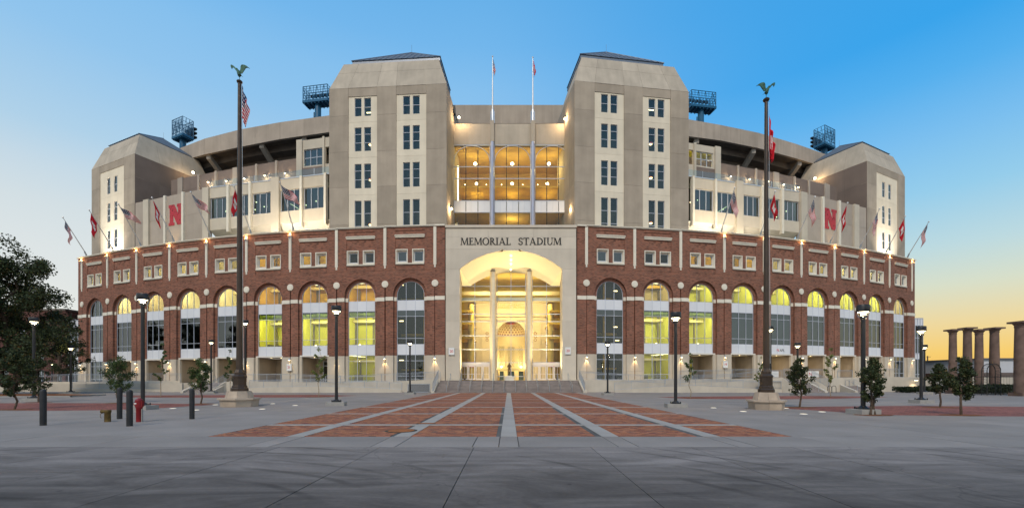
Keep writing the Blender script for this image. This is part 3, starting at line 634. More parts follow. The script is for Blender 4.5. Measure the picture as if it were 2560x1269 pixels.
#        arch mid ground upper  (from the portal outward)
BAYS_L = [('b', 'b', 'b', 't'), ('a', 'y', 'g', 'l'), ('l', 'y', 'e', 'l'), ('a', 'y', 'e', 'a'), ('p', 'd', 'e', 'm'), ('p', 'd', 'e', 'n'), ('n', 'd', 'e', 'n'), ('p', 'd', 'e', 'n'), ('d', 'd', 'd', 'p')]
BAYS_R = [('b', 'b', 'b', 't'), ('n', 'y', 'g', 'l'), ('y', 'y', 'e', 'l'), ('y', 't', 'e', 'l'), ('y', 't', 's', 'm'), ('y', 't', 's', 'm'), ('y', 't', 'r', 'p'), ('y', 't', 'e', 'p'), ('m', 't', 't', 't')]
TEALSIDE = True
def bay(A, B, spec, right):
    """A, B: ends of the bay from left to right"""
    ex = (B-A); w = ex.length; mid = (A+B)/2; mid.z = zb(mid.x)
    X = frame(mid, ex)
    arch_, mid_, gr, up = spec
    m = MB()
    m.mesh_add(plate(notch(w, BH, 20.83), [rect(-2.05, 15.1, 2.05, 20.4)], .30, 0.))
    m.mesh_add(plate(notch(w, AH, 20.83, False), [rect(*s) for s in SQ], .32, -.302))
    m.mesh_add(plate(rect(-2.048, 15.102, 2.048, 20.398), [rect(*s) for s in SQ], .22, -.075))
    # raised rowlock ring round the arch
    ring = arc(0, SPR, BH+.26, 0, math.pi, 28)+arc(0, SPR, BH+.005, math.pi, 0, 28)
    m.mesh_add(plate(ring, (), .06, .035))
    m.box((-w/2+.2, 15.02, 0), (w/2-.2, 15.09, .03))
    b = m.build('brick_bay', M['brick'], stadium, X)
    p = MB()
    for s in (-1, 1):
        x0, x1 = sorted((s*(w/2-.075), s*BH)); p = MB(); p.box((x0, -1.2, -.58), (x1, 1.0, .05)); p.box((x0, 1.015, -.58), (x1, 3.39, .05))
        x2, x3 = sorted((s*BH, s*(AH+.005))); p.box((x2, -1.2, -.6), (x3, 3.39, -.28)); p.build('stone_pier', M['stone'], b)
        p = MB(); p.box((x0, 10.86, -.2), (x1, 11.37, .07)); p.box((min(x2, x3), 10.86, -.6), (max(x2, x3), 11.37, -.24)); p.build('stone_band', M['trim'], b)
    link('lintel', LINT, b)
    q = MB(); q.box((-w/2+.006, 20.835, -.75), (w/2-.006, 20.93, .14)); q.box((-w/2+.006, 20.93, -.8), (w/2-.006, 21.03, .22)); q.build('coping', M['trim'], b)
    for c in (-1.15, 1.15):
        sw = link('square_window', SUR, stadium, X @ Matrix.Translation((c, 16.905, 0)))
        link('sash', SQF, sw); link('glazing', SQPt if up == 't' else SQP, sw)
    sl = link('sill', SILL, b, Matrix.Translation((0, 15.95, 0)))
    opened = gr not in 'dgtb'
    gm = 'glass'
    wdw = link('arched_window', FR_open if opened else FR_full, stadium, X)
    for me in PANES['glass', 'arch']: link('arched_pane', me, wdw)
    for me in PANES[{'t': 'teal', 'd': 'dark'}.get(mid_, 'glass'), 'mid']: link('pane', me, wdw)
    for me in SPAN: link('spandrel_panel', me, wdw)
    if not opened:
        for me in PANES['teal' if gr in 'td' else 'glass', 'low']: link('lower_pane', me, wdw)
    for y0, y1 in ((9.46, 9.69), (14.51, 14.69), (3.62, 4.18)): q = MB(); q.box((-w/2+.25, y0, -5.9), (w/2-.25, y1, -.455)); q.build('floor_slab', M['raw'], stadium, X)
    if mid_ == 't':
        q = MB(); q.box((-1.85, 4.95, -.60), (1.85, 9.55, -.585)); q.build('roller_blind', M['blind'], stadium, X)
    room(X, w, 9.7, 14.5, arch_); room(X, w, 4.2, 9.45, mid_, lights='ball'); room(X, w, 14.7, 20.6, up)
    if not opened: room(X, w, -.4, 3.6, gr, lights='strip')
    else:  # recessed entrance: soffit, side walls, back wall with lit doors
        e = MB(); hw = AH+.35; dpt = 3.6; bk = -.65-dpt
        e.box((-hw, -1.2, bk-.2), (hw, 3.38, bk)); e.box((-hw-.3, -1.2, bk), (-hw, 3.38, -.62)); e.box((hw, -1.2, bk), (hw+.3, 3.38, -.62))
        en = e.build('entrance_recess', M['taupe'], stadium, X)
        e = MB(); e.box((-hw, 3.40, bk), (hw, 3.60, -.3)); e.build('soffit', M['soffit'], en)
        e = MB()
        for xx in (-.9, .7): e.ball((xx, 3.39, -1.7), .09, n=8, k=4, sc=(1, .3, 1))
        e.build('downlight', M['warm2'], en)
        dm = {'e': 'amroom', 's': 'paleroom', 'r': 'paleroom'}[gr]
        e = MB(); wd = 1.2 if gr == 'e' else 2.0; cx = 0 if gr != 'e' else R.uniform(-.5, .4)
        z = bk+.04
        for x in [cx-wd+2*wd*k/(2 if gr == 'e' else 3) for k in range(3 if gr == 'e' else 4)]: e.box((x-.05, -.3, z), (x+.05, 2.9, z+.1))
        e.box((cx-wd, 2.2, z), (cx+wd, 2.3, z+.1)); e.box((cx-wd, 2.85, z), (cx+wd, 2.95, z+.1)); e.build('door_frame', M['alu' if gr != 'e' else 'winframe'], en)
        e = MB(); e.box((cx-wd, -.3, z+.02), (cx+wd, 2.85, z+.03)); 
        if gr == 'e': e.build('door_glass', M['ygroom' if R.random() < .5 else 'darkroom'], en)
        else:
            e.build('door_glass', M['lit1'], en)
            e = MB(); rr_ = random.Random(int(w*100))
            for k in range(9):
                x = rr_.uniform(-wd, wd); y0 = rr_.uniform(.0, .9); e.box((x-.2, y0, z+.035), (x+.2, y0+rr_.uniform(.3, 1.3 if gr == 'r' else .7), z+.1))
            e.build('display', M['scarlet'], en)
        c = X @ Vector((0, 3.2, -1.9)); lamp('entrance_light', 'AREA', c, (15 if gr == 'e' else 45), (1, .80, .52), 1.6, aim=c+Vector((0, 0, -1)), sy=1.6)
    return X, w
M['lit1'] = emit_mat('lit_shop_glass', (1, .82, .38), .8)
BX_L = []; BX_R = []
for k in range(9): BX_L.append(bay(PL[8-k], PL[9-k], BAYS_L[k], False))
for k in range(9): BX_R.append(bay(PR[k], PR[k+1], BAYS_R[k], True))
# end piers
def end_pier(A, B, name='brick_pier'):
    ex = B-A; w = ex.length; mid = (A+B)/2; mid.z = zb(mid.x); X = frame(mid, ex)
    m = MB(); m.box((-w/2, 3.4, -.6), (w/2, 20.83, 0)); b = m.build(name, M['brick'], stadium, X)
    m = MB(); m.box((-w/2, -1.2, -.6), (w/2, 3.39, .05)); m.build('stone_pier', M['stone'], b)
    m = MB(); m.box((-w/2, 10.86, -.2), (w/2, 11.37, .07)); m.build('stone_band', M['trim'], b)
    m = MB(); m.box((-w/2, 20.835, -.75), (w/2, 21.03, .2)); m.build('coping', M['trim'], b)
LO, LI, RI, RO = fac(195.5), fac(1112), fac(1443), fac(2287)
end_pier(LO, PL[0]); end_pier(PL[9], LI); end_pier(RI, PR[0]); end_pier(PR[9], RO)
# returns at the two ends of the brick front
for P_, s in ((LO, -1), (RO, 1)):
    ex = (Vector((.35*s*-1, .93, 0))) ; A = P_; B = P_+Vector((-s*-.10*20, 20, 0)) if False else P_+Vector((s*2.0, 20, 0))
    if s > 0: A, B = P_, P_+Vector((5.0, 24, 0))
    else: A, B = P_+Vector((-3.0, 24, 0)), P_
    ex = B-A; w = ex.length; mid = (A+B)/2; mid.z = zb(mid.x); X = frame(mid, ex)
    m = MB(); m.box((-w/2, -1.2, -.6), (w/2, 20.83, 0)); m.build('side_wall', M['brick'], stadium, X)
# pilaster strips, medallions, wall lamps
m = MB(); m.box((-.2, 15.66, 0), (.2, 20.83, .09)); m.box((-.11, 15.28, 0), (.11, 15.66, .08)); m.box((-.14, 15.9, .09), (.14, 20.5, .12)); STRIP = m.mesh('pilaster_strip', M['trim'])
m = MB()
for (r, z0, z1) in ((.46, 0, .07), (.36, .07, .10), (.30, .10, .115)):
    n = 28
    m.face([(r*math.cos(2*math.pi*k/n), r*math.sin(2*math.pi*k/n), max(z0, z1)) for k in range(n)])
    for k in range(n):
        a, b = 2*math.pi*k/n, 2*math.pi*(k+1)/n
        m.face([(r*math.cos(a), r*math.sin(a), 0), (r*math.cos(b), r*math.sin(b), 0), (r*math.cos(b), r*math.sin(b), max(z0, z1)), (r*math.cos(a), r*math.sin(a), max(z0, z1))])
MEDAL = m.mesh('medallion', M['trim'])
m = MB(); m.box((-.09, -.9, .0), (.09, 2.45, .03)); SLOT = m.mesh('conduit_cover', node_mat('weathered_bronze_strip', (.30, .20, .12), .6, metal=.2, var=.15))
# sconce: a hooded cylinder on an arm
m = MB(); m.tube((0, 3.02, .04), (0, 3.02, .34), .035, n=8); m.lathe([(.02, .18), (.12, .14), (.13, -.12), (.115, -.12)], n=12)
S1 = MB(); S1.tube((0, 3.16, .10), (0, 3.06, .24), .10, .12, 10); S1.tube((0, 3.06, .24), (0, 2.93, .24), .13, .15, 12); S1.box((-.06, 2.95, .0), (.06, 3.15, .12)); SCON = S1.mesh('sconce', M['alu'])
S2 = MB(); S2.tube((0, 2.93, .24), (0, 2.91, .24), .12, .12, 12); SBULB = S2.mesh('sconce_lens', M['warm'])
T1 = MB(); T1.tube((0, 20.05, .18), (0, 20.33, .30), .06, .12, 10); T1.box((-.05, 19.95, .08), (.05, 20.12, .22)); TOPL = T1.mesh('uplight', M['alu'])
T2 = MB(); T2.tube((0, 20.33, .30), (0, 20.36, .31), .12, .12, 10); TOPB = T2.mesh('uplight_lens', M['hot'])
def pilaster(P_, prev, nxt, top_light, sconce=True):
    ex = ((nxt-prev)); o = Vector((P_.x, P_.y, zb(P_.x))); X = frame(o, ex)
    st = link('pilaster_strip', STRIP, stadium, X)
    link('medallion', MEDAL, stadium, X @ Matrix.Translation((0, 13.14, 0)))
    if sconce:
        s = link('wall_sconce', SCON, stadium, X); link('sconce_lens', SBULB, s); link('conduit_cover', SLOT, s)
        a = X @ Vector((0, 2.86, .22)); lamp('sconce_light', 'SPOT', a, 210, (1, .68, .32), .05, 62, .35, X @ Vector((0, 0, .12)))
        a = X @ Vector((0, 3.22, .16)); lamp('sconce_up_light', 'SPOT', a, 60, (1, .5, .2), .03, 50, .5, X @ Vector((0, 8, .0)))
    if top_light:
        s = link('coping_light', TOPL, stadium, X); link('uplight_lens', TOPB, s)
        a = X @ Vector((0, 20.42, .36)); lamp('coping_light_source', 'POINT', a, 45, (1, .58, .22), .06)
    return X
XL = []; XR = []
for k in range(10): XL.append(pilaster(PL[k], PL[max(0, k-1)] if k else LO, PL[min(9, k+1)] if k < 9 else LI, k <= 6))
for k in range(10): XR.append(pilaster(PR[k], PR[max(0, k-1)] if k else RI, PR[min(9, k+1)] if k < 9 else RO, k >= 3))
# roof deck behind the parapet closes the brick block
m = MB(); ring = [LO]+PL+[LI]; ring2 = [RI]+PR+[RO]
for rg in (ring, ring2):
    for a, b in zip(rg, rg[1:]):
        za, zb2 = zb(a.x)+20.4, zb(b.x)+20.4
        m.face([(a.x, a.y+.6, za), (b.x, b.y+.6, zb2), (b.x*.97, b.y+24, zb2), (a.x*.97, a.y+24, za)])
m.build('parapet_deck', M['raw'], stadium)
# ------------------------------------------------------------------ stadium: portal and atrium
YP = 57.0; SPX = YP/F
def pu(px): return (px-CX)*SPX
def pv(py): return (HY-py)*SPX          # height over eye level on the portal plane
PX = Matrix.Translation((0, YP, EYE)) @ Matrix.Rotation(math.radians(90), 4, 'X')   # local x right, y up, z toward the viewer
U0, U1, O0, O1 = pu(1114), pu(1440.5), pu(1149.5), pu(1405.5)
VT = pv(563); VS, VC = pv(672), pv(625.5)
# segmental arch of the opening
def seg_arc(x0, x1, vs, vc, n=28):
    hw = (x1-x0)/2; s = vc-vs; r = (hw*hw+s*s)/(2*s); cx = (x0+x1)/2; cy = vc-r; a = math.asin(hw/r)
    return [(cx+r*math.sin(-a+2*a*k/n), cy+r*math.cos(-a+2*a*k/n)) for k in range(n+1)]
AR = seg_arc(O0, O1, VS, VC)
M['portal'] = node_mat('portal_limestone', (.58, .51, .415), .85, var=.06, scale=.5, bump=.06, rnd=.05, fine=.03, streak=.08)
ptl = MB()
ptl.box((U0+.02, -.2, -2.6), (O0-.02, VT-.4, -.33)); ptl.box((O1+.02, -.2, -2.6), (U1-.02, VT-.4, -.33)); ptl.mesh_add(plate([(O0-.03, VS)]+[(x, y+.02) for x, y in AR]+[(O1+.03, VS), (O1+.03, VT-.4), (O0-.03, VT-.4)], (), .6, -.33))
portal = ptl.build('portal', M['portal'], stadium, PX)
def ppanel(poly, d=.32): 
    me = plate(poly, (), d, 0.); me.materials.append(M['portal']); return link('stone_panel', me, portal)
rows = [950, 872, 803, 738, 672]
for (x0, x1) in ((U0, O0), (O1, U1)):
    for a, b in zip(rows, rows[1:]): ppanel(rect(x0+.006, pv(a)+.006, x1-.006, pv(b)-.006))
vm = pv(622)
xm = (O0+O1)/2
ppanel([(U0+.006, VS+.006), (O0, VS+.006)]+[p for p in AR if p[0] < xm-1.2]+[(xm-1.2, vm-.006) if False else (AR[12][0], vm-.006), (U0+.006, vm-.006)])
ppanel([(O1, VS+.006), (U1-.006, VS+.006), (U1-.006, vm-.006), (AR[16][0], vm-.006)]+[p for p in AR if p[0] > xm+1.2][::1])
ppanel([AR[k] for k in range(11, 18)]+[(AR[17][0], vm-.006), (AR[11][0], vm-.006)]) if False else None
mid = [p for p in AR if xm-1.3 <= p[0] <= xm+1.3]
for x0, x1 in ((U0, U0+5.8), (U0+5.8, U1-5.8), (U1-5.8, U1)):
    ppanel(rect(x0+.006, vm+.006, x1-.006, pv(592)-.006)); ppanel(rect(x0+.006, pv(592)+.006, x1-.006, pv(569)-.006))
q = MB(); q.box((U0-.06, pv(569), -1.2), (U1+.06, VT, .16)); q.build('portal_cornice', M['portal'], portal)
q = MB(); q.box((AR[12][0], pv(626), -.3), (AR[16][0], vm-.006, 0)); q.build('keystone', M['portal'], portal)
# splayed vault and jambs back to the glass wall
YG = 60.0; GZ = -(YG-YP)
def gu(px): return (px-CX)*YG/F
def gv(py): return (HY-py)*YG/F
GL, GR = gu(1152.5), gu(1402.5)
AG = seg_arc(gu(1177), gu(1378), gv(714), gv(681), 28)
v = MB()
for k in range(28): v.face([(*AR[k], -.3), (*AR[k+1], -.3), (*AG[k+1], GZ), (*AG[k], GZ)])
LEDGE = gv(714.5)
v.face([(*AR[0], -.3), (*AG[0], GZ), (GL, LEDGE, GZ)]); v.face([(*AR[-1], -.3), (GR, LEDGE, GZ), (*AG[-1], GZ)])
v.face([(O0, -.2, -.3), (*AR[0], -.3), (GL, LEDGE, GZ), (GL, -.2, GZ)]); v.face([(O1, -.2, -.3), (GR, -.2, GZ), (GR, LEDGE, GZ), (*AR[-1], -.3)])
v.build('vault', M['vault'], portal, None, True)
q = MB()
for py in (636, 647, 657, 672): 
    f = (py-626)/55; q.ball((xm, pv(626)+(gv(681)-pv(626))*f-.06, -.3+(GZ+.3)*f), .09, n=8, k=5)
q.build('downlight', M['warm'], portal)
for x, tx in ((-6.1, 2.5), (6.7, -2.0), (-6.1, -4.5), (6.7, 5.0)):  # added spots and housings, low at the jambs, to make the vault glow
    a = PX @ Vector((x, .35, -1.2)); lamp('portal_fill', 'SPOT', a, 6500, (1, .78, .38), .25, 70, 1.0, PX @ Vector((tx, 16.5, -1.6)))
    q = MB(); q.lathe([(.12, 0), (.16, .18), (.14, .18)], n=10); q.build('portal_fill_housing', M['lampdark'], stadium, Matrix.Translation(a+Vector((0, 0, -.35))))
M['coltube'] = node_mat('brushed_column_cladding', (.74, .62, .44), .35, metal=.5, spec=.5, var=.05)
# columns in front of the glass
for px in (1233.5, 1322.5):
    q = MB(); q.lathe([(.46, -.15), (.42, 0), (.42, gv(683)+.0)], (gu(px), 0, 0), 20)
    for i, c in enumerate(q.v): q.v[i] = (c[0], c[2], -c[1]+GZ+.55)
    q.build('column', M['coltube'], portal, None, True)
# glass wall
gw = MB()
HZ = [715, 750, 784.5, 803, 838.5, 873, 905.5]
def top_at(x):
    for (x0, y0), (x1, y1) in zip(AG, AG[1:]):
        if x0 <= x <= x1: return y0+(y1-y0)*(x-x0)/(x1-x0)
    return LEDGE
def gbar(x0, y0, x1, y1, w=.035, d=.12):
    if abs(x1-x0) < 1e-6: gw.box((x0-w, y0, GZ-d), (x0+w, y1, GZ))
    else: gw.box((x0, y0-w, GZ-d), (x1, y0+w, GZ+.01))
VX = [1187, 1211, 1277.5, 1345, 1366.5]
for px in (1187, 1277.5, 1366.5): gbar(gu(px), -.1 if px == 1277.5 else gv(905), gu(px), top_at(gu(px))-.02, .04)
for px in (1225.5, 1242.5, 1314, 1331): gbar(gu(px), -.1, gu(px), top_at(gu(px))-.02, .05)
for py in HZ: gbar(GL, gv(py), GR, gv(py), .045)
gbar(gu(1242), gv(940), gu(1314), gv(940), .04)
gwall = gw.build('glazed_wall', M['winframe'], stadium, PX)
gx = [GL, gu(1187), gu(1225.5), gu(1242.5), gu(1277.5), gu(1314), gu(1331), gu(1366.5), GR]
gy = [-.1]+[gv(p) for p in HZ[::-1]]
for i in range(8):
    for j in range(7):
        if j == 0 and (i < 2 or i > 5): continue
        q = MB(); q.box((gx[i]+.04, gy[j]+.03, GZ-.06), (gx[i+1]-.04, gy[j+1]-.03, GZ-.048)); q.build('glass_panel', M['clear'], gwall)
    x0, x1 = gx[i]+.04, gx[i+1]-.04
    pts = [(x0+(x1-x0)*k/8, top_at(x0+(x1-x0)*k/8)-.03) for k in range(9)]
    if max(p[1] for p in pts) > LEDGE+.2:
        me = plate([(x0, LEDGE+.03), (x1, LEDGE+.03)]+[(x, max(y, LEDGE+.04)) for x, y in pts[::-1]], (), .012, GZ-.048); me.materials.append(M['clear']); link('glass_panel', me, gwall)
# entrance doors, four leaves each side
M['doorw'] = node_mat('door_white_paint', (.82, .74, .66), .5, var=.03)
leaf = MB(); lw, lh = .86, 1.98
for (a, b, c, d) in ((0, 0, lw, .16), (0, lh-.14, lw, lh), (0, .16, .12, lh-.14), (lw-.12, .16, lw, lh-.14), (.12, .78, lw-.12, .84), (lw/2-.018, .16, lw/2+.018, lh-.14)): leaf.box((a, b, -.06), (c, d, 0))
LEAF = leaf.mesh('door', M['doorw'])
q = MB(); q.box((.12, .16, -.035), (lw-.12, lh-.14, -.025)); DGL = q.mesh('door_glass', M['clear'])
q = MB(); q.box((.06, .9, 0), (.09, 1.2, .06)); DH = q.mesh('handle', M['galv'])
for (pa, pb) in ((1152.5, 1224.5), (1330.5, 1402.5)):
    xa, xb = gu(pa), gu(pb); w4 = (xb-xa)/4
    q = MB(); q.box((xa, lh, GZ-.1), (xb, gv(906), GZ+.1)); q.build('door_header', M['doorw'], gwall)
    for k in range(4):
        o = link('door', LEAF, stadium, PX @ Matrix.Translation((xa+w4*k+.03, -.02, GZ+.06)) @ Matrix.Diagonal(((w4-.06)/lw, 1, 1, 1)))
        link('door_glass', DGL, o); link('handle', DH, o)
# --- atrium: hall box and the old stadium front inside
YB = 68.5; BZ = -(YB-YP)
def bu(px): return (px-CX)*YB/F
def bv(py): return (HY-py)*YB/F
q = MB(); x0, x1 = GL-2.0, GR+2.0; v1 = gv(712)
TOPV = gv(681)+.35
q.face([(x0, -.1, BZ-3.5), (x1, -.1, BZ-3.5), (x1, TOPV, BZ-3.5), (x0, TOPV, BZ-3.5)])
q.face([(x0, -.1, GZ-.3), (x1, -.1, GZ-.3), (x1, -.1, BZ-3.5), (x0, -.1, BZ-3.5)])
q.face([(x0, TOPV, GZ-.3), (x1, TOPV, GZ-.3), (x1, TOPV, BZ-3.5), (x0, TOPV, BZ-3.5)])
for x in (x0, x1): q.face([(x, -.1, GZ-.3), (x, TOPV, GZ-.3), (x, TOPV, BZ-3.5), (x, -.1, BZ-3.5)])
hall = q.build('atrium_hall', M['hallgold'], stadium, PX)
q = MB(); q.box((GL-2, gv(749), GZ-1.6), (GR+2, gv(741), GZ-.7)); q.build('bulkhead', M['vault'], hall)
q = MB(); q.box((GL-2, gv(725), GZ-3.6), (GR+2, gv(716), GZ-3.2)); q.build('bulkhead', M['gold'], hall)
# balcony floors seen at the sides
for s in (-1, 1):
    cx_ = (GL+GR)/2
    for vv in (gv(768), gv(800), gv(838)):
        q = MB(); a, b = sorted((cx_+s*5.6, cx_+s*8.9)); q.box((a, vv-.25, BZ-.2), (b, vv, GZ-2.2)); q.build('gallery_floor', M['amroom'], hall)
        q = MB(); a, b = sorted((cx_+s*6.2, cx_+s*6.25)); 
        for k in range(8): q.box((a, vv, GZ-2.4-.8*k), (b, vv+.9, GZ-2.36-.8*k))
        q.box((a, vv+.86, BZ), (b, vv+.92, GZ-2.2)); o = q.build('gallery_railing', M['iron'], hall); o['kind'] = 'stuff'
    q = MB(); q.lathe([(.55, -.1), (.5, .3), (.46, gv(752))], (cx_+s*6.0, 0, 0), 18)
    for i, c in enumerate(q.v): q.v[i] = (c[0], c[2], -c[1]+GZ-3.0)
    q.build('hall_column', M['hallgold'], hall, None, True)
# old front: wall with niche
nx = bu(1278); nr = bu(1313)-bu(1278); nsp = bv(838)
fx0, fx1 = bu(1190), bu(1366)
poly = [(fx0, -.1), (nx-nr, -.1), (nx-nr, nsp)]+arc(nx, nsp, nr, math.pi, 0, 24)[1:-1]+[(nx+nr, nsp), (nx+nr, -.1), (fx1, -.1), (fx1, bv(757)), (fx0, bv(757))]
q = MB(); q.mesh_add(plate(poly, (), .5, BZ+.0))
q.box((fx0-.25, bv(757), BZ-.5), (fx1+.25, bv(750), BZ+.35)); q.box((fx0-.1, bv(792), BZ-.1), (fx1+.1, bv(788), BZ+.28)); q.box((fx0-.05, bv(800), BZ-.1), (fx1+.05, bv(797), BZ+.15))
for s in (-1, 1):
    for e_ in (nr+.25, nr+2.35):
        a, b = sorted((nx+s*e_, nx+s*(e_+.22))); q.box((a, -.1, BZ-.1), (b, bv(801), BZ+.14))
oldf = q.build('old_arcade_front', M['oldstone'], stadium, PX)
q = MB()
for rr, tt in ((nr+.32, .12), ):
    q.mesh_add(plate(arc(nx, nsp, rr, 0, math.pi, 24)+arc(nx, nsp, nr+.02, math.pi, 0, 24), (), .1, BZ+tt))
q.build('arch_moulding', M['oldstone'], oldf)
q = MB()   # the apse: half cylinder and quarter dome
n = 20
for k in range(n):
    a0, a1 = math.pi*k/n, math.pi*(k+1)/n
    p0 = (nx-nr*math.cos(a0), BZ-.45-nr*math.sin(a0)); p1 = (nx-nr*math.cos(a1), BZ-.45-nr*math.sin(a1))
    q.face([(p0[0], -.1, p0[1]), (p1[0], -.1, p1[1]), (p1[0], nsp, p1[1]), (p0[0], nsp, p0[1])])
    for j in range(8):
        e0, e1 = math.pi/2*j/8, math.pi/2*(j+1)/8
        pt = lambda a, e: (nx-nr*math.cos(a)*math.cos(e), nsp+nr*math.sin(e), BZ-.45-nr*math.sin(a)*math.cos(e))
        q.face([pt(a0, e0), pt(a1, e0), pt(a1, e1), pt(a0, e1)])
q.box((nx-nr, nsp-.12, BZ-1.0), (nx+nr, nsp+.02, BZ-.8)) if False else None
apse = q.build('apse', M['gold'], oldf)
for j, e in enumerate((.16, .36, .55, .73, .89)):
    cnt = 13-j
    for k in range(cnt):
        a = math.pi*(k+.5)/cnt; r = nr-.03; d = Vector((-math.cos(a)*math.cos(e), math.sin(e), -math.sin(a)*math.cos(e)))
        c = Vector((nx, nsp, BZ-.45))+d*r; u = Vector((0, 1, 0)).cross(d).normalized(); w_ = d.cross(u); rad = .155*(1-.11*j)
        q = MB(); q.face([c+u*(rad*math.cos(t))+w_*(rad*math.sin(t)) for t in [2*math.pi*i/10 for i in range(10)]]); q.build('coffer', M['coffer'], oldf)
q = MB(); q.face([(nx+.95*math.cos(t), nsp+nr*.93+.22*math.sin(t), BZ-.9-.25*math.sin(t)) for t in [2*math.pi*i/16 for i in range(16)]]); q.build('oculus', M['flagred'], oldf)
for (pa, pb) in ((1248, 1260.5), (1269.5, 1287), (1296.5, 1309.5)):
    a, b = bu(pa), bu(pb); y0, y1 = bv(914), bv(863); z = BZ-.45-nr*.86 if pa == 1269.5 else BZ-.45-nr*.50
    q = MB(); q.box((a, y0, z-.05), (b, y1, z)); w_ = q.build('lattice_window', M['lattice'], oldf)
    q = MB(); k = 0
    st = .24; 
    x = a-(y1-y0)
    while x < b:
        for sg in (1, -1):
            # diagonal bars clipped to the window
            p = []
            for t in (0, 1):
                pass
            xa = x; ya = y0; xb_ = x+(y1-y0); yb = y1
            if xa < a: ya += a-xa; xa = a
            if xb_ > b: yb -= xb_-b; xb_ = b
            if xb_ > xa:
                if sg < 0: xa, xb_ = a+b-xa, a+b-xb_
                q.tube((xa, ya, z+.02), (xb_, yb, z+.02), .033, n=4)
        x += st
    for (u_, v_, w2, h2) in ((a-.05, y0-.05, a, y1+.05), (b, y0-.05, b+.05, y1+.05), (a, y0-.05, b, y0), (a, y1, b, y1+.05)): q.box((u_, v_, z-.05), (w2, h2, z+.06))
    o = q.build('lattice', M['gold'], w_); o['kind'] = 'stuff'
q = MB()
for (pa, pb) in ((1249, 1259), (1270, 1286), (1297, 1309)): q.box((bu(pa), -.1, BZ-.9), (bu(pb), bv(927), BZ-.85))
q.build('inner_door', M['tealroom'], oldf)
q = MB(); q.box((nx-nr, bv(926), BZ-.8), (nx+nr, bv(919.5), BZ-.5)); q.build('sign_board', M['tanroom'], oldf)
me = text_mesh('FIELD  OF  HONOR', .42, .01, 1.1); me.materials.append(M['ink'])
# frieze inscription
for txt, py in (('OF THE UNIVERSITY OF', 762), ('NEBRASKA  MCMXXIII', 768.5)):
    me = text_mesh(txt, .50, .01, 1.05); me.materials.append(M['amroom']); link('inscription', me, oldf, Matrix.Translation((nx+.1, bv(py), BZ+.012)))
for s in (-1, 1):   # carved roundels on the piers
    for k in range(3):
        q = MB(); c = (nx+s*(nr+1.65), bv(833)-.0-.52*k, BZ+.03); 
        for i in range(14):
            a, b = 2*math.pi*i/14, 2*math.pi*(i+1)/14
            q.tube((c[0]+.2*math.cos(a), c[1]+.2*math.sin(a), c[2]), (c[0]+.2*math.cos(b), c[1]+.2*math.sin(b), c[2]), .035, n=4)
        q.build('roundel', M['coffer'], oldf)
    q = MB(); q.ball((nx+s*1.6, bv(916), BZ-.2), .16, n=8, k=5); q.build('apse_lamp', M['warm'], oldf)
    a = PX @ Vector((nx+s*1.3, bv(912), BZ-.5)); lamp('apse_light', 'POINT', a, 170, (1, .85, .45), .15)
    q = MB(); q.box((nx+s*6.05-.45, bv(920), GZ-2.4), (nx+s*6.05+.45, bv(908), GZ-2.35)); q.build('hall_banner', M['flagred'], hall)
a = PX @ Vector((nx, gv(722), GZ-3.8)); 
for xx, pw in ((-3.6, 620), (0.3, 660), (4.2, 620)):
    a = PX @ Vector((xx, gv(744), GZ-1.75)); lamp('atrium_light', 'AREA', a, pw, (1, .83, .42), 3.0, aim=PX @ Vector((xx, 1.0, BZ+2)), sy=.8)
    a = PX @ Vector((xx, gv(744), GZ-1.75)); lamp('atrium_cove_light', 'AREA', a, pw*.35, (1, .85, .42), 3.0, aim=PX @ Vector((xx, 16.5, BZ)), sy=.3)
# gate number plates on the portal
def plate_sign(txt, X, w=.74, h=.92, size=.5):
    q = MB(); q.box((-w/2, -h/2, 0), (w/2, h/2, .12)); 
    t = q.build('gate_sign', M['sign'], None, X); tag(t, None, None) if False else None
    me = text_mesh(txt, size, .012, .92); me.materials.append(M['scarlet']); link('numeral', me, t, Matrix.Translation((0, -.02, .125)))
    q = MB()
    for (a, b, c, d) in ((-w/2-.03, -h/2-.03, w/2+.03, -h/2), (-w/2-.03, h/2, w/2+.03, h/2+.03), (-w/2-.03, -h/2, -w/2, h/2), (w/2, -h/2, w/2+.03, h/2)): q.box((a, b, 0), (c, d, .135))
    q.build('sign_frame', M['alu'], t); return t
t = plate_sign('20', PX @ Matrix.Translation((pu(1129), pv(877.5), .02))); tag(t, 'white number 20 sign on the left pier of the lit portal', 'sign', 'gate number signs')
t = plate_sign('20', PX @ Matrix.Translation((pu(1419.5), pv(876), .02))); tag(t, 'white number 20 sign on the right pier of the lit portal', 'sign', 'gate number signs')
def pil_sign(X, txt, lab):
    t = plate_sign(txt, X @ Matrix.Translation((0, 1.95, .16)), .72, .95); tag(t, lab, 'sign', 'gate number signs')
pil_sign(XL[4], '22', 'white number 22 sign on a stone pier behind a young tree')
pil_sign(XL[6], '21', 'white number 21 sign on a stone pier under a wall lamp')
pil_sign(XR[3], '19', 'white number 19 sign on a stone pier right of the portal')
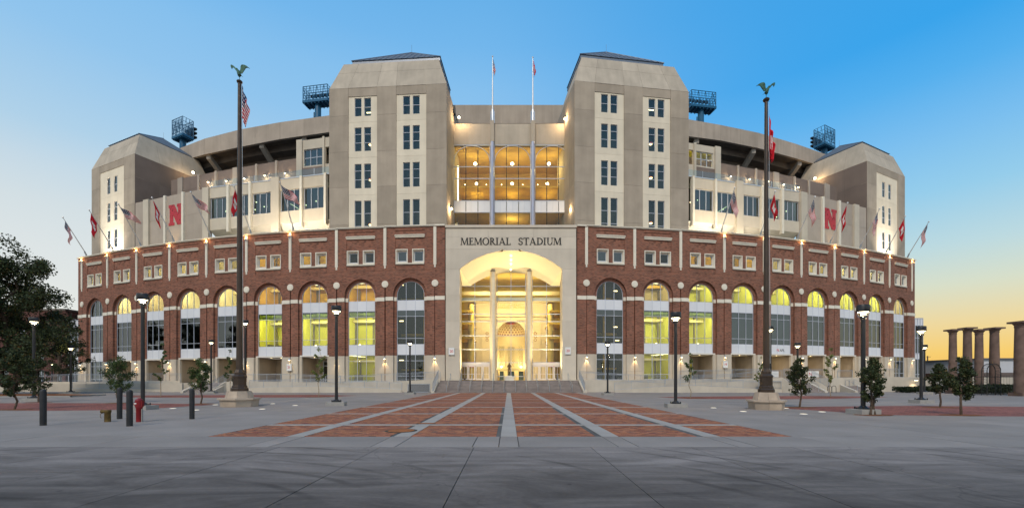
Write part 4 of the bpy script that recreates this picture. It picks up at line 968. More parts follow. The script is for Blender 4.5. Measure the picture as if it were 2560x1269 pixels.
# black serif lettering
def glyph(ch):
    """serif capitals from thick and thin strokes on a unit height; returns list of polygons, width"""
    T, t, s = .15, .06, .035
    P = []
    def bx(x0, y0, x1, y1): P.append([(x0, y0), (x1, y0), (x1, y1), (x0, y1)])
    def st(x0, y0, x1, y1, w):
        P.append([(x0-w/2, y0), (x0+w/2, y0), (x1+w/2, y1), (x1-w/2, y1)])
    def serif(x, y, w=.3): bx(x-w/2, y, x+w/2, y+s)
    def bowl(cx, cy, rx, ry, a0, a1, Tx, ty, n=14):
        for k in range(n):
            a, b = a0+(a1-a0)*k/n, a0+(a1-a0)*(k+1)/n
            P.append([(cx+rx*math.cos(a), cy+ry*math.sin(a)), (cx+rx*math.cos(b), cy+ry*math.sin(b)), (cx+(rx-Tx)*math.cos(b), cy+(ry-ty)*math.sin(b)), (cx+(rx-Tx)*math.cos(a), cy+(ry-ty)*math.sin(a))])
    pi = math.pi
    if ch == 'M':
        st(.1, 0, .15, 1, t); st(.19, 1, .5, 0.02, T); st(.5, .02, .82, 1, t); st(.9, 0, .86, 1, T); serif(.1, 0, .24); serif(.9, 0, .3); serif(.13, 1-s, .2); serif(.88, 1-s, .24); return P, 1.02
    if ch == 'E':
        bx(.1, 0, .1+T, 1); bx(.02, 0, .6, t*.9); bx(.02, 1-t*.9, .57, 1); bx(.2, .49, .48, .49+t*.9); bx(.56, 0, .61, .2); bx(.53, .82, .57, 1); bx(.45, .42, .48, .62); return P, .64
    if ch == 'O':
        bowl(.44, .5, .44, .52, 0, 2*pi, T, t*.8, 28); return P, .88
    if ch == 'R':
        bx(.1, 0, .1+T, 1); serif(.17, 0, .32); serif(.12, 1-s, .2); bowl(.28, .74, .3, .26, -pi/2, pi/2, T, t); bx(.2, 1-t, .3, 1); bx(.2, .48, .3, .48+t); st(.34, .5, .68, 0, T); serif(.72, 0, .2); return P, .76
    if ch == 'I':
        bx(.1, 0, .1+T, 1); serif(.175, 0, .34); serif(.175, 1-s, .34); return P, .36
    if ch == 'A':
        st(.1, 0, .40, 1, t); st(.72, 0, .40, 1, T); bx(.2, .3, .62, .3+t*.8); serif(.1, 0, .24); serif(.74, 0, .32); return P, .86
    if ch == 'L':
        bx(.1, 0, .1+T, 1); bx(.02, 0, .6, t*.9); serif(.175, 1-s, .34); bx(.56, 0, .61, .22); return P, .62
    if ch == 'S':
        bowl(.28, .745, .26, .265, .3, pi*1.5, T*.8, t); bowl(.28, .255, .28, .265, -pi*.85, pi/2, T*.85, t); bx(.5, .72, .53, .95); bx(.02, .06, .05, .28); return P, .58
    if ch == 'T':
        bx(.3, 0, .3+T, 1); bx(.02, 1-t*.9, .74, 1); serif(.375, 0, .34); bx(.02, .78, .06, 1); bx(.7, .78, .74, 1); return P, .76
    if ch == 'D':
        bx(.1, 0, .1+T, 1); serif(.12, 0, .2); serif(.12, 1-s, .2); bowl(.32, .5, .5, .5, -pi/2, pi/2, T, t); bx(.2, 0, .34, t); bx(.2, 1-t, .34, 1); return P, .84
    if ch == 'U':
        bx(.1, .3, .1+T, 1); bx(.68, .3, .68+t, 1); bowl(.42, .32, .32, .34, pi, 2*pi, .12, t); serif(.175, 1-s, .34); serif(.71, 1-s, .26); return P, .84
    return P, .42
txt = 'MEMORIAL  STADIUM'; hgt = pv(595.0)-pv(612.0); 
tot = sum(glyph(c)[1]*.98+.06 for c in txt)
want = pu(1404)-pu(1151.5); kx = want/(tot*hgt)
sgn = thing('stadium_sign', 'black serif letters MEMORIAL STADIUM on the stone over the portal arch', 'sign', (pu(1151.5), YP-.02, EYE+pv(611.5)))
x = 0
for c in txt:
    P_, w_ = glyph(c)
    if P_:
        q = MB()
        for i, pl in enumerate(P_):
            f = -.05-.0006*i
            lo = [(p[0]*hgt*kx, f, p[1]*hgt) for p in pl]; hi = [(p[0]*hgt*kx, .02, p[1]*hgt) for p in pl]
            n = len(pl); k = len(q.v); q.v += lo+hi; q.f.append(tuple(range(k, k+n))); q.m.append(0)
            for j in range(n): q.f.append((k+j, k+(j+1) % n, k+n+(j+1) % n, k+n+j)); q.m.append(0)
        q.build('letter', M['ink'], sgn, Matrix.Translation((x, 0, 0)))
    x += (w_*.98+.06)*hgt*kx

# ------------------------------------------------------------------ towers
def hexpanel(parent, c4, t, mat, name='precast_panel', shrink=.012):
    """panel from four corners (counter-clockwise seen from outside), thickness inward"""
    c = [Vector(p) for p in c4]; mid_ = sum(c, Vector())/4; nrm = (c[1]-c[0]).cross(c[3]-c[0]).normalized()
    cs = []
    for i, p in enumerate(c):
        a = (c[(i+1) % 4]-p); b = (c[(i-1) % 4]-p); a = a.normalized() if a.length > 1e-4 else a; b = b.normalized() if b.length > 1e-4 else b
        cs.append(p+a*shrink+b*shrink)
    q = MB(); q.hexa([p-nrm*t for p in cs]+cs); return q.build(name, mat, parent)
def twindow(X, cx, y0, y1, w, splits, key, z=-.16, name='tower_window'):
    """narrow sash window; local frame of the tower front"""
    f = MB(); hw = w/2
    f.box((-hw, y0, z-.04), (-hw+.05, y1, z+.05)); f.box((hw-.05, y0, z-.04), (hw, y1, z+.05)); f.box((-hw, y0, z-.04), (hw, y0+.05, z+.05)); f.box((-hw, y1-.05, z-.04), (hw, y1, z+.05))
    ys = [y0+(y1-y0)*s for s in splits]
    for y in ys: f.box((-hw, y-.03, z-.04), (hw, y+.03, z+.06))
    o = f.build(name, M['winframe'], stadium, X @ Matrix.Translation((cx, 0, 0)))
    ed = [y0]+ys+[y1]
    for a, b in zip(ed, ed[1:]):
        q = MB(); q.box((-hw+.05, a+.03, z-.01), (hw-.05, b-.03, z)); q.build('tower_pane', M['glass'] if key != 't' else M['teal'], o)
    return o
def tower(A, B, depth, SH, TOPZ, bat, cols, bays, inner, windows, roofspec, v0=17.0, capcols=None, side_inset=None):
    """A,B front corners left to right (ground plan); SH shoulder height, TOPZ top, bat: batter inset"""
    ex = B-A; w = ex.length; mid_ = (A+B)/2; o = Vector((mid_.x, mid_.y, zb(mid_.x))); X = frame(o, ex)
    h = w/2; c = MB(); i = .36
    # core: set back from the panels, with dark rooms behind the windows
    zf = -1.3
    c.box((-h+.02, v0, -depth), (h-.02, SH, zf)); c.box((-h+.005, v0, zf), (-h+.45, SH, -.02)); c.box((h-.45, v0, zf), (h-.005, SH, -.02))
    c.hexa([(-h+.03, SH, -depth), (h-.03, SH, -depth), (h-.03, SH, -.04), (-h+.03, SH, -.04), (-h+bat+.03, TOPZ-.02, -depth+bat), (h-bat-.03, TOPZ-.02, -depth+bat), (h-bat-.03, TOPZ-.02, -bat-.04), (-h+bat+.03, TOPZ-.02, -bat-.04)])
    t = c.build('tower', M['cap'], stadium, X)
    q = MB(); q.box((-h+.5, v0, zf-.002+.01), (h-.5, SH-.1, zf+.05)); q.build('tower_interior', M['darkroom'], t)
    # front panels
    xs_ = [-h]; 
    for f in cols: xs_.append(xs_[-1]+f*w/sum(cols))
    for k in range(len(cols)):
        a, b = xs_[k], xs_[k+1]
        if k in bays:
            cx = (a+b)/2; top = windows['top']
            hexpanel(t, [(a, top, -.03), (b, top, -.03), (b, SH, -.03), (a, SH, -.03)], .3, M['cap'] if windows.get('capdark') else M['taupe'])
            st = windows['stories']
            for r, (s0, s1, y0, y1, spl, key) in enumerate(st):
                holes = []
                for u in windows['cx']: holes.append(rect(cx+u-windows['w']/2, y0, cx+u+windows['w']/2, y1))
                me = plate(rect(a+.01, s0+.01, b-.01, s1-.01), [hh for hh in holes if hh[0][1] > s0] , .28, -.10); me.materials.append(M['cream']); link('precast_panel', me, t)
                for u in windows['cx']: twindow(X, cx+u, y0, y1, windows['w'], spl, key, -.24)
        else:
            for (y0, y1) in zip(windows['piers'], windows['piers'][1:]):
                hexpanel(t, [(a, y0, 0), (b, y0, 0), (b, y1, 0), (a, y1, 0)], .32, M['taupe'])
    # battered cap, two courses
    def cp(fx, ft, zoff=0): 
        x = -h+fx*w; 
        return (x*(1-2*bat*ft/w), SH+(TOPZ-SH)*ft, -bat*ft+.012)
    cc = capcols or cols; fx = [0]
    for f in cc: fx.append(fx[-1]+f/sum(cc))
    for (t0, t1) in ((0, .62), (.62, 1)):
        for a, b in zip(fx, fx[1:]): hexpanel(t, [cp(a, t0), cp(b, t0), cp(b, t1), cp(a, t1)], .05, M['cap'], 'cap_panel')
    # side panels on the visible flank
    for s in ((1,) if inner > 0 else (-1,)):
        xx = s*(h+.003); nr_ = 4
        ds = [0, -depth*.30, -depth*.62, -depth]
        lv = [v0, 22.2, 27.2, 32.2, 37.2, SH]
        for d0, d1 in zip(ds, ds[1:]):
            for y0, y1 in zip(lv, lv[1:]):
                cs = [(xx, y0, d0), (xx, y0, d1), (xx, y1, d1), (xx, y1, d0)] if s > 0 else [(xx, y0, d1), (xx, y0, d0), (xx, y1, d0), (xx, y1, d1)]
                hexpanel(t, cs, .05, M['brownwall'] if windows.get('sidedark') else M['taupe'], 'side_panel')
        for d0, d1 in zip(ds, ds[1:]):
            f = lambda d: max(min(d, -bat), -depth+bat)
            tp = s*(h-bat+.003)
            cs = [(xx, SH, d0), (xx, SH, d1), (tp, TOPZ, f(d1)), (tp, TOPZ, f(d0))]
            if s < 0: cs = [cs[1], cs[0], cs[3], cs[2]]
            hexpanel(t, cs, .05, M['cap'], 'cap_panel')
    # metal hipped roof
    x0, x1, zf_, zbk, e, rise, apx = roofspec
    r = MB(); r.box((x0, TOPZ-.05, zbk), (x1, TOPZ+e, zf_)); rf = r.build('roof_eave', M['roofedge'], t)
    r = MB(); ap = (apx, TOPZ+e+rise, (zf_+zbk)/2-.5); ap2 = (apx, TOPZ+e+rise, (zf_+zbk)/2-2.0)
    cn = [(x0-.1, TOPZ+e, zf_+.1), (x1+.1, TOPZ+e, zf_+.1), (x1+.1, TOPZ+e, zbk), (x0-.1, TOPZ+e, zbk)]
    for a, b in ((0, 1), (1, 2), (2, 3), (3, 0)): r.face([cn[a], cn[b], ap])
    r.build('hipped_roof', M['roofm'], t)
    r = MB(); n = 16
    for k in range(1, n):
        x = x0+(x1-x0)*k/n
        # rib from the eave up the front slope to the hip line
        f = (x-x0)/(apx-x0) if x < apx else (x1-x)/(x1-apx)
        d0 = Vector((x, TOPZ+e+.03, zf_+.1)); d1 = Vector((x, TOPZ+e+rise*f+.03, zf_+.1+(ap[2]-zf_-.1)*f)); r.tube(d0, d1, .05, n=4)
    r.tube(Vector(cn[0]), Vector(ap), .08, n=5); r.tube(Vector(cn[1]), Vector(ap), .08, n=5); r.tube(Vector(ap), Vector(ap)+Vector((0, 1.2, 0)), .02, n=4)
    o = r.build('roof_ribs', M['roofedge'], t); o['kind'] = 'stuff'
    return X, w, t
def pt(px, Y): return Vector(((px-CX)/F*Y, Y, 0))
SH1, TP1 = 41.3, 45.8
ST = [(18.5, 26.2, 19.8, 25.4, (.36, .68), 'g'), (26.2, 31.5, 27.15, 30.6, (.36, .72), 'g'), (31.5, 36.5, 32.4, 35.75, (.36, .72), 'g'), (36.5, 40.1, 37.35, 39.9, (.5,), 'g')]
WD = dict(top=40.1, stories=ST, cx=(-.69, .69), w=1.0, piers=[18, 22.0, 27.3, 32.3, 37.4, SH1])
XTL, wTL, tTL = tower(pt(823, 59.65), pt(1116.5, 58.5), 9.5, SH1, TP1, 1.45, (48, 72, 48, 74, 50), (1, 3), 1, WD, (-5.75, 7.15, -1.55, -8.6, .45, 4.0, 1.8))
XTR, wTR, tTR = tower(pt(1436.5, 58.3), pt(1722, 60.6), 9.5, SH1, TP1, 1.45, (50, 74, 48, 72, 48), (1, 3), -1, WD, (-7.15, 5.4, -1.55, -8.6, .45, 4.0, -1.8))
SO = [(18.5, 24.6, 21.5, 22.6, (), 't'), (24.6, 29.5, 25.3, 28.7, (.5,), 't'), (29.5, 35.0, 30.3, 33.9, (.35, .7), 't'), (35.0, 40.0, 35.6, 38.6, (.5,), 't')]
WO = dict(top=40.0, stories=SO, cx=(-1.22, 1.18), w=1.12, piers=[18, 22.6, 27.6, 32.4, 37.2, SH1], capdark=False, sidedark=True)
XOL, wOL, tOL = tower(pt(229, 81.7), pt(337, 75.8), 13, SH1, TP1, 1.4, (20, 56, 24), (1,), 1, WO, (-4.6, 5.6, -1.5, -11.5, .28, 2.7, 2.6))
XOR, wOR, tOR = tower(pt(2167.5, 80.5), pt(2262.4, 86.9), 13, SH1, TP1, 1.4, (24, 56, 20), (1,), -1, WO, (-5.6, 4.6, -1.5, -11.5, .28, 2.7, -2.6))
# lit fittings seen inside the tower windows
def lit(X, x, y, kind, z=-.75):
    q = MB()
    if kind == 'dome':
        q.ball((x, y, z), .24, n=12, k=6, sc=(1, .6, 1)); o = q.build('pendant_lamp', M['warm2'], stadium, X)
        q = MB(); q.lathe([(.27, 0), (.25, .12), (.12, .2)], (0, 0, 0), 12); 
        for i, c in enumerate(q.v): q.v[i] = (c[0]+x, c[2]+y+.02, c[1]+z)
        q.build('lamp_shade', M['redlamp'], o)
    else:
        q.box((x-.45, y-.05, z-.05), (x+.45, y+.05, z+.05)); q.build('strip_lamp', M['strip'], stadium, X)
lx = (-wTL/2+wTL*(48+36)/292+.85)
for y in (33.6, 28.6, 22.2): lit(XTL, lx, y, 'dome')
lit(XTL, lx-.1, 38.2, 'strip')
rx = (-wTR/2+wTR*(50+74+48+36)/292-.55)
for y in (33.8, 28.9, 22.4): lit(XTR, rx, y, 'dome')
lit(XTR, rx, 38.7, 'strip')

# ------------------------------------------------------------------ glazed bays between the towers
YM = 63.6; MX = Matrix.Translation((0, YM, EYE)) @ Matrix.Rotation(math.radians(90), 4, 'X')
def mu(px): return (px-CX)*YM/F
def mv(py): return (HY-py)*YM/F
CB = [1134.5, 1225, 1236, 1326.5, 1337.5, 1425]
m = MB(); m.box((mu(1120), mv(362), -.6), (mu(1440), mv(310), 0)); head = m.build('link_wall', M['cap'], stadium, MX)
for a, b in zip([1134.5, 1230.5, 1332], [1230.5, 1332, 1427]):
    hexpanel(head, [(mu(a), mv(361.5), .06), (mu(b), mv(361.5), .06), (mu(b), mv(310), .06), (mu(a), mv(310), .06)], .05, M['cap'])
for a, b in ((1119, 1134), (1427, 1442)):
    m = MB(); m.box((mu(a), mv(575), -.5), (mu(b), mv(310), .1)); m.build('link_pier', M['taupe'], head)
for px in (1230.5, 1332):
    m = MB(); m.box((mu(px-5), mv(358), 0), (mu(px+5), mv(306), .55)); m.build('boss', M['cap'], head)
    m = MB(); m.lathe([(.30, 0), (.30, mv(358)-mv(572))], (mu(px), 0, 0), 18)
    for i, c in enumerate(m.v): m.v[i] = (c[0], c[2]+mv(572), c[1]+.30)
    m.build('steel_column', M['steelcol'], head, None, True)
m = MB(); m.box((mu(1134), mv(530), -.2), (mu(1427), mv(502.5), -.06)); band_ = m.build('spandrel_band', M['winframe'], stadium, MX)
for (a, b) in ((1134.5, 1225), (1236, 1326.5), (1337.5, 1426)):
    n = 3 if True else 4
    for k in range(6):
        x0 = a+(b-a)*k/6; x1 = a+(b-a)*(k+1)/6
        hexpanel(band_, [(mu(x0), mv(530), 0), (mu(x1), mv(530), 0), (mu(x1), mv(502.5), 0), (mu(x0), mv(502.5), 0)], .06, M['white'], 'spandrel_panel')
    f = MB(); X3 = [a, a+(b-a)/3, a+2*(b-a)/3, b]
    for x in X3[1:3]: f.box((mu(x)-.05, mv(575), -.12), (mu(x)+.05, mv(362), 0))
    mull = f; f = MB()
    for x in (a, b): f.box((mu(x)-.05, mv(575), -.12), (mu(x)+.05, mv(362), .02))
    for y in (363, 417, 446.5, 502, 530.5): f.box((mu(a), mv(y)-.055, -.1), (mu(b), mv(y)+.055, .04))
    c, rx_, ry_ = (mu(a)+mu(b))/2, (mu(b)-mu(a))/2-.05, mv(365)-mv(403)
    pts = [(c+rx_*math.cos(math.pi*k/24), mv(403)+ry_*math.sin(math.pi*k/24)) for k in range(25)]
    for p, q_ in zip(pts, pts[1:]): f.tube((*p, .04), (*q_, .04), .06, n=5)
    fw = f.build('lounge_window', M['winframe'], stadium, MX); mull.build('mullion', M['iron'], fw)
    ry = [(530, 575), (446.5, 502), (417, 446.5), (363, 417)]
    for i in range(3):
        for (y1, y0) in ry:
            q = MB(); q.box((mu(X3[i])+.05, mv(y0)+.05, -.07), (mu(X3[i+1])-.05, mv(y1)-.05, -.06)); q.build('lounge_pane', M['clear'], fw)
# rooms behind: lounge with lit ceiling, dim ground strip
def mroom(y0, y1, dpt, mat, name='lounge'):
    q = MB(); a, b = mu(1134), mu(1427); z0, z1 = -.25, -dpt
    q.face([(a, y0, z1), (b, y0, z1), (b, y1, z1), (a, y1, z1)]); q.face([(a, y0, z0), (b, y0, z0), (b, y0, z1), (a, y0, z1)]); q.face([(a, y1, z0), (b, y1, z0), (b, y1, z1), (a, y1, z1)])
    for x in (a, b): q.face([(x, y0, z0), (x, y1, z0), (x, y1, z1), (x, y0, z1)])
    return q.build(name, M[mat], stadium, MX)
M['lounge'] = node_mat('lounge_plaster', (.48, .33, .10), .85, var=.12, scale=.5)
lo = mroom(mv(500), mv(362), 9, 'lounge'); dm = mroom(mv(580), mv(531), 7, 'hallgold')
q = MB(); q.box((mu(1140), mv(446), -8.9), (mu(1420), mv(443), -3.0)); q.build('mezzanine', M['amroom'], lo)
q = MB(); q.box((mu(1140), mv(462), -8.9), (mu(1420), mv(446.2), -7.5)); q.build('mezzanine_front', M['raw'], lo)
q = MB()
for px in (1185, 1281, 1376):
    for (y, z, r) in ((389, -2.4, .27), (419, -5.2, .25)): q = MB(); q.ball((mu(px), mv(y), z), r, n=14, k=7, sc=(1, .75, 1)); q.build('globe_lamp', M['warm'], lo)
    q = MB(); q.ball((mu(px)*1.04, mv(459), -6.6), .30, n=12, k=6, sc=(1, .6, 1)); q.build('globe_lamp', M['warm2'], lo)
    a = MX @ Vector((mu(px), mv(396), -2.6)); lamp('lounge_light', 'POINT', a, 420, (1, .74, .22), .35)
    a = MX @ Vector((mu(px), mv(470), -5.2)); lamp('lounge_light', 'POINT', a, 120, (1, .74, .26), .3)
    q = MB()
    for k in range(3): q.ball((mu(px-28+28*k), mv(437), -3.2), .07, n=6, k=4)
    q.build('downlight', M['warm'], lo)
q = MB()
for px in (1180, 1262, 1345, 1381): q.box((mu(px)-.35, mv(501), -1.2), (mu(px)+.35, mv(497), -.7)); q.box((mu(px)-.35, mv(497), -1.2), (mu(px)-.25, mv(493), -.7))
q.build('chairs', M['iron'], lo)['kind'] = 'stuff'
for px, s in ((1143, 1), (1414.5, -1)):
    q = MB(); q.box((mu(px)-.09, mv(500), -1.0), (mu(px)+.09, mv(407), -.9)); q.build('edge_light', M['strip'], lo)
q = MB(); q.ball((mu(1280), mv(556), -2.2), .42, n=12, k=6, sc=(1, .6, 1)); q.build('globe_lamp', M['warm'], dm)
a = MX @ Vector((mu(1280), mv(552), -2.6)); lamp('lounge_light', 'POINT', a, 160, (1, .74, .26), .3)
# upper wall behind
YU = 76.0
m = MB(); mq = lambda px: (px-CX)*YU/F; mz = lambda py: EYE+(HY-py)*YU/F
m.box((mq(1110), YU, mz(312)), (mq(1450), YU+.6, mz(262.5))); uw = m.build('upper_wall', M['fascia'], stadium)
for k in range(5):
    a = 1125+64*k; hexpanel(uw, [(mq(a), YU-.04, mz(309)), (mq(a+64), YU-.04, mz(309)), (mq(a+64), YU-.04, mz(263)), (mq(a), YU-.04, mz(263))], .04, M['fascia'])
m = MB(); m.box((mu(1115), YM-.0, EYE+mv(309.6)), (mu(1445), YU+2, EYE+mv(309))); m.build('link_roof', M['raw'], stadium)
# ------------------------------------------------------------------ suites, parapet, upper deck
def Zw(x, v): return zb(x)+v
def interp(tab):
    def f(px):
        for (a, ya), (b, yb) in zip(tab, tab[1:]):
            if px <= b or (b, yb) == tab[-1]: 
                Y = 1/(1/ya+(1/yb-1/ya)*(px-a)/(b-a)); return Vector(((px-CX)/F*Y, Y, 0))
    return f
suiteL = interp([(325, 76.4), (337, 75.8), (506, 70.4), (823, 65.6)]); suiteR = interp([(1720, 67.3), (1998, 73.3), (2167, 80.5), (2178, 81.0)])
def vz(p, px, py): return (yh(px)-py)*p.y/F      # height over the level datum of a pixel on a wall at p
def wpanel(parent, fn, pa, pb, va, vb, mat, off=0., t=.3, name='precast_panel', shrink=.012):
    """upright panel between two bearings; va, vb = (bottom, top)"""
    A, B = fn(pa), fn(pb); d = (B-A).normalized(); nrm = Vector((d.y, -d.x, 0))
    A = A+nrm*off; B = B+nrm*off
    c = [Vector((A.x, A.y, Zw(A.x, va[0]))), Vector((B.x, B.y, Zw(B.x, vb[0]))), Vector((B.x, B.y, Zw(B.x, vb[1]))), Vector((A.x, A.y, Zw(A.x, va[1])))]
    return hexpanel(parent, c, t, mat, name, shrink)
def fin(parent, fn, px, w, v0, v1, mat, off=.35, name='fin'):
    return wpanel(parent, fn, px-w/2, px+w/2, (v0, v1), (v0, v1), mat, off, off+.25, name, 0)
M['suitec'] = node_mat('suite_precast', (.56, .49, .39), .85, var=.07, scale=.5, bump=.06, rnd=.05, fine=.03, streak=.08)
M['nwall'] = node_mat('lower_taupe_precast', (.40, .335, .275), .85, var=.07, scale=.5, bump=.06, rnd=.05, fine=.03, streak=.08)
M['warmsuite'] = node_mat('suite_interior', (.11, .10, .075), .9, var=.4, scale=.6)
def suites(fn, wins, finpx, nseg, ends, railpx, right):
    s = 1 if right else -1
    root = MB(); 
    # backing interior
    a, b = ends
    for (p0, p1) in [(a+(b-a)*k/8, a+(b-a)*(k+1)/8) for k in range(8)]:
        A, B = fn(p0), fn(p1); d = (B-A).normalized(); n_ = Vector((d.y, -d.x, 0)); A = A-n_*3; B = B-n_*3
        root.face([(A.x, A.y, Zw(A.x, 20)), (B.x, B.y, Zw(B.x, 20)), (B.x, B.y, Zw(B.x, 32)), (A.x, A.y, Zw(A.x, 32))])
    r = root.build('suite_level', M['warmsuite'], stadium)
    top, wt, wb, bot = 32.3, 30.55, 27.15, 25.2
    # panels over, between and under the windows
    for (p0, p1) in wins:
        wpanel(r, fn, p0-1, p1+1, (wt, top), (wt, top), M['suitec']); wpanel(r, fn, p0-1, p1+1, (bot, wb), (bot, wb), M['suitec'])
        A, B = fn(p0), fn(p1)
        ex = B-A; w = ex.length; md = (A+B)/2; X = frame((md.x, md.y, zb(md.x)), ex)
        f = MB(); h = w/2
        for k in range(4): x = -h+w*k/3; f.box((x-.045, wb, -.3), (x+.045, wt, -.18))
        for y in (wb, wt-.09): f.box((-h, y, -.3), (h, y+.09, -.18))
        o = f.build('suite_window', M['winframe'], stadium, X)
        for k in range(3):
            q = MB(); q.box((-h+w*k/3+.05, wb+.09, -.26), (-h+w*(k+1)/3-.05, wt-.09, -.25)); q.build('suite_pane', M['teal'], o)
        q = MB()
        for k in range(2): q.ball((R.uniform(-h*.8, h*.8), wb+R.uniform(1.2, 3.0), -2.0), .09, n=6, k=4)
        q.build('downlight', M['warm'], o)
    gaps = sorted(wins); prev = None
    for (p0, p1) in gaps:
        if prev is not None and p0-prev > 2.2: wpanel(r, fn, prev+1, p0-1, (bot, top), (bot, top), M['suitec'])
        prev = p1
    for px, w, v0 in finpx: fin(r, fn, px, w, v0, top+.05 if w < 10 else top+.3, M['trim'] if w < 10 else M['suitec'])
    return r
WL = [(525.5, 568.6), (577.7, 623.4), (632, 680), (701, 750), (759.5, 810)]
WRt = [(1735, 1783), (1791, 1837), (1856, 1899.5), (1908, 1949.5), (1958, 1997)]
sl_ = suites(suiteL, WL, [(572.8, 5.5, 24.6), (627.6, 5.5, 24.6), (755, 5.5, 24.4), (815, 5.5, 24.4), (690.5, 20, 18)], 5, (520, 823), None, False)
sr_ = suites(suiteR, WRt, [(1731, 5, 24.4), (1787, 5, 24.4), (1904, 5, 24.6), (1953.5, 5, 24.6), (1846.5, 17, 18)], 5, (1722, 2003), None, True)
q = MB(); A = suiteL(713); q.tube((A.x, A.y+1.6, Zw(A.x, 29.0)), (A.x+2.6, A.y+1.2, Zw(A.x, 27.4)), .05, n=5); q.build('strip_lamp', M['strip'], sl_)
q = MB(); A = suiteR(1830); q.tube((A.x, A.y+1.6, Zw(A.x, 29.0)), (A.x-2.6, A.y+1.2, Zw(A.x, 27.4)), .05, n=5); q.build('strip_lamp', M['strip'], sr_)
# end block with the letter, and soffits
def endblock(fn, ps, tower_side, fins, wide):
    r = None
    for p0, p1 in zip(ps, ps[1:]):
        for v0, v1 in ((18, 23.2), (23.2, 28.4), (28.4, 32.3)):
            o = wpanel(r or stadium, fn, p0, p1, (v0, v1), (v0, v1), M['nwall'], 0, .4, 'end_block' if r is None else 'precast_panel')
            r = r or o
    for px, w in fins: fin(r, fn, px, w, 18, 32.35, M['trim'] if w < 10 else M['suitec'], .3)
    return r
ebl = endblock(suiteL, [338.5, 362, 375.5, 415, 460, 513, 525], -1, [(368.5, 13), (415, 5), (460, 5), (517, 15)], 0)
ebr = endblock(suiteR, [1997, 2013, 2055, 2096, 2130, 2148, 2165.5], 1, [(2007, 15), (2055, 4.5), (2096, 4.5), (2138, 12)], 0)
for fn, (a, b), rt in ((suiteL, (525, 823), 0), (suiteR, (1722, 1998), 1)):
    r = sl_ if not rt else sr_
    n = 6; q1, q2, q3 = MB(), MB(), MB()
    for k in range(n):
        A, B = fn(a+(b-a)*k/n), fn(a+(b-a)*(k+1)/n); d = (B-A).normalized(); nn = Vector((d.y, -d.x, 0))
        C, D = A-nn*4.2, B-nn*4.2
        q1.face([(A.x, A.y, Zw(A.x, 25.2)), (B.x, B.y, Zw(B.x, 25.2)), (D.x, D.y, Zw(D.x, 22.4)), (C.x, C.y, Zw(C.x, 22.4))])
        q2.face([(C.x, C.y, Zw(C.x, 22.4)), (D.x, D.y, Zw(D.x, 22.4)), (D.x, D.y, Zw(D.x, 17)), (C.x, C.y, Zw(C.x, 17))])
        C, D = A-nn*5.6, B-nn*5.6
        q3.face([(A.x, A.y, Zw(A.x, 32.25)), (B.x, B.y, Zw(B.x, 32.25)), (D.x, D.y, Zw(D.x, 32.25)), (C.x, C.y, Zw(C.x, 32.25))])
    q2.build('lower_wall', M['soffit'], r); q3.build('balcony_floor', M['raw'], r); q = q1
    q.build('suite_soffit', M['soffit'], r)
    q = MB()
    for k in range(5):
        A = fn(a+(b-a)*(k+.5)/5); q.ball((A.x*.985, A.y+1.6, Zw(A.x, 24.02)), .10, n=8, k=4)
    q.build('downlight', M['warm'], r)
    # soffit floods on the roof deck below
    for px, pw in (((700, 210), (780, 210), (640, 60)) if not rt else ((1750, 210), (1810, 210), (1880, 90))):
        A = fn(px); c = Vector((A.x*.985, A.y-3.8, Zw(A.x, 20.9))); q = MB(); q.box((-.25, -.2, -.3), (.25, .2, .0)); q.build('deck_flood', M['lampdark'], stadium, Matrix.Translation(c))
        lamp('deck_flood_light', 'SPOT', c+Vector((0, .0, .3)), pw*9, (1, .86, .64), .15, 130, .8, c+Vector((0, 4, 4.2)))
    # glass balustrade
    ra, rb = (525, 823) if not rt else (1722, 1997)
    bl = thing('balustrade', 'clear glass balustrade along the balcony over the %s suite windows' % ('left' if not rt else 'right'), 'railing'); bl['group'] = 'glass balcony balustrades'
    n = 8
    for k in range(n):
        wpanel(bl, fn, ra+(rb-ra)*k/n, ra+(rb-ra)*(k+1)/n, (32.42, 33.45), (32.42, 33.45), M['rail'], .05, .03, 'glass_panel', .03)
        A = fn(ra+(rb-ra)*k/n); q = MB(); q.box((A.x-.03, A.y-.08, Zw(A.x, 32.3)), (A.x+.03, A.y-.02, Zw(A.x, 33.45))); q.build('post', M['galv'], bl)
    for k in range(n): wpanel(bl, fn, ra+(rb-ra)*k/n, ra+(rb-ra)*(k+1)/n, (32.3, 32.42), (32.3, 32.42), M['alu'], .07, .08, 'bottom_rail', 0)
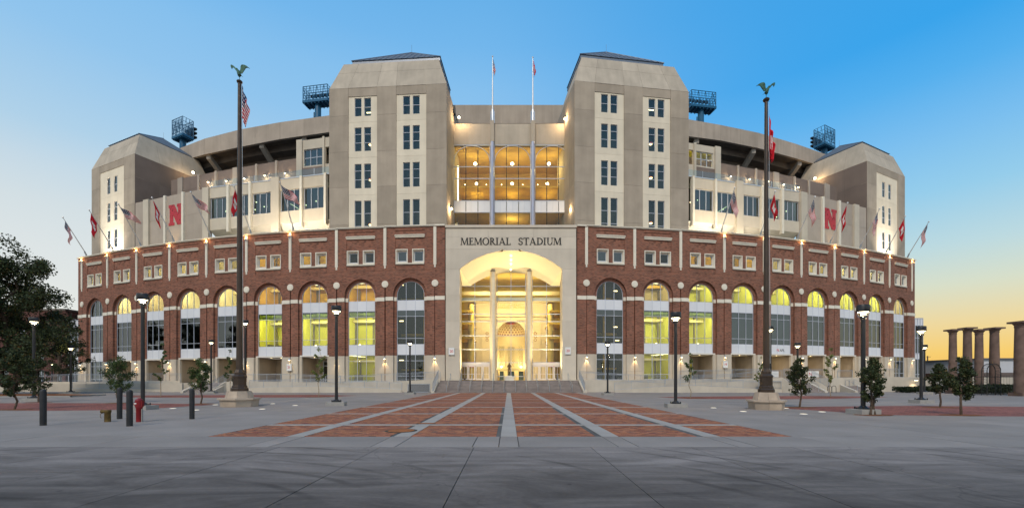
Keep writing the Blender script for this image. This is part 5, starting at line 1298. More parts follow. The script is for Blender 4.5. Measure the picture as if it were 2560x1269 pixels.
# parapet wall behind the balcony
parL = interp([(410, 79.5), (447, 78.2), (543, 74.3), (823, 69.8)]); parR = interp([(1722, 71.5), (1933, 76.5), (2059, 81.0), (2110, 84.5)])
TOPL_ = [(428, 451), (447, 447), (543, 428.5), (690, 403.5), (740, 395.5), (823, 386)]
TOPR_ = [(1722, 391), (1800, 407), (1933.6, 431), (2059, 459.5), (2092, 468)]
def ypx(tab, px):
    for (a, ya), (b, yb) in zip(tab, tab[1:]):
        if px <= b or (b, yb) == tab[-1]: return ya+(yb-ya)*(px-a)/(b-a)
for fn, tab, ps, fins in ((parL, TOPL_, [428, 447, 458, 497, 541, 583, 595, 642, 692, 744, 823], [(452.5, 12), (498, 4), (541, 4.5), (589, 11), (642, 4.5), (692, 5)]), (parR, TOPR_, [1722, 1800, 1845, 1890, 1932, 1945, 1985, 2021, 2059, 2073, 2092], [(1844, 4), (1889, 4), (1939, 13), (1985, 4), (2021, 4), (2066, 12)])):
    r = None
    for p0, p1 in zip(ps, ps[1:]):
        va, vb = vz(fn(p0), p0, ypx(tab, p0)), vz(fn(p1), p1, ypx(tab, p1))
        md_ = (va+vb)/2-2.3
        o = wpanel(r or stadium, fn, p0, p1, (28, md_), (28, md_), M['brownwall'], 0, .3, 'parapet_wall' if r is None else 'precast_panel'); r = r or o
        wpanel(r, fn, p0, p1, (md_, va), (md_, vb), M['brownwall'])
    for px, w in fins: v = vz(fn(px), px, ypx(tab, px)); fin(r, fn, px, w, 28, v+.05, M['nwall'], .2)
# balcony wall lamps
BL_L = [(526, 455), (571, 452), (616, 446), (667, 438.5), (717, 432.5), (782, 425.5)]; BL_R = [(1762, 433), (1822, 440.5), (1869.5, 447.5), (1915, 453.5), (1954, 461), (1990, 468)]
for fn, ls, off in ((parL, BL_L, 1), (parR, BL_R, 1)):
    for px, py in ls:
        A = fn(px); nn = Vector((-.2 if px < CX else .2, -.98, 0)).normalized(); c = A+nn*.45; z = Zw(c.x, 0)+(yh(px)-py)*c.y/F
        q = MB(); q.tube((0, .4, .05), (0, 0, .05), .04, n=6); q.tube((0, 0, .0), (0, -.05, .16), .16, .10, 10); b = q.build('balcony_lamp', M['lampdark'], stadium, Matrix.Translation((c.x, c.y, z)))
        q = MB(); q.ball((0, -.02, -.04), .15, n=10, k=6, sc=(1, 1, .6)); q.build('lamp_lens', M['warm'], b)
        lamp('balcony_light', 'POINT', (c.x, c.y-.25, z-.22), 110, (1, .82, .52), .12)
for (px, py, Y) in ((484, 431, 83.0), (2036, 445, 88.0)):
    c = at(px, py, Y); q = MB(); q.tube((0, .5, 0), (0, 0, 0), .05, n=6); q.box((-.25, -.15, -.05), (.25, .2, .2)); b = q.build('flood_lamp', M['lampdark'], stadium, Matrix.Translation(c))
    q = MB(); q.ball((0, -.12, -.08), .24, n=10, k=6); q.build('lamp_lens', M['warm'], b); lamp('flood_light', 'POINT', c+Vector((0, -.6, -.3)), 220, (1, .72, .38), .25)
# projecting boxes beside the inner towers
for fn, (p0, p1, py0, py1), (wa, wb_), right in ((interp([(740, 69.5), (823, 68.2)]), (743, 823, 352.5, 343), (760, 806.5), 0), (interp([(1722, 69.6), (1800, 71.2)]), (1722, 1800, 360, 367), (1739.5, 1782.5), 1)):
    A, B = fn(p0), fn(p1); va, vb = vz(A, p0, py0), vz(B, p1, py1); vt = (va+vb)/2
    ex = B-A; w = ex.length; md = (A+B)/2; X = frame((md.x, md.y, zb(md.x)), ex); h = w/2
    fx = lambda px: -h+w*(px-p0)/(p1-p0)
    w0, w1 = fx(wa), fx(wb_); y1 = vt-1.55 if not right else vt-1.1; y0 = y1-2.75 if not right else y1-2.4
    edge = (fx(814), h) if not right else (-h, fx(1733))
    q = MB(); me = plate(rect(-h, 31.6, h, vt), [rect(w0, y0, w1, y1), rect(edge[0]+.0, y0, edge[1]-.0 if right else h-.02, y1) if not right else rect(-h+.02, y0, edge[1], y1)], .35, 0); q.mesh_add(me)
    q.box((-h, vt-.02, -5), (h, vt, -.3)); q.box((-h, 31.6, -5), (-h+.3, vt, -.35)); q.box((h-.3, 31.6, -5), (h, vt, -.35))
    bx_ = q.build('box_office', M['suitec'], stadium, X)
    for (a, b) in ((fx(743), fx(757)), (fx(808), fx(813))) if not right else ((fx(1733.5), fx(1738.5)), (fx(1786), fx(1800))): q = MB(); q.box((a, 32.2, .002), (b, vt+.1, .22)); q.build('fin', M['suitec'], bx_)
    q = MB(); q.box((w0-.3, 32.4, .004), (w1+.3, y0-.25, .05)); q.build('spandrel', M['brownwall'], bx_)
    q = MB(); 
    for k in range(4): x = w0+(w1-w0)*k/3; q.box((x-.05, y0, -.28), (x+.05, y1, -.16))
    for y in (y0+.05, (y0+y1)/2, y1-.05): q.box((w0, y-.05, -.28), (w1, y+.05, -.16))
    fw = q.build('box_window', M['winframe'], stadium, X)
    for k in range(3):
        for j in range(2): q = MB(); q.box((w0+(w1-w0)*k/3+.05, y0+(y1-y0)*j/2+.05, -.23), (w0+(w1-w0)*(k+1)/3-.05, y0+(y1-y0)*(j+1)/2-.05, -.22)); q.build('box_pane', M['teal' if not right else 'clear'], fw)
    q = MB(); q.face([(-h+.3, 31.8, -4), (h-.3, 31.8, -4), (h-.3, vt-.1, -4), (-h+.3, vt-.1, -4)]); q.face([(-h+.3, vt-.3, -.4), (h-.3, vt-.3, -.4), (h-.3, vt-.3, -4), (-h+.3, vt-.3, -4)]); q.build('interior_room', M['darkroom' if not right else 'ygroom'], stadium, X)
    if right: a = X @ Vector((0, vt-.6, -2.0)); lamp('room_light', 'AREA', a, 130, (1, .95, .6), 3, aim=a+Vector((0, 0, -1)), sy=2)
# upper fascia ring
FT_L = [(448, 371), (511, 346.6), (600, 323.5), (700, 305.5), (826, 288)]; FB_L = [(448, 404), (480.7, 395), (515, 385), (600, 367.5), (700, 348), (826, 330)]
FT_R = [(1720, 298), (1800, 312), (1894.7, 331.5), (1980, 356), (2062, 384.5), (2080, 391)]; FB_R = [(1720, 340.5), (1800, 351), (1894.7, 370), (2008.5, 401), (2041, 411.5), (2080, 424)]
def fasY(px, tab): return 48.9*F/(yh(px)-ypx(tab, px))
for tab, btab, ps, bs in ((FT_L, FB_L, [448, 511, 590, 600, 640, 700, 760, 826], None), (FT_R, FB_R, [1720, 1754, 1800, 1851, 1895, 1940, 1990, 2035, 2078], None)):
    r = None; fn = lambda px: pt(px, fasY(px, tab))
    ps = [p for p in ps if p != 590]
    for p0, p1 in zip(ps, ps[1:]):
        va, vb = vz(fn(p0), p0, ypx(btab, p0)), vz(fn(p1), p1, ypx(btab, p1))
        o = wpanel(r or stadium, fn, p0, p1, (va, 48.9), (vb, 48.9), M['fascia'], 0, .5, 'upper_fascia' if r is None else 'precast_panel', .015); r = r or o
    # seating underside: steps falling away behind the fascia
    q = MB(); sub = []
    n = 16
    for k in range(n):
        a = ps[0]+(ps[-1]-ps[0])*k/n; b = ps[0]+(ps[-1]-ps[0])*(k+1)/n; A, B = fn(a), fn(b)
        dA = Vector((-A.x*.0045, 1, 0)).normalized(); dB = Vector((-B.x*.0045, 1, 0)).normalized()
        for j in range(8):
            y0, y1 = .6+1.9*j, .6+1.9*(j+1); z0, z1 = 46.2-1.25*j, 46.2-1.25*(j+1)
            P0, P1, P2, P3 = A+dA*y0, B+dB*y0, B+dB*y1, A+dA*y1
            q.face([(P0.x, P0.y, Zw(P0.x, z0)), (P1.x, P1.y, Zw(P1.x, z0)), (P2.x, P2.y, Zw(P2.x, z0)), (P3.x, P3.y, Zw(P3.x, z0))])
            q.face([(P3.x, P3.y, Zw(P3.x, z0)), (P2.x, P2.y, Zw(P2.x, z0)), (P2.x, P2.y, Zw(P2.x, z1)), (P3.x, P3.y, Zw(P3.x, z1))])
        P2, P3 = A+dA*15.8, B+dB*15.8
        q.face([(P2.x, P2.y, Zw(P2.x, 36.4)), (P3.x, P3.y, Zw(P3.x, 36.4)), (P3.x, P3.y, Zw(P3.x, 28)), (P2.x, P2.y, Zw(P2.x, 28))])
        q.face([(A.x, A.y+.5, Zw(A.x, 48.85)), (B.x, B.y+.5, Zw(B.x, 48.85)), (P3.x, P3.y, Zw(P3.x, 38.5)), (P2.x, P2.y, Zw(P2.x, 38.5))])
    q.build('seating_deck', M['raw'], stadium)
    for (pt_, pb_) in (((517, 548), (650, 676), (757, 775)) if tab is FT_L else ((1745, 1735), (1888, 1866), (2003, 1981))):
        A = fn(pt_); B = A+Vector((-A.x*.0045, 1, 0)).normalized()*13.5
        q = MB(); u = Vector((.42, 0, 0))
        a0 = Vector((A.x, A.y+.5, Zw(A.x, 45.9))); b0 = Vector((B.x, B.y, Zw(B.x, 35.6)))
        q.hexa([a0-u+Vector((0, 0, -.9)), a0+u+Vector((0, 0, -.9)), b0+u+Vector((0, 0, -.9)), b0-u+Vector((0, 0, -.9)), a0-u, a0+u, b0+u, b0-u]); q.build('raker_beam', M['raker'], stadium)
# painted letter N in red tiles on both end blocks
def block_n(w, h):
    s = .30*w; t = .13*h
    return [(0, 0), (.40*w, 0), (.40*w, t), (.32*w, t), (.32*w, h*.52), (.62*w, 0), (w*.92, 0), (w*.92, h-t), (w, h-t), (w, h), (.60*w, h), (.60*w, h-t), (.68*w, h-t), (.68*w, h*.50), (.40*w, h), (0, h), (0, h-t), (.08*w, h-t), (.08*w, t), (0, t)]
M['ntile'] = brick_mat('red_tile_letter', (.55, .012, .05), (.48, .012, .045), (.30, .12, .10), .30, .30, .035, bumpd=0, var=.06)
M['ntile'].node_tree.nodes['Brick Texture'].offset = 0
for (pa, pb, ya, yb, fn, ta, lab) in ((422.5, 457.5, 562, 510.5, suiteL, 0, 'big red tile letter N on the concrete wall between left flagpoles'), (2059, 2091, 573, 522, suiteR, 1, 'big red tile letter N on the concrete wall between right flagpoles')):
    A, B = fn(pa), fn(pb); ex = B-A; w = ex.length; X = frame((A.x, A.y, zb(A.x)), ex); v0, v1 = vz((A+B)/2, (pa+pb)/2, ya), vz((A+B)/2, (pa+pb)/2, yb)
    me = plate(block_n(w, v1-v0), (), .06, .07); me.materials.append(M['ntile'])
    o = link('letter_sign', me, None, X @ Matrix.Translation((0, v0, 0))); tag(o, lab, 'sign', 'red letter N wall signs')
    c = X @ Vector((w*.5, 21.3, 1.6)); q = MB(); q.box((-.15, -.15, -.2), (.15, .15, 0)); q.build('sign_flood', M['lampdark'], stadium, Matrix.Translation(c))
    lamp('sign_flood_light', 'SPOT', c+Vector((0, 0, .2)), 700, (1, .66, .30), .1, 44, .7, X @ Vector((w*.5, 29, .0)))
# floodlighting on the outer towers
for X, w, s in ((XOL, wOL, 1), (XOR, wOR, -1)):
    for u, pw in ((-.5, 700), (1.4, 800)):
        c = X @ Vector((u*s, 20.6, 3.4)); q = MB(); q.box((-.25, -.2, -.3), (.25, .2, 0)); q.build('tower_flood', M['lampdark'], stadium, Matrix.Translation(c))
        lamp('tower_flood_light', 'SPOT', c+Vector((0, 0, .35)), pw*6, (1, .90, .74), .2, 80, 1.0, X @ Vector((u*s*1.2, 27.5, 0)))
# tower side floods flanking the lounge
for (px, py, Y, dx) in ((1147.5, 293, 62.8, 1), (1412.5, 296.5, 62.8, -1), (1129, 521, 60.8, 1), (1428, 521, 60.8, -1)):
    c = at(px, py, Y); q = MB(); q.tube((-dx*.5, .6, -.1), (0, 0, 0), .06, n=6); q.box((-.18, -.18, -.06), (.18, .18, .22)); 
    if py < 400: q.box((-dx*.9-.3, .2, .7), (-dx*.9+.3, .8, 1.9))
    b = q.build('flood_lamp', M['lampdark'], stadium, Matrix.Translation(c)); q = MB(); q.ball((0, -.05, -.05), .19, n=10, k=6); q.build('lamp_lens', M['warm'], b)
    lamp('flood_light', 'POINT', c+Vector((dx*.3, -.5, -.35)), 260, (1, .70, .36), .15)
# blue floodlight masts
def mast(px, ybase, ytop, ybox, Y, wpx, dpx, yaw, lab, rear):
    b = at(px, ybase, Y); zt = at(px, ytop, Y).z; zbx = at(px, ybox, Y).z; w = wpx*Y/F
    t = thing('floodlight_mast', lab, 'floodlight', (b.x, b.y, b.z-3), yaw, 'blue floodlight masts'); o = -(b.z-3)
    q = MB(); q.tube((0, 0, 0), (0, 0, zbx+o), .62, .62, 12); q.tube((-.9, 0, 1), (-.9, 0, zbx+o-1.5), .12, n=6); q.build('pole', M['blue'], t)
    z0, z1 = zbx+o, zt+o; d = dpx*Y/F; h = w/2
    q = MB(); q.box((-h, -d/2, z0), (h, d/2, z0+.5)); 
    for k in range(7): x = -h+w*(k+.5)/7; q.box((x-.08, -d/2+.1, z0-.25), (x+.08, d/2-.1, z0))
    q.build('platform', M['blue'], t)
    q = MB()
    for y in (-d/2+.1, d/2-.1):
        n = 7
        for k in range(n+1):
            x = -h+.1+(w-.2)*k/n; q.tube((x, y, z0+.5), (x, y, z1), .10 if k in (0, n) else .055, n=4)
            if k < n: x2 = -h+.1+(w-.2)*(k+1)/n; q.tube((x, y, z0+.5 if k % 2 else z1), (x2, y, z1 if k % 2 else z0+.5), .04, n=4)
        for j in range(6): z = z0+.5+(z1-z0-.5)*(j+1)/6; q.tube((-h+.1, y, z), (h-.1, y, z), .045 if j < 5 else .08, n=4)
    for x in (-h+.1, h-.1):
        for j in range(4): z = z0+.5+(z1-z0-.5)*(j+1)/4; q.tube((x, -d/2+.1, z), (x, d/2-.1, z), .05, n=4)
        for k in range(3): y0_, y1_ = -d/2+.1+(d-.2)*k/3, -d/2+.1+(d-.2)*(k+1)/3; q.tube((x, y0_, z0+.5), (x, y1_, z1), .035, n=4); q.tube((x, y1_, z0+.5), (x, y1_, z1), .04, n=4)
    o_ = q.build('cage', M['blue'], t); o_['kind'] = 'stuff'
    for j in range(3):
        q = MB(); zz = z0+1.0+.95*j
        q.tube((-h+.4, d/2+.4, zz), (h-.4, d/2+.4, zz), .06, n=5)
        for k in range(7):
            x = -h+.5+(w-1.0)*k/6; q.lathe([(.12, -.25), (.36, -.1), (.42, .22)], (x, d/2+.5, zz-.05), 9)
        o_ = q.build('lamp_row', M['lampdark'], t)
    return t
mast(457, 352, 302.5, 349, 95, 46, 26, math.radians(-24), 'blue floodlight mast above the far left tower', 1)
mast(795, 286, 222, 262, 88, 68, 26, math.radians(-9), 'blue floodlight mast half hidden behind left inner tower', 1)
mast(1752, 300, 236, 276, 90, 68, 26, math.radians(9), 'blue floodlight mast half hidden behind right inner tower', 1)
mast(2061, 384, 325, 371, 102, 48, 26, math.radians(27), 'blue floodlight mast above the far right tower', 1)
# ------------------------------------------------------------------ terrace, stairs, ramps
def mx_wall(name, pts_top, thick, zbot, mat, lab=None, cat='wall', group=None, parent=None):
    """wall along a list of top points (x, y, z)"""
    q = MB()
    for a, b in zip(pts_top, pts_top[1:]):
        a = Vector(a); b = Vector(b); d = Vector((b.x-a.x, b.y-a.y, 0)).normalized(); n_ = Vector((-d.y, d.x, 0))*thick
        q.hexa([(a.x, a.y, zbot), (b.x, b.y, zbot), (b.x+n_.x, b.y+n_.y, zbot), (a.x+n_.x, a.y+n_.y, zbot), a, b, b+n_, a+n_])
    o = q.build(name, mat, parent)
    if lab: tag(o, lab, cat, group)
    return o
def railing(pts, lab, hgt=1.07, post=1.9, group='grey steel railings of the ramps and terraces', bal=.13):
    P0 = Vector(pts[0]); t = thing('steel_railing', lab, 'railing', P0, 0, group)
    L = [Vector(p)-P0 for p in pts]; up = Vector((0, 0, 1))
    q = MB(); q.path([p+up*hgt for p in L], .028, 6); q.build('top_rail', M['galv'], t)
    q = MB(); q.path([p+up*.12 for p in L], .02, 5); q.path([p+up*(hgt-.14) for p in L], .018, 5); q.build('lower_rail', M['galv'], t)
    b = MB()
    for a, c in zip(L, L[1:]):
        ln = (c-a).length; n = max(1, round(ln/post))
        for k in range(n+1):
            if k == n and c is not L[-1]: continue
            p = a+(c-a)*k/n; q = MB(); q.tube(p, p+up*hgt, .03, n=6); q.build('post', M['galv'], t)
        m_ = int(ln/bal)
        for k in range(m_): p = a+(c-a)*(k+.5)/m_; b.tube(p+up*.12, p+up*(hgt-.14), .0105, n=3, caps=False)
    o = b.build('balusters', M['galv'], t); o['kind'] = 'stuff'
    return t
# terrace slab in front of the building
tz = lambda x: 1.52+TILT*x
YT = 55.9
q = MB()
def tslab(x0, x1, y0, y1): q.hexa([(x0, y0, -.2), (x1, y0, -.2), (x1, y1, -.2), (x0, y1, -.2), (x0, y0, tz(x0)), (x1, y0, tz(x1)), (x1, y1, tz(x1)), (x0, y1, tz(x0))])
tslab(-9.25, 9.25, YT, 60.5); tslab(-9.25, -9.24, YT, YT+.01)
ter = struct(q.build('terrace', M['ramp']))
for nm, (x0, x1, y0, y1) in (('l', (-72, -9.26, 57.1, 72)), ('r', (9.26, 73, 56.4, 77))):
    q = MB(); q.hexa([(x0, y0, -.2), (x1, y0, -.2), (x1, y1, -.2), (x0, y1, -.2), (x0, y0, tz(x0)), (x1, y0, tz(x1)), (x1, y1, tz(x1)), (x0, y1, tz(x0))]); struct(q.build('terrace', M['ramp']))
# main stair
stair = thing('main_stair', 'wide flight of brown grey concrete steps below the lit portal', 'stairs', (0, 52.2, 0))
NS = 11; RIS = 1.53/NS; TRD = (YT-52.2)/NS
m = MB(); m.box((-9.2, 0, 0), (9.2, .05, .02))
for k in range(NS):
    q = MB(); q.box((-9.15, TRD*k, 0 if k == 0 else RIS*k-.03), (9.15, YT-52.2-.01 if k == NS-1 else TRD*(k+1)+.12, RIS*(k+1)-.004)); q.box((-9.15, TRD*k-.025, RIS*(k+1)-.045), (9.15, TRD*k, RIS*(k+1)-.004))
    q.build('step', M['step'], stair)
for s in (-1, 1):
    q = MB(); a, b = sorted((s*9.2, s*9.62)); 
    q.hexa([(a, -.35, 0), (b, -.35, 0), (b, YT-52.2+.3, 0), (a, YT-52.2+.3, 0), (a, -.35, .22), (b, -.35, .22), (b, YT-52.2+.3, 1.85), (a, YT-52.2+.3, 1.85)]); q.build('cheek_wall', M['ramp'], stair)
ords = ['leftmost', 'second', 'third', 'fourth', 'fifth', 'sixth', 'seventh', 'eighth', 'ninth', 'tenth', 'eleventh', 'rightmost']
m = MB()
z0 = RIS; L_ = YT-52.2
for s in (-.0,):
    m.tube((0, .05, 0), (0, .05, .95), .024, n=6); m.tube((0, L_-.1, 1.45), (0, L_-.1, 2.45), .024, n=6); m.tube((0, L_*.5, .75), (0, L_*.5, 1.7), .02, n=6)
HR_post = m.mesh('post', M['galv'])
m = MB(); m.path([(0, -.2, .78), (0, -.2, .95), (0, .05, .98), (0, L_-.1, 2.45), (0, L_+.35, 2.45), (0, L_+.35, 1.6)], .022, 6); m.path([(0, .05, .55), (0, L_-.1, 2.02)], .016, 5); HR_rail = m.mesh('rail', M['galv'])
for k, px in enumerate((1116, 1145, 1174, 1203, 1231, 1260, 1289, 1317, 1345, 1374, 1402, 1431)):
    x = (px-CX)/F*52.2
    lab = ('%s of the twelve steel handrails standing on the main steps' % ords[k]) if k in (0, 11) else '%s steel handrail from the left on the main steps' % ords[k]
    t = thing('handrail', lab, 'handrail', (x, 52.25, 0), 0, 'handrails on the main steps'); link('rail', HR_rail, t); link('post', HR_post, t)
def at_w(px, py, Y): p = at(px, py, Y); return (p.x, p.y, p.z)
for s, nm in ((-1, 'left'), (1, 'right')):
    railing([(s*9.4, 51.95, .22), (s*9.4, YT+.1, 1.85)], 'sloping railing on the cheek wall at the %s side of the main steps' % nm)
# ramp walls and railings: bearing and height of their tops in the picture, depth given
def wall_px(pts, Y, thick, lab, rail=None, base=-.1, mat='ramp', railh=1.0):
    P_ = [at_w(px, py, Y if not isinstance(Y, (list, tuple)) else Y[i]) for i, (px, py) in enumerate(pts)]
    o = mx_wall('ramp_wall', P_, thick, base, M[mat], lab, 'wall', 'low concrete walls of ramps and terraces')
    if rail: railing([(p[0], p[1]+thick*.5, p[2]) for p in P_], rail, railh)
    return o
wall_px([(622, 969.5), (800, 966), (910, 969), (1004, 974.5)], 53.4, .3, 'long low concrete ramp wall between left plinth and main steps', 'railing on the long low ramp wall left of the main steps')
wall_px([(840, 958.5), (990, 952), (1100, 946.5)], 55.2, .3, 'upper concrete ramp wall rising to the left side of the main steps', 'railing climbing the upper ramp beside the left of the main steps')
wall_px([(563, 953), (700, 953), (850, 957)], 56.2, .3, 'terrace wall behind the long ramp left of the portal', 'level railing along the terrace behind the left plinth')
wall_px([(400, 957), (455, 957)], 55.8, .3, 'short square concrete wall block left of the small left stair')
wall_px([(178, 972), (280, 971), (402, 972.5)], 56.0, .3, 'low concrete ramp wall on far left behind bollards', 'railing on the low far left ramp wall behind bollards')
wall_px([(110, 954), (300, 951), (450, 951)], 58.5, .3, 'terrace wall at the far left foot of the brick front', 'railing along the terrace at the far left of the brick front')
wall_px([(1537, 976), (1663, 966.5), (1740, 964.5), (1899, 972), (1955, 972)], 53.4, .3, 'long low concrete ramp wall between main steps and right plinth', 'railing on the long low ramp wall right of the main steps')
wall_px([(1449, 946.5), (1572, 954), (1665, 958)], 55.2, .3, 'upper concrete ramp wall rising to the right side of the main steps', 'railing climbing the upper ramp beside the right of the main steps')
wall_px([(1690, 957), (1828, 954), (1905, 944.5), (1955, 943)], 54.8, .3, 'concrete ramp wall rising behind the right plinth to its landing', 'railing climbing the ramp behind the right plinth')
wall_px([(2073, 945), (2218, 943.5), (2218, 941), (2250, 941), (2250, 944), (2300, 944)], [56.2]*6, .35, 'tall pale concrete terrace wall at the far right foot of the brick front')
railing([at_w(2094, 945, 56.4), at_w(2131, 945, 56.4)], 'short railing on tall pale wall below a lit shop bay')
railing([at_w(2212, 941, 56.4), at_w(2247, 941, 56.4)], 'short railing at the end of the tall pale wall on the right')
railing([at_w(1700, 945.5, 57.2), at_w(1760, 944, 57.2), at_w(1900, 941, 57.2)], 'terrace railing in front of the entrances right of portal')
railing([at_w(1960, 941, 57.0), at_w(2060, 942.5, 57.0)], 'terrace railing with banners in front of the right shop windows')
# side stairs
def side_stair(pxa, pxb, Y0, Y1, lab, n=9, top=1.35):
    xa, xb = (pxa-CX)/F*Y0, (pxb-CX)/F*Y0
    t = thing('side_stair', lab, 'stairs', ((xa+xb)/2, Y0, 0), 0, 'small side stairs to the terrace'); h = (xb-xa)/2
    for k in range(n):
        q = MB(); d = (Y1-Y0)/n; q.box((-h, d*k, 0 if not k else top/n*k-.03), (h, d*(k+1)+.1, top/n*(k+1)-.004)); q.build('step', M['step'], t)
    for s in (-1, 1):
        q = MB(); a, b = sorted((s*h, s*(h+.35))); q.hexa([(a, -.3, 0), (b, -.3, 0), (b, Y1-Y0+.2, 0), (a, Y1-Y0+.2, 0), (a, -.3, .2), (b, -.3, .2), (b, Y1-Y0+.2, top+.2), (a, Y1-Y0+.2, top+.2)]); q.build('cheek_wall', M['ramp'], t)
    for k in range(3):
        x = -h+(k+.5)*2*h/3; q = MB(); q.tube((x, .1, 0), (x, .1, .95), .022, n=6); q.tube((x, Y1-Y0-.1, top-.1), (x, Y1-Y0-.1, top+.9), .022, n=6); q.tube((x, .1, .95), (x, Y1-Y0-.1, top+.9), .022, n=6); q.build('handrail', M['galv'], t)
    return t
side_stair(462, 530, 52.8, 56.0, 'small concrete stair beside the number 22 pier', top=1.25)
side_stair(1998, 2058, 52.6, 56.6, 'small concrete stair leading up to the lit shop bays', top=1.6)
side_stair(2140, 2172, 54.0, 56.1, 'narrow stair cut into the tall pale wall on the right', n=5, top=.8)
for (a, b, lab) in (((565, 953, 56), (527, 974, 52.8), 'sloping railing of the small stair behind the left plinth'), ((1957, 943, 56.5), (1992, 968, 52.6), 'sloping railing left of the small stair to the shops'), ((2030, 945, 56.5), (2072, 970, 52.8), 'sloping railing right of the small stair to the shops')):
    railing([at_w(*a), at_w(*b)], lab)
wall_px([(527, 975), (566, 953), (600, 953)], [53.0, 54.8, 54.8], .3, 'sloping concrete cheek wall beside the small left stair')
wall_px([(1899, 946), (1955, 943), (1990, 968)], [53.6, 53.6, 52.4], .3, 'angled concrete landing wall between right plinth and shop stair')
# grey metal grille and bike hoops
c = at(1047, 979, 52.6); t = thing('metal_grille', 'dark grey metal louvre screen leaning by the wall left of main steps', 'grille', (c.x, c.y, 0))
q = MB(); 
for k in range(26): q.box((-1.35+.104*k, 0, .1), (-1.31+.104*k, .06, 1.08))
o = q.build('slats', M['galv'], t); o['kind'] = 'stuff'
q = MB(); 
for (a, b, c_, d) in ((-1.4, .06, 1.4, .12), (-1.4, 1.06, 1.4, 1.12), (-1.4, .06, -1.34, 1.12), (1.34, .06, 1.4, 1.12)): q.box((a, -.03, b), (c_, .09, d))
q.build('grille_frame', M['galv'], t); q = MB(); q.box((-1.3, .07, .12), (1.3, .1, 1.05)); q.build('backing', M['raw'], t)
for px, nm in ((2074, 'left'), (2085, 'right')):
    c = gp(px, 981); t = thing('bike_hoop', '%s of two dark bicycle hoops by the pale wall' % nm, 'bike rack', (c.x, c.y, 0), 0, 'bicycle hoops'); q = MB(); q.path([(-.26, 0, 0), (-.26, 0, .62)]+[(-.26*math.cos(a), 0, .62+.26*math.sin(a)) for a in [math.pi*k/8 for k in range(1, 8)]]+[(.26, 0, .62), (.26, 0, 0)], .03, 8); q.build('hoop', M['iron'], t)
# banners on the railings
for px, py, Y, nm in ((1933, 934.5, 56.2, 'behind the right plinth'), (2034, 934.5, 56.9, 'before the shops')):
    c = at(px, py, Y); t = thing('banner', 'white banner with a red N hung on the railing %s' % nm, 'banner', c, 0, 'white railing banners')
    q = MB(); q.box((-.72, 0, -.42), (.72, .015, .42)); q.build('cloth', M['sign'], t); me = text_mesh('N', .62, .006); me.materials.append(M['scarlet']); link('letter', me, t, Matrix.Translation((-.42, -.004, 0)) @ Matrix.Rotation(math.radians(90), 4, 'X'))
    q = MB(); 
    for k in range(3): q.box((-.1, -.008, .18-.12*k), (.6, 0, .2-.12*k))
    q.box((-.05, -.008, -.3), (.15, 0, -.2)); q.build('print', M['steelcol'], t)
# shop panel lettering
X, w = BX_R[4]
t = thing('shop_sign', 'small red and black NAPL letters on the white spandrel above a shop', 'sign', X @ Vector((0, 4.12, -.36)), 0); t.matrix_world = X @ Matrix.Translation((.1, 4.12, -.375))
me = text_mesh('N', .62, .01); me.materials.append(M['scarlet']); link('letter', me, t, Matrix.Translation((-.62, 0, 0)))
me = text_mesh('APL', .56, .01); me.materials.append(M['ink']); link('letter', me, t, Matrix.Translation((.2, -.02, 0)))

# ------------------------------------------------------------------ street lamps
m = MB(); 
def make_lamp(h):
    r = thing('street_lamp', 'x', 'street lamp', (0, 0, 0), 0, 'black street lamps on the plaza')
    q = MB(); q.box((-.55, -.4, 0), (.55, .4, .24)); q.build('footing', M['footing'], r)
    q = MB(); q.lathe([(.28, .24), (.28, .30), (.20, .33), (.115, .40)], n=12); 
    for k in range(4): q.tube((.22*(1 if k % 2 else -1), .22*(1 if k > 1 else -1), .24), (.22*(1 if k % 2 else -1), .22*(1 if k > 1 else -1), .36), .03, n=6)
    q.build('base_plate', M['black'], r)
    q = MB(); q.tube((0, 0, .3), (0, 0, h-.55), .098, .092, 12); q.build('pole', M['black'], r, None, True)
    q = MB(); q.lathe([(.29, h-.34), (.31, h-.32), (.31, h-.04), (.29, h)], n=24, sx=1, sy=.8); q.lathe([(.14, h-.66), (.14, h-.55), (.10, h-.5)], n=12); q.tube((.27, 0, h-.36), (.11, 0, h-.62), .018, n=5); q.tube((-.27, 0, h-.36), (-.11, 0, h-.62), .018, n=5); q.build('lamp_head', M['black'], r, None, True)
    q = MB(); q.lathe([(.14, h-.60), (.22, h-.56), (.27, h-.46), (.28, h-.345)], n=20, sx=1, sy=.8); q.build('lamp_glass', M['clear'], r, None, True)
    q = MB(); q.lathe([(.24, h-.352), (.24, h-.349)], n=18, sx=1, sy=.8); q.ball((0, 0, h-.47), .085, n=8, k=5, sc=(1.6, 1, 1)); q.build('bulb', M['warm'], r)
    return r
LAMPS = [(85, 1002, 793, 'leftmost street lamp beside big dark tree'), (357, 1023, 734, 'tall street lamp behind the red hydrant post'), (177, 984, 863, 'street lamp in front of far left glass annex'),
 (130, 972, 905, 'tiny distant street lamp by the dark brick building'), (528, 982, 849, 'street lamp beside the number 22 pier'), (613, 990, 795, 'street lamp just behind the left tall flagpole'),
 (841, 1013, 764, 'street lamp left of brick carpet by the third bay'), (1025, 985, 850, 'street lamp near the left of the main steps'), (1519, 987, 852, 'street lamp near the right of the main steps'),
 (1689, 1018, 780, 'street lamp right of the brick carpet'), (1926, 992, 815, 'street lamp just behind the right tall flagpole'), (1994, 988, 856, 'street lamp rising behind a bushy young tree'),
 (2158, 1034, 762, 'nearest street lamp on the right beside a twin trunk tree'), (2303, 1007, 815, 'street lamp right of the glass annex'), (2311, 984, 861, 'far street lamp half hidden behind another lamp')]
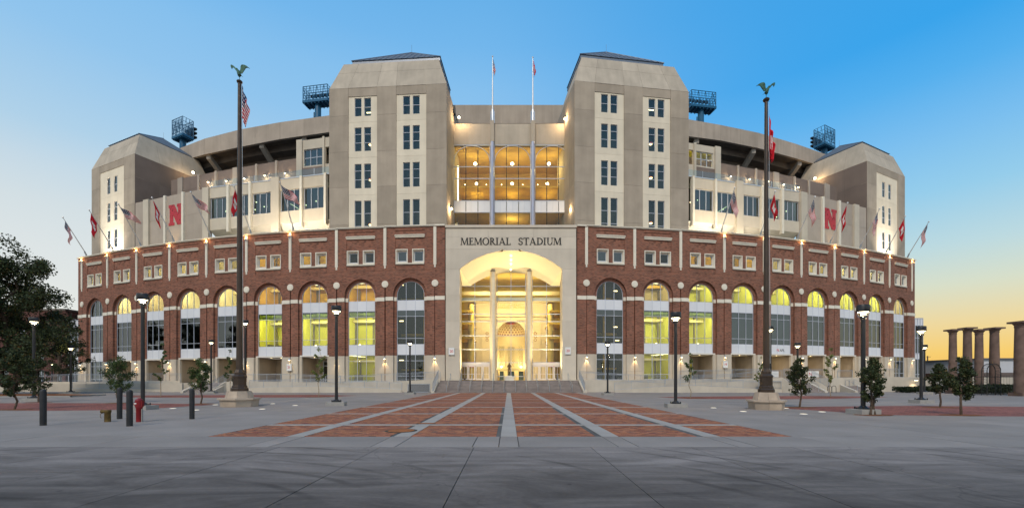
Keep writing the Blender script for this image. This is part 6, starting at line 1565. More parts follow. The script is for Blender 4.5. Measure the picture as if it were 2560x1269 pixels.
for i, (px, py, pt_, lab) in enumerate(LAMPS):
    c = gp(px, py); h = max(4.6, min(7.5, EYE+(HY-pt_)*c.y/F)); r = make_lamp(h); r['label'] = 'black '+lab if not lab.startswith(('tall', 'tiny', 'far', 'nearest', 'leftmost')) else lab
    r.location = c; r.rotation_euler.z = R.uniform(-.2, .2)
    lamp('street_lamp_light', 'POINT', (c.x, c.y-.02, h-.80), 330 if i not in (3,) else 60, (1, .76, .42), .12)

# ------------------------------------------------------------------ tall bronze flagpoles on stone plinths
def eagle(parent, z, flip):
    q = MB(); s = flip
    # body, head, tail as tapered tubes; wings as thick bent plates
    q.tube((0, 0, z-.12), (0, 0, z+.16), .018, n=6)
    q.ball((-.02*s, 0, z+.22), .12, n=10, k=6, sc=(.8, .8, 1.1))
    q.tube((0, 0, z+.20), (-.10*s, 0, z+.48), .12, .10, 10); q.tube((-.10*s, 0, z+.48), (-.17*s, 0, z+.60), .10, .055, 10); q.ball((-.19*s, 0, z+.63), .065, n=10, k=6); q.tube((-.22*s, 0, z+.63), (-.30*s, 0, z+.59), .03, .006, 6)
    q.hexa([(-.02*s, -.05, z+.26), (.10*s, -.05, z+.20), (.10*s, .05, z+.20), (-.02*s, .05, z+.26), (.10*s, -.06, z+.24), (.22*s, -.10, z+.08), (.22*s, .10, z+.08), (.10*s, .06, z+.24)])
    def wing(pts, y):
        n = len(pts); a = [(p[0]*s, y-.025, z+p[1]) for p in pts]; b = [(p[0]*s, y+.025, z+p[1]) for p in pts]; q.face(a); q.face(b[::-1])
        for k in range(n): q.face([a[k], a[(k+1) % n], b[(k+1) % n], b[k]])
    wing([(-.06, .40), (.02, .62), (.04, .86), (.12, .96), (.30, .94), (.46, .86), (.66, .70), (.50, .76), (.38, .74), (.30, .62), (.22, .50), (.12, .36)], .06)
    wing([(-.10, .42), (-.22, .66), (-.34, .78), (-.48, .86), (-.56, .84), (-.54, .70), (-.48, .58), (-.44, .70), (-.34, .66), (-.24, .52), (-.02, .34)], -.06)
    o = q.build('eagle_finial', M['verdigris'], parent); return o
def flagpole(px, pyb, pyt, lab, flip, eagle_scale, rfoot):
    c = gp(px, pyb); c.x = (px-CX)/F*(c.y+rfoot); fb = rfoot*.68
    pl = thing('stone_plinth', 'octagonal stone bench plinth under the %s tall flagpole' % ('left' if flip > 0 else 'right'), 'plinth', (c.x, c.y+rfoot, 0), 0, 'stone flagpole plinths')
    n = 8; rot = math.pi/8
    def ringblocks(r0, r1, z0, z1, nm):
        for j in range(n):
            a0, a1 = rot+2*math.pi*j/n, rot+2*math.pi*(j+1)/n; g = .006
            P_ = lambda r, a, z: Vector((r*math.cos(a), r*math.sin(a), z))
            b0 = [P_(r0, a0, z0), P_(r0, a1, z0), P_(r0*.45, a1, z0), P_(r0*.45, a0, z0), P_(r1, a0, z1), P_(r1, a1, z1), P_(r0*.45, a1, z1), P_(r0*.45, a0, z1)]
            e_ = (P_(1, a1, 0)-P_(1, a0, 0)).normalized()*g
            b0 = [p+(e_ if i in (0, 3, 4, 7) else -e_) for i, p in enumerate(b0)]
            q = MB(); q.hexa(b0[:4]+b0[4:]); q.build(nm, M['sandstone'], pl)
    R0 = rfoot
    ringblocks(R0*.93, R0*1.0, 0, .42, 'bench_block'); ringblocks(R0*1.09, R0*1.09, .425, .52, 'bench_top'); ringblocks(R0*.74, R0*.63, .525, .90, 'plinth_block')
    q = MB(); q.lathe([(R0*.60, .90), (R0*.60, .945)], n=8, rot=rot); q.build('cap_stone', M['sandstone'], pl)
    t = thing('flagpole', lab, 'flagpole', (c.x, c.y+rfoot, .945), 0, 'tall bronze flagpoles'); h = EYE+(HY-pyt)*(c.y+rfoot)/F-.945
    q = MB(); f = rfoot/1.08
    q.lathe([(.66*fb, 0), (.66*fb, .15), (.60*fb, .20), (.57*fb, .22), (.57*fb, .30), (.53*fb, .34), (.50*fb, .36), (.50*fb, .80), (.54*fb, .84), (.54*fb, .92), (.46*fb, .98), (.40*fb, 1.02), (.40*fb, 1.14), (.30*fb, 1.30), (.24*fb, 1.36)], n=8, rot=rot); q.build('base', M['bronze'], t)
    q = MB(); q.lathe([(.19*f, 1.1), (.18*f, 2.5), (.15*f, h*.4), (.125*f, h*.7), (.10*f, h-.1)], n=14); q.build('shaft', M['bronze'], t, None, True)
    q = MB(); q.lathe([(.10, h-.1), (.15, h-.06), (.17, h+.02), (.12, h+.08), (.05, h+.12)], n=12); q.build('truck', M['bronze'], t, None, True)
    q = MB(); q.tube((.24*f, -.03, 1.6), (.16*f, -.02, h-.1), .012, n=4); q.build('halyard', M['pole'], t)
    e_ = eagle(t, 0, flip); e_.location = (0, 0, h+.22); e_.scale = (eagle_scale,)*3
    return t, h
fpL, hL = flagpole(599, 1017.5, 205, 'left tall bronze flagpole topped by a green eagle', 1, .92, 1.08)
fpR, hR = flagpole(1915.5, 1025, 250, 'right tall bronze flagpole topped by a green eagle', -1, .82, .92)

# ------------------------------------------------------------------ flags
def flag_grid(pos, kind, nu=26, nv=13):
    """pos(u, v) -> point; u along the fly, v from top to bottom; US flag or red club flag"""
    vs = [tuple(pos(i/nu, j/nv)) for j in range(nv+1) for i in range(nu+1)]; fs = []; ms = []
    for j in range(nv):
        for i in range(nu):
            a = j*(nu+1)+i; fs.append((a, a+1, a+nu+2, a+nu+1))
            if kind == 'us':
                if i < nu*.4 and j < 7: ms.append(1 if (i % 2 == 1 and j % 2 == 1 and i < nu*.4-1) else 2)
                else: ms.append(0 if j % 2 == 0 else 1)
            else:
                u, v = (i+.5)/nu, (j+.5)/nv; x, y = (u-.30)/.38, (v-.25)/.5
                on = 0 <= x <= 1 and 0 <= y <= 1 and (x < .28 or x > .72 or abs(x-.28-(y*.44)) < .16)
                ms.append(1 if on else 0)
    me = bpy.data.meshes.new('flag'); me.from_pydata(vs, [], fs)
    for k in ('flagred', 'flagwhite', 'flagblue'): me.materials.append(M[k])
    me.polygons.foreach_set('material_index', ms); me.polygons.foreach_set('use_smooth', [True]*len(fs)); me.update(); return me
def add_flag(me, lab, group='flags on the stadium'):
    o = link('flag', me); tag(o, lab, 'flag', group)
    md = o.modifiers.new('thickness', 'SOLIDIFY'); md.thickness = .012; return o
def pole_flag(px, py, tpx, tpy, kind, k, side, spread, i):
    base = at(px, py, 1); fn = fac(px); Y0 = fn.y+1.0; b = at(px, py, Y0)
    tl = at(tpx, tpy, Y0-3.6); 
    t = thing('angled_flagpole', '', 'flagpole', b, 0, 'slanted flagpoles along the brick roofline')
    names = ['outermost', 'second', 'third', 'fourth', 'fifth', 'sixth', 'innermost']
    t['label'] = 'white slanted flagpole, %s from the %s end of the brick roofline' % (names[i], side) if i not in (0, 6) else '%s white slanted flagpole on the %s half of the roofline' % (names[i], side)
    d = tl-b; q = MB(); q.tube((0, 0, 0), d*.5, .075, .06, 8); q.tube(d*.5, d, .06, .04, 8); q.build('pole', M['pole'], t); q = MB(); q.ball(d, .12, n=8, k=6); q.build('ball_finial', M['pole'], t)
    q = MB(); q.tube((0, 0, -.25), d.normalized()*.6, .11, n=8); q.build('bracket', M['galv'], t)
    dn = d.normalized(); ln = d.length
    top = b+dn*(ln-.35); hoist = 1.65; fly = 2.35
    # cloth: hoist edge down the pole, the fly sagging away
    s = spread
    rr_ = random.Random(k)
    ph = rr_.uniform(0, 6); 
    def pos(u, v):
        p = top-dn*(hoist*(v*(1-.42*u)+.30*u))
        sag = Vector((s[0], s[1], s[2])).normalized()
        fl = sag*(fly*u*(.62+.38*(1-v*.25)))
        wv = .24*math.sin(u*8+ph+v*2.6)*u**.6; 
        return p+fl+Vector((.35*wv*(1 if s[0] > 0 else -1), wv, -.16*u*u+.05*math.sin(9*u+ph)))+Vector((0, 0, -.35*u*v*(1-abs(s[0]))))
    me = flag_grid(pos, kind)
    nm = {'us': 'stars and stripes flag', 'red': 'red flag with white N'}[kind]
    add_flag(me, '%s on the %s slanted pole of the %s roofline' % (nm, names[i], side) if i in (0, 6) else '%s on the %s slanted pole from the %s end' % (nm, names[i], side))
FL = [(217, 637, 157, 543, 'us', (.02, .1, -1)), (285, 627, 223, 525, 'red', (.0, -.1, -1)), (355, 616, 296, 510, 'us', (.95, .1, -.36)), (437, 604, 380, 494, 'red', (.0, .1, -1)), (529, 594, 477, 480, 'us', (.9, 0, -.46)), (629, 584, 585, 466, 'red', (-.22, -.2, -1)), (735, 577, 700, 455, 'us', (.95, .1, -.40))]
for i, (a, b, c_, d, k, s) in enumerate(FL): pole_flag(a, b, c_, d, k, i+3, 'left', s, i)
FRt = [(2268, 642, 2322, 554, 'us', (.02, .1, -1)), (2214, 631, 2263, 540, 'red', (.06, -.1, -1)), (2148, 620, 2199, 522, 'us', (.05, .1, -1)), (2074, 608, 2119, 507, 'red', (.08, .1, -1)), (1992, 597, 2037, 492, 'us', (.22, 0, -1)), (1900, 588, 1938, 478, 'red', (.15, -.2, -1)), (1802, 580, 1837, 469, 'us', (.4, .1, -.9))]
for i, (a, b, c_, d, k, s) in enumerate(FRt): pole_flag(a, b, c_, d, k, i+30, 'right', s, i)
def hang_flag(p, kind, hoist, fly, dx, lab, seed, fold=.5):
    """limp flag on an upright pole: the fly hangs down in folds"""
    ph = seed
    def pos(u, v):
        return p+Vector((dx*(.10+u*fly*.30*(1-.55*v))+.05*math.sin(u*14+ph)*u*(1 if v > .1 else .4), .12*math.sin(u*16+ph+v)*min(1, u*3), -hoist*v*(1-.25*u)-fly*u*(.80-.25*v)))
    add_flag(flag_grid(pos, kind), lab)
hang_flag(fpL.location+Vector((.12, -.05, hL-.25)), 'us', 1.9, 2.2, .75, 'limp stars and stripes flag on the left tall bronze flagpole', 1.2)
hang_flag(fpR.location+Vector((.10, -.05, hR-.9)), 'red', 1.9, 2.2, .42, 'limp red flag on the right tall bronze flagpole', 2.2)
for px, ytop, kind, lab in ((1231.5, 143, 'us', 'left'), (1332, 145, 'red', 'right')):
    b = at(px, 308, YM-.3); tp = at(px, ytop, YM-.3); t = thing('roof_flagpole', '%s slim pale flagpole rising above the stone band between the inner towers' % lab, 'flagpole', b, 0, 'slim flagpoles above the portal')
    d = tp-b; q = MB(); q.tube((0, 0, 0), d*.2, .2, .2, 10); q.tube((-.26, 0, 0), Vector((-.26, 0, 0))+d*.18, .06, n=6); q.tube((.26, 0, 0), Vector((.26, 0, 0))+d*.18, .06, n=6); q.build('sleeve', M['alu'], t)
    q = MB(); q.tube(d*.2, d, .12, .06, 10); q.ball(d+Vector((0, 0, .08)), .13, n=8, k=5); q.build('pole', M['pole'], t)
    hang_flag(tp+Vector((.05, -.05, -.35)), kind, 1.7, 2.3, .55, '%s on the slim %s flagpole above the portal' % ({'us': 'stars and stripes flag', 'red': 'limp red flag'}[kind], lab), 3.1)

# ------------------------------------------------------------------ bollards, hydrant, standpipe, ground lights
m = MB(); m.lathe([(.092, 0), (.092, 1.13), (.087, 1.165), (.06, 1.20), (.015, 1.212)], n=20); 
me = m.mesh('bollard', M['bollard']); me.polygons.foreach_set('use_smooth', [True]*len(me.polygons)); me.set_sharp_from_angle(angle=math.radians(35))
for px, py, pt_, lab in ((108, 1062.5, 972, 'leftmost black bollard standing apart on the plaza'), (299, 1046, 967.5, 'black bollard behind the brass standpipe'), (324, 1064.5, 973, 'nearest black bollard beside red hydrant post'), (480, 1046.5, 970, 'black bollard standing alone left of the tall flagpole')):
    c = gp(px, py); o = link('bollard', me); tag(o, lab, 'bollard', 'black bollards'); o.location = c; o.scale = (1, 1, (py-pt_)*c.y/F/1.215)
c = gp(348, 1053.5); t = thing('hydrant_post', 'red enamelled hydrant post between bollard and street lamp', 'hydrant', c)
q = MB(); q.lathe([(.10, 0), (.10, .52), (.115, .54), (.115, .58), (.10, .60)], n=16); q.build('barrel', M['red'], t, None, True)
q = MB(); q.lathe([(.125, .58), (.125, .84), (.11, .88), (.06, .905), (.045, .93), (0.03, .935)], n=16); q.box((-.14, -.05, .62), (-.10, .05, .80)); q.box((.10, -.05, .60), (.155, .05, .82)); q.build('head', M['red'], t)
q = MB(); q.box((-.08, -.135, .70), (.0, -.115, .74)); q.build('name_plate', M['sign'], t)
q = MB(); q.box((.105, -.03, 0), (.13, .03, .5)); q.build('guard_strip', M['footing'], t)
c = gp(269, 1053.5); t = thing('standpipe', 'short weathered brass standpipe with a side outlet and chain', 'standpipe', c)
q = MB(); q.lathe([(.105, 0), (.10, .02), (.10, .36), (.115, .38), (.115, .44), (.09, .47)], n=16); q.build('pipe', M['brass'], t, None, True)
q = MB(); q.tube((-.02, 0, .405), (-.19, 0, .405), .06, .065, 12); q.tube((-.19, 0, .405), (-.23, 0, .405), .075, .075, 12); q.build('outlet', M['brass'], t, None, True)
q = MB(); 
for k in range(9):
    a = Vector((-.2-.04*math.sin(k*.4), -.06, .34-.022*k)); q.tube(a, a+Vector((.012, 0, -.02)), .008, n=5)
o = q.build('chain', M['brass'], t); o['kind'] = 'stuff'
GLs = [(432, 1020.5, 'left of the lone bollard'), (489.5, 1024.5, 'right of the lone bollard'), (538.5, 1011.5, 'at the left side of the left plinth'), (655.5, 1022, 'nearest on the right side of the left plinth'), (682, 1008.7, 'behind the right side of the left plinth'), (738, 1013, 'rightmost near the left plinth'), (1784, 1019, 'leftmost near the right plinth'), (1858, 1028, 'just left of the right plinth'), (1964, 1020, 'just right of the right plinth'), (2009, 1034.5, 'nearest right of the right plinth'), (2055, 1029, 'rightmost near the right plinth')]
q = MB(); q.lathe([(.17, 0), (.17, .012), (.15, .016)], n=20); g1 = q.mesh('rim', M['alu']); q = MB(); q.lathe([(.15, .010), (.14, .02)], n=20); g2 = q.mesh('lens', M['cool'])
for px, py, lab in GLs:
    c = gp(px, py); t = thing('ground_light', 'round glowing light set in the paving %s' % lab, 'ground light', c, 0, 'round lights set in the paving'); link('rim', g1, t); link('lens', g2, t)

# ------------------------------------------------------------------ statue on the landing
c = at(1273.5, 950, 56.6)
t = thing('pedestal', 'pale stone pedestal at the head of the main steps', 'pedestal', (c.x, 56.6, tz(0)))
q = MB(); q.box((-.62, -.5, 0), (.62, .5, .42)); q.box((-.70, -.56, .42), (.70, .56, .52)); q.box((-.36, -.30, .52), (.36, .30, .66)); q.build('pedestal_block', M['trim'], t)
def skin_body(name, verts, edges, radii, mat, X, root=0):
    me = bpy.data.meshes.new(name); me.from_pydata(verts, edges, []); o = link(name, me, None, X)
    md = o.modifiers.new('skin', 'SKIN'); md.use_smooth_shade = True
    for i, r in enumerate(radii): me.skin_vertices[0].data[i].radius = r if isinstance(r, tuple) else (r, r)
    me.skin_vertices[0].data[root].use_root = True
    s = o.modifiers.new('sub', 'SUBSURF'); s.levels = 1; s.render_levels = 2
    me.materials.append(mat); return o
V = [(0, 0, .92), (0, .0, 1.12), (0, -.01, 1.34), (0, -.02, 1.47), (0, -.035, 1.56), (0, -.045, 1.66), (0, -.04, 1.74),
     (.10, 0, .86), (.13, -.03, .50), (.14, .02, .09), (.16, -.13, .03), (-.10, 0, .86), (-.15, .03, .50), (-.17, .05, .09), (-.19, -.10, .03),
     (.17, -.01, 1.40), (.26, -.06, 1.14), (.16, -.27, 1.10), (.09, -.33, 1.14), (-.17, -.01, 1.40), (-.27, -.04, 1.14), (-.20, -.24, 1.20), (-.12, -.31, 1.26)]
E_ = [(0, 1), (1, 2), (2, 3), (3, 4), (4, 5), (5, 6), (0, 7), (7, 8), (8, 9), (9, 10), (0, 11), (11, 12), (12, 13), (13, 14), (2, 15), (15, 16), (16, 17), (17, 18), (2, 19), (19, 20), (20, 21), (21, 22)]
RD = [(.16, .11), (.15, .10), (.17, .11), .065, .06, .10, .08, .10, .075, .05, .045, .10, .075, .05, .045, .075, .058, .045, .04, .075, .058, .045, .04]
st = skin_body('statue', V, E_, RD, M['statue'], Matrix.Translation((c.x-.02, 56.55, tz(0)+.66)))
tag(st, 'bronze statue of a standing person cradling something, on the pale pedestal', 'statue')

# ------------------------------------------------------------------ trees
def leaf_cloud(q, centers, n, size, rnd, mi=0):
    for _ in range(n):
        cx_, cy_, cz_, rr = rnd.choice(centers)
        d = Vector((rnd.gauss(0, 1), rnd.gauss(0, 1), rnd.gauss(0, 1))).normalized()*(rr*rnd.random()**.45)
        p = Vector((cx_, cy_, cz_))+d; s = size*rnd.uniform(.6, 1.35)
        a = Vector((rnd.gauss(0, 1), rnd.gauss(0, 1), rnd.gauss(0, .7))).normalized(); b = a.orthogonal().normalized(); b = (Matrix.Rotation(rnd.uniform(0, 6.28), 3, a) @ b)
        c_ = a.cross(b)
        q.face([p-b*s*.5, p+c_*s*.34, p+b*s*.5, p-c_*s*.34])
def tree(px, py, ytop, ybot, wpx, lab, kind='leaf', n=1500, bark='bark', sparse=False, twin=False, leaf=.085, lean=0., Y=None, seed=None, cat='tree', group='young trees on the plaza'):
    c = gp(px, py) if Y is None else Vector(((px-CX)/F*Y, Y, 0)); k = c.y/F; rnd = random.Random(seed or int(px))
    z1 = EYE+(HY-ytop)*k; z0 = EYE+(HY-ybot)*k; w = wpx*k/2; hc = z1-z0
    t = thing('young_tree', lab, cat, c, 0, group)
    q = MB(); tips = []
    def limb(a, b, r0, r1, seg=4):
        pts = [a+(b-a)*i/seg+Vector((rnd.uniform(-1, 1), rnd.uniform(-1, 1), 0))*(0 if i in (0, seg) else (b-a).length*.035) for i in range(seg+1)]
        for i in range(seg): q.tube(pts[i], pts[i+1], r0+(r1-r0)*i/seg, r0+(r1-r0)*(i+1)/seg, 7, caps=False)
    r0 = .055 if not sparse else .04
    stems = [Vector((0, 0, 0))] if not twin else [Vector((-.14, 0, 0)), Vector((.14, .1, 0))]
    for s in stems:
        tp = Vector((rnd.uniform(-.1, .1)*w+lean, 0, z0+hc*.92)); limb(s, tp, r0, .012, 7)
        nb = 9 if sparse else 15
        for i in range(nb):
            f = (i+.3)/nb; a = s+(tp-s)*((z0*.75+(z1-z0)*.85*f)/max(.1, tp.z)); ang = rnd.uniform(0, 6.28)+i*2.4
            prof = math.sin(math.pi*min(1, .18+.82*f*.95))**.8 if not sparse else (1-.55*f)
            ln = w*prof*rnd.uniform(.75, 1.05); b = a+Vector((math.cos(ang)*ln, math.sin(ang)*ln, ln*rnd.uniform(.5, .95))); 
            b.z = min(b.z, z1-.1)
            limb(a, b, r0*.38, .006, 3)
            for u in (.45, .7, .95): p = a+(b-a)*u; tips.append((p.x, p.y, p.z, (w*.26 if not sparse else w*.2)*rnd.uniform(.6, 1.2)))
    tips.append((lean, 0, z1-.15*hc*.5, w*.25))
    if not sparse:
        for _ in range(34):
            f = rnd.random(); rr = w*math.sin(math.pi*(.12+.80*f**.9))*.72*rnd.random()**.5; an = rnd.uniform(0, 6.28)
            tips.append((rr*math.cos(an), rr*math.sin(an), z0+hc*(.08+.86*f), w*.26*rnd.uniform(.6, 1.1)))
    q.build('trunk', M[bark], t)
    q = MB(); leaf_cloud(q, tips, int(n*(1.7 if not sparse else 1.5)), leaf, rnd); o = q.build('crown', M[{'leaf': 'leaf', 'dark': 'leafdark', 'light': 'leaflight'}[kind]], t); o['kind'] = 'stuff'
    return t
tree(36, 1022.5, 868, 985, 78, 'bushy young tree nearest the left picture edge', 'dark', 2600, leaf=.11)
tree(96, 1004, 888, 985, 52, 'small young tree beside the leftmost street lamp', 'dark', 1500, leaf=.11)
tree(297, 1006, 888, 985, 68, 'bushy young tree rising behind two bollards', 'leaf', 2300, leaf=.10)
tree(502, 1008, 893, 975, 54, 'bushy young tree right of the lone bollard', 'leaf', 2000, leaf=.10)
tree(402, 990, 853, 946, 34, 'thin sparse sapling between lamp and left ramp', 'leaf', 330, 'sapbark', True, leaf=.16, lean=.1)
tree(797, 990.5, 866, 948, 44, 'thin golden sapling left of the third lit bay', 'light', 420, 'sapbark', True, leaf=.16)
tree(575, 990, 872, 946, 34, 'sapling half hidden behind the left tall flagpole', 'leaf', 300, 'sapbark', True, leaf=.16)
tree(1726, 993, 882, 948, 42, 'thin sapling standing in front of the right ramp', 'leaf', 300, 'sapbark', True, leaf=.15)
tree(1902, 990, 888, 948, 34, 'sapling half hidden behind the right tall flagpole', 'light', 220, 'sapbark', True, leaf=.15)
tree(1999, 1017, 893, 985, 60, 'bushy young tree right of the right tall flagpole', 'dark', 2100, leaf=.095)
tree(2077, 990, 866, 950, 42, 'tall sparse sapling in front of the shop stair', 'light', 460, 'sapbark', True, leaf=.15)
tree(2184, 1036, 892, 1000, 62, 'bushy twin trunk young tree beside the nearest right lamp', 'dark', 2600, twin=True, leaf=.085)
tree(2350, 1017, 908, 975, 54, 'smaller young tree left of the stone columns', 'dark', 1700, leaf=.10)
tree(2403, 1036, 890, 990, 66, 'bushy young tree in front of the stone columns', 'dark', 2400, leaf=.09)
for (px, py, r) in ((36, 1023, .55), (96, 1005, .5), (297, 1007, .55), (502, 1008.5, .55), (402, 990.5, .7), (797, 991, .8), (1726, 993.5, .8), (1999, 1017.5, .6), (2077, 990.8, .8), (2184, 1036.3, .5), (2350, 1017.5, .6), (2403, 1036.5, .55)): mulch(px, py, r)
def big_tree(px, Y, ytop, wpx, lab, n, seed, zlow=2.2, kind='leafdark', leaf=.23, group='big dark trees on the left'):
    c = Vector(((px-CX)/F*Y, Y, 0)); k = Y/F; rnd = random.Random(seed); z1 = EYE+(HY-ytop)*k; w = wpx*k/2
    t = thing('shade_tree', lab, 'tree', c, 0, group); q = MB(); tips = []
    def limb(a, b, r0, r1, seg=5):
        pts = [a+(b-a)*i/seg+Vector((rnd.uniform(-1, 1), rnd.uniform(-1, 1), rnd.uniform(-.4, .4)))*(0 if i in (0, seg) else (b-a).length*.05) for i in range(seg+1)]
        for i in range(seg): q.tube(pts[i], pts[i+1], r0+(r1-r0)*i/seg, r0+(r1-r0)*(i+1)/seg, 8, caps=False)
        return pts
    limb(Vector((0, 0, 0)), Vector((rnd.uniform(-.4, .4), 0, z1*.8)), .34, .06, 7)
    for i in range(26):
        f = i/26; z = z1*(.16+.66*f); ang = i*2.4+rnd.uniform(-.4, .4); ln = w*(1.0-.72*f**1.6)*rnd.uniform(.72, 1.08)
        a = Vector((0, 0, z)); b = a+Vector((math.cos(ang)*ln, math.sin(ang)*ln, ln*rnd.uniform(.05, .5))); b.z = max(zlow, b.z); P_ = limb(a, b, .12*(1-f*.6), .015)
        for p in P_[2:]: tips.append((p.x, p.y, p.z, w*.17*rnd.uniform(.6, 1.15)))
        for _ in range(3):
            u = rnd.uniform(.4, .9); p = a+(b-a)*u; e_ = p+Vector((rnd.uniform(-1, 1), rnd.uniform(-1, 1), rnd.uniform(0, .9)))*w*.22; limb(p, e_, .03, .008, 2); tips.append((e_.x, e_.y, e_.z, w*.13*rnd.uniform(.6, 1.2)))
    tips.append((0, 0, z1-.6, w*.14))
    q.build('trunk', M['bark'], t); q = MB(); leaf_cloud(q, tips, n, leaf, rnd); o = q.build('crown', M[kind], t); o['kind'] = 'stuff'
    return t
big_tree(20, 46, 592, 330, 'tall dark shade tree with broad crown on far left', 36000, 5)
bt_ = big_tree(-120, 44, 600, 300, 'dark shade tree cut by the left picture edge', 18000, 6)
for X_, Y_, S_ in ((-84, 47, 1.0), (-97, 38, 1.1), (-80, 27, .9)):
    o = copy_tree(bt_); o.location = (X_, Y_, 0); o.scale = (S_,)*3; o.rotation_euler.z = X_; o['label'] = {-84: 'dark shade tree level with the left end of the brick front', -97: 'largest dark shade tree farthest out on the left', -80: 'small dark shade tree nearest the street on the left'}[X_]
big_tree(152, 62, 745, 110, 'smaller rust tinged shade tree beside left annex', 8000, 8, leaf=.22)

# ------------------------------------------------------------------ neighbours
# glass annex at both ends of the brick front
def annex(px0, px1, ytop, Y, lab, depth, rows):
    a = at(px0, ytop, Y); b = at(px1, ytop, Y); t = thing('glass_annex', lab, 'building', ((a.x+b.x)/2, Y, 0), 0, 'glass annexes'); h = (b.x-a.x)/2; z1 = a.z
    q = MB(); q.box((-h, .4, 0), (h, depth, z1-.1)); q.build('annex_body', M['darkroom'], t)
    q = MB(); n = 3
    for k in range(n+1): x = -h+2*h*k/n; q.box((x-.05, -.06, .6), (x+.05, .1, z1))
    zs = [z1*f for f in rows]
    for z in zs: q.box((-h, -.05, z-.05), (h, .1, z+.05))
    q.build('frame', M['winframe'], t)
    for k in range(n):
        for i, (za, zc) in enumerate(zip(zs, zs[1:])):
            mt = M['white'] if i in (2, len(zs)-2) else M['teal']; q = MB(); q.box((-h+2*h*k/n+.05, .02, za+.05), (-h+2*h*(k+1)/n-.05, .05, zc-.05)); q.build('spandrel_panel' if i in (2, len(zs)-2) else 'pane', mt, t)
    return t
annex(172, 196, 799, 74, 'narrow glass annex beyond the left end of brick front', 20, (.05, .22, .42, .50, .72, .9, 1.0))
annex(2287, 2307, 795, 78, 'narrow glass annex beyond the right end of brick front', 20, (.05, .2, .42, .50, .72, .9, 1.0))
# low dark brick hall behind the left trees
def brick_hall():
    Y = 78; x0, x1 = (-20-CX)/F*Y, (164-CX)/F*Y; z1 = EYE+(HY-776)*Y/F
    t = thing('brick_hall', 'low dark brick building behind the left trees', 'building', ((x0+x1)/2, Y, 0)); h = (x1-x0)/2
    X = Matrix.Rotation(math.radians(90), 4, 'X')
    wn = [(-h+1.6+3.3*k, z) for k in range(int(2*h/3.3)) for z in (1.2, 5.4, 9.2)]
    me = plate(rect(-h, 0, h, z1), [rect(a, b, a+1.5, b+2.2) for a, b in wn if b+2.2 < z1-.5 and a+1.5 < h-.4], .5, 0); me.materials.append(M['oldbrick']); w_ = link('wall', me, t, X)
    q = MB(); q.box((-h, .6, 0), (h, 16, z1-.05)); q.build('body', M['oldbrick'], t)
    q = MB(); q.box((-h-.1, -.15, z1-.02), (h+.1, 16, z1+.35)); q.build('parapet', M['raw'], t)
    for a, b in wn:
        if b+2.2 < z1-.5 and a+1.5 < h-.4:
            q = MB(); q.box((a+.01, .30, b+.01), (a+1.49, .34, b+2.19)); f = q.build('window', M['teal'], t); q = MB(); q.box((a+.71, .24, b), (a+.79, .30, b+2.2)); q.box((a, .24, b+1.1), (a+1.5, .30, b+1.16)); q.build('sash', M['winframe'], f)
brick_hall()
# far trees behind the brick hall, glimpsed light fittings are left to the lamps
# stone columns with capitals
def column(pxc, wcap, ycap, wsh, Y, lab):
    c = Vector(((pxc-CX)/F*Y, Y, 0)); k = Y/F; zt = EYE+(HY-ycap)*k; cw = wcap*k/2*.66; sw = wsh*k/2*.70
    t = thing('stone_column', lab, 'column', c, R.uniform(-.1, .1), 'weathered stone columns')
    q = MB(); q.lathe([(sw*1.04, 0), (sw*1.03, zt*.3), (sw*1.0, zt*.55), (sw*.90, zt-.62)], n=24); q.build('shaft', M['granite'], t, None, True)
    q = MB(); q.lathe([(sw*.92, zt-.64), (sw*.98, zt-.60), (sw*.98, zt-.54), (sw*.92, zt-.5), (sw*.95, zt-.42), (cw*.86, zt-.24), (cw*.90, zt-.2)], n=24); q.build('capital', M['granite'], t, None, True)
    q = MB(); q.box((-cw, -cw, zt-.2), (cw, cw, zt-.02)); q.build('abacus', M['granite'], t)
    q = MB(); q.box((-sw*1.25, -sw*1.25, -.2), (sw*1.25, sw*1.25, .35)); q.build('base', M['granite'], t)
column(2382, 36, 822.5, 22, 50, 'leftmost weathered stone column'); column(2418.5, 38, 818, 24, 52, 'second stone column from the left'); column(2447.5, 36, 822.5, 23, 49, 'middle stone column just left of the arch trellis')
column(2486, 40, 818, 26, 51, 'fourth stone column rising behind the arch trellis'); column(2552, 50, 802.5, 34, 42, 'tallest stone column cut by the right picture edge')
# white corrugated shed
Y = 75; a = at(2456, 898, Y); b = at(2560, 893, Y); t = thing('metal_shed', 'white corrugated metal shed with brick foot behind the columns', 'building', ((a.x+b.x)/2+3, Y, 0)); h = (b.x-a.x)/2+3
q = MB(); q.box((-h, .1, 2.9), (h, 20, a.z)); n = 60
for k in range(n): x = -h+2*h*k/n; q.box((x, 0, 2.9), (x+.2, .1, a.z))
q.build('corrugated_wall', M['corr'], t); q = MB(); q.box((-h, -.1, 0), (h, 20, 2.88)); q.build('brick_foot', M['oldbrick'], t); q = MB(); q.box((-h-.2, -.3, a.z+.01), (h+.2, 20.2, a.z+.25)); q.build('roof', M['roofm'], t)
# utility pole
c = at(2319, 946, 130); t = thing('utility_pole', 'wooden utility pole with crossarms on the right horizon', 'utility pole', (c.x, c.y, 0)); zt = EYE+(HY-889)*130/F
q = MB(); q.tube((0, 0, 0), (0, 0, zt), .22, .15, 8); q.build('pole', M['bark'], t)
for f in (.97, .8, .68): q = MB(); q.box((-.9 if f != .97 else -.4, -.06, zt*f-.06), (1.3 if f == .8 else .9, .06, zt*f+.06)); q.build('crossarm', M['bark'], t)
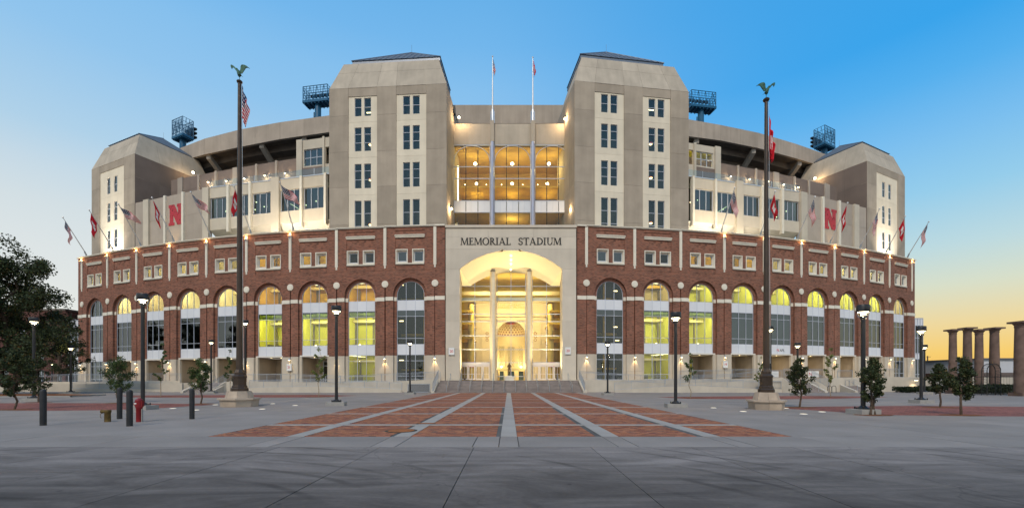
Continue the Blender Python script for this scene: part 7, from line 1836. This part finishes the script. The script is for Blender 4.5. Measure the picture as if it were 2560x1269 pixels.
# hedges, railing fence and arch trellis on the right
def hedge(px0, px1, ytop, Y, lab, n, d=1.6, cat='hedge', base=0.):
    a = at(px0, ytop, Y); b = at(px1, ytop, Y); q = MB(); rnd = random.Random(int(px0)); z1 = a.z; L_ = b.x-a.x
    t = thing('hedge', lab, cat, ((a.x+b.x)/2, Y, 0)); h = L_/2
    for _ in range(n):
        x = rnd.uniform(-h, h); top = z1*(.80+.2*math.sin(x*1.7+rnd.random()*.6)*math.sin(x*.6))*rnd.uniform(.8, 1.05); z = top*rnd.random()**.5; y = rnd.uniform(0, d); s = .17*rnd.uniform(.6, 1.3)
        p = Vector((x, y, max(.05, z))); u = Vector((rnd.gauss(0, 1), rnd.gauss(0, 1), rnd.gauss(0, 1))).normalized(); v_ = u.orthogonal().normalized(); w_ = u.cross(v_); q.face([p-v_*s*.5, p+w_*s*.35, p+v_*s*.5, p-w_*s*.35])
    o = q.build('foliage', M['hedge'], t); o['kind'] = 'stuff'; q = MB()
    for k in range(max(3, int(L_/1.2))): x = -h+L_*(k+.5)/max(3, int(L_/1.2)); q.tube((x, d*.5, 0), (x+.1, d*.5, z1*.7), .04, .015, 5)
    q.build('stems', M['bark'], t); return t
hedge(2266, 2312, 964, 52, 'low bushy shrub bed at the foot of the right annex', 2600, 2.0, 'shrub')
hedge(2312, 2360, 962, 55, 'dark shrubs behind the right lamps', 2600, 2.0, 'shrub')
hedge(2490, 2600, 957, 46, 'dark clipped hedge at the right picture edge', 5200, 2.5)
hedge(2385, 2490, 962, 50, 'dark shrubs around the foot of the stone columns', 3600, 2.0, 'shrub')
c0, c1 = at(2436, 985, 44.5), at(2600, 985, 44.5)
t = thing('iron_fence', 'black iron picket fence in front of the columns', 'fence', (c0.x, 44.5, 0)); L_ = c1.x-c0.x
q = MB(); q.box((0, -.02, .2), (L_, .02, .25)); q.build('rail', M['iron'], t); q = MB(); q.box((0, -.02, 1.9), (L_, .02, 1.95)); q.build('rail', M['iron'], t); q = MB(); n = int(L_/.16)
for k in range(n): x = L_*k/n; q.tube((x, 0, 0), (x, 0, 2.1), .013, n=4, caps=False)
o = q.build('pickets', M['iron'], t); o['kind'] = 'stuff'
c = at(2478, 985, 44.2); t = thing('arch_trellis', 'rounded green iron arch trellis in front of the columns', 'trellis', (c.x, 44.2, 0)); hw = 17*44.2/F
for y in (-.25, .25):
    q = MB(); q.path([(-hw, y, 0), (-hw, y, 2.6)]+[(-hw*math.cos(math.pi*k/10), y, 2.6+hw*math.sin(math.pi*k/10)) for k in range(1, 10)]+[(hw, y, 2.6), (hw, y, 0)], .035, 6); q.build('arch', M['iron'], t)
q = MB()
for k in range(11): a = math.pi*k/10; p = (-hw*math.cos(a), 2.6+hw*math.sin(a)); q.tube((p[0], -.25, p[1]), (p[0], .25, p[1]), .018, n=4)
for s in (-1, 1):
    for k in range(9): q.tube((s*hw, -.25, .25+.27*k), (s*hw, .25, .4+.27*k), .016, n=4)
o = q.build('rungs', M['iron'], t); o['kind'] = 'stuff'
# wall lamp on the low right wall
c = at(2288, 950, 55.9); q = MB(); q.box((-.25, -.25, 0), (.25, 0, .1)); t = thing('wall_lamp', 'small hooded lamp lighting the low pale wall by the annex', 'wall lamp', c); q.build('hood', M['alu'], t); q = MB(); q.box((-.18, -.2, -.03), (.18, -.04, -.003)); q.build('lens', M['warm'], t); lamp('wall_lamp_light', 'SPOT', c+Vector((0, -.3, -.08)), 90, (1, .78, .5), .08, 100, .5, c+Vector((0, .1, -2)))
# far tree line on both horizons
def treeline(x0, x1, Y, h, n, seed):
    q = MB(); rnd = random.Random(seed)
    for _ in range(n):
        x = rnd.uniform(x0, x1); top = h*(.62+.22*math.sin(x*.05+seed)+.16*math.sin(x*.17)); z = top*rnd.random()**.6; s = 1.5*rnd.uniform(.5, 1.4); p = Vector((x, Y+rnd.uniform(-6, 6), z)); a = rnd.uniform(0, 6.28)
        u = Vector((math.cos(a), math.sin(a)*.5, rnd.uniform(-.4, .4))); v_ = Vector((-math.sin(a)*.3, .4, 1)); q.face([p-u*s, p+v_*s*.6, p+u*s, p-v_*s*.6])
    o = q.build('far_treeline', M['hedge']); o['kind'] = 'stuff'; o['label'] = 'distant dark line of trees on the horizon'
treeline(120, 420, 210, 7.0, 5200, 3); treeline(-420, -95, 150, 9, 5200, 4)
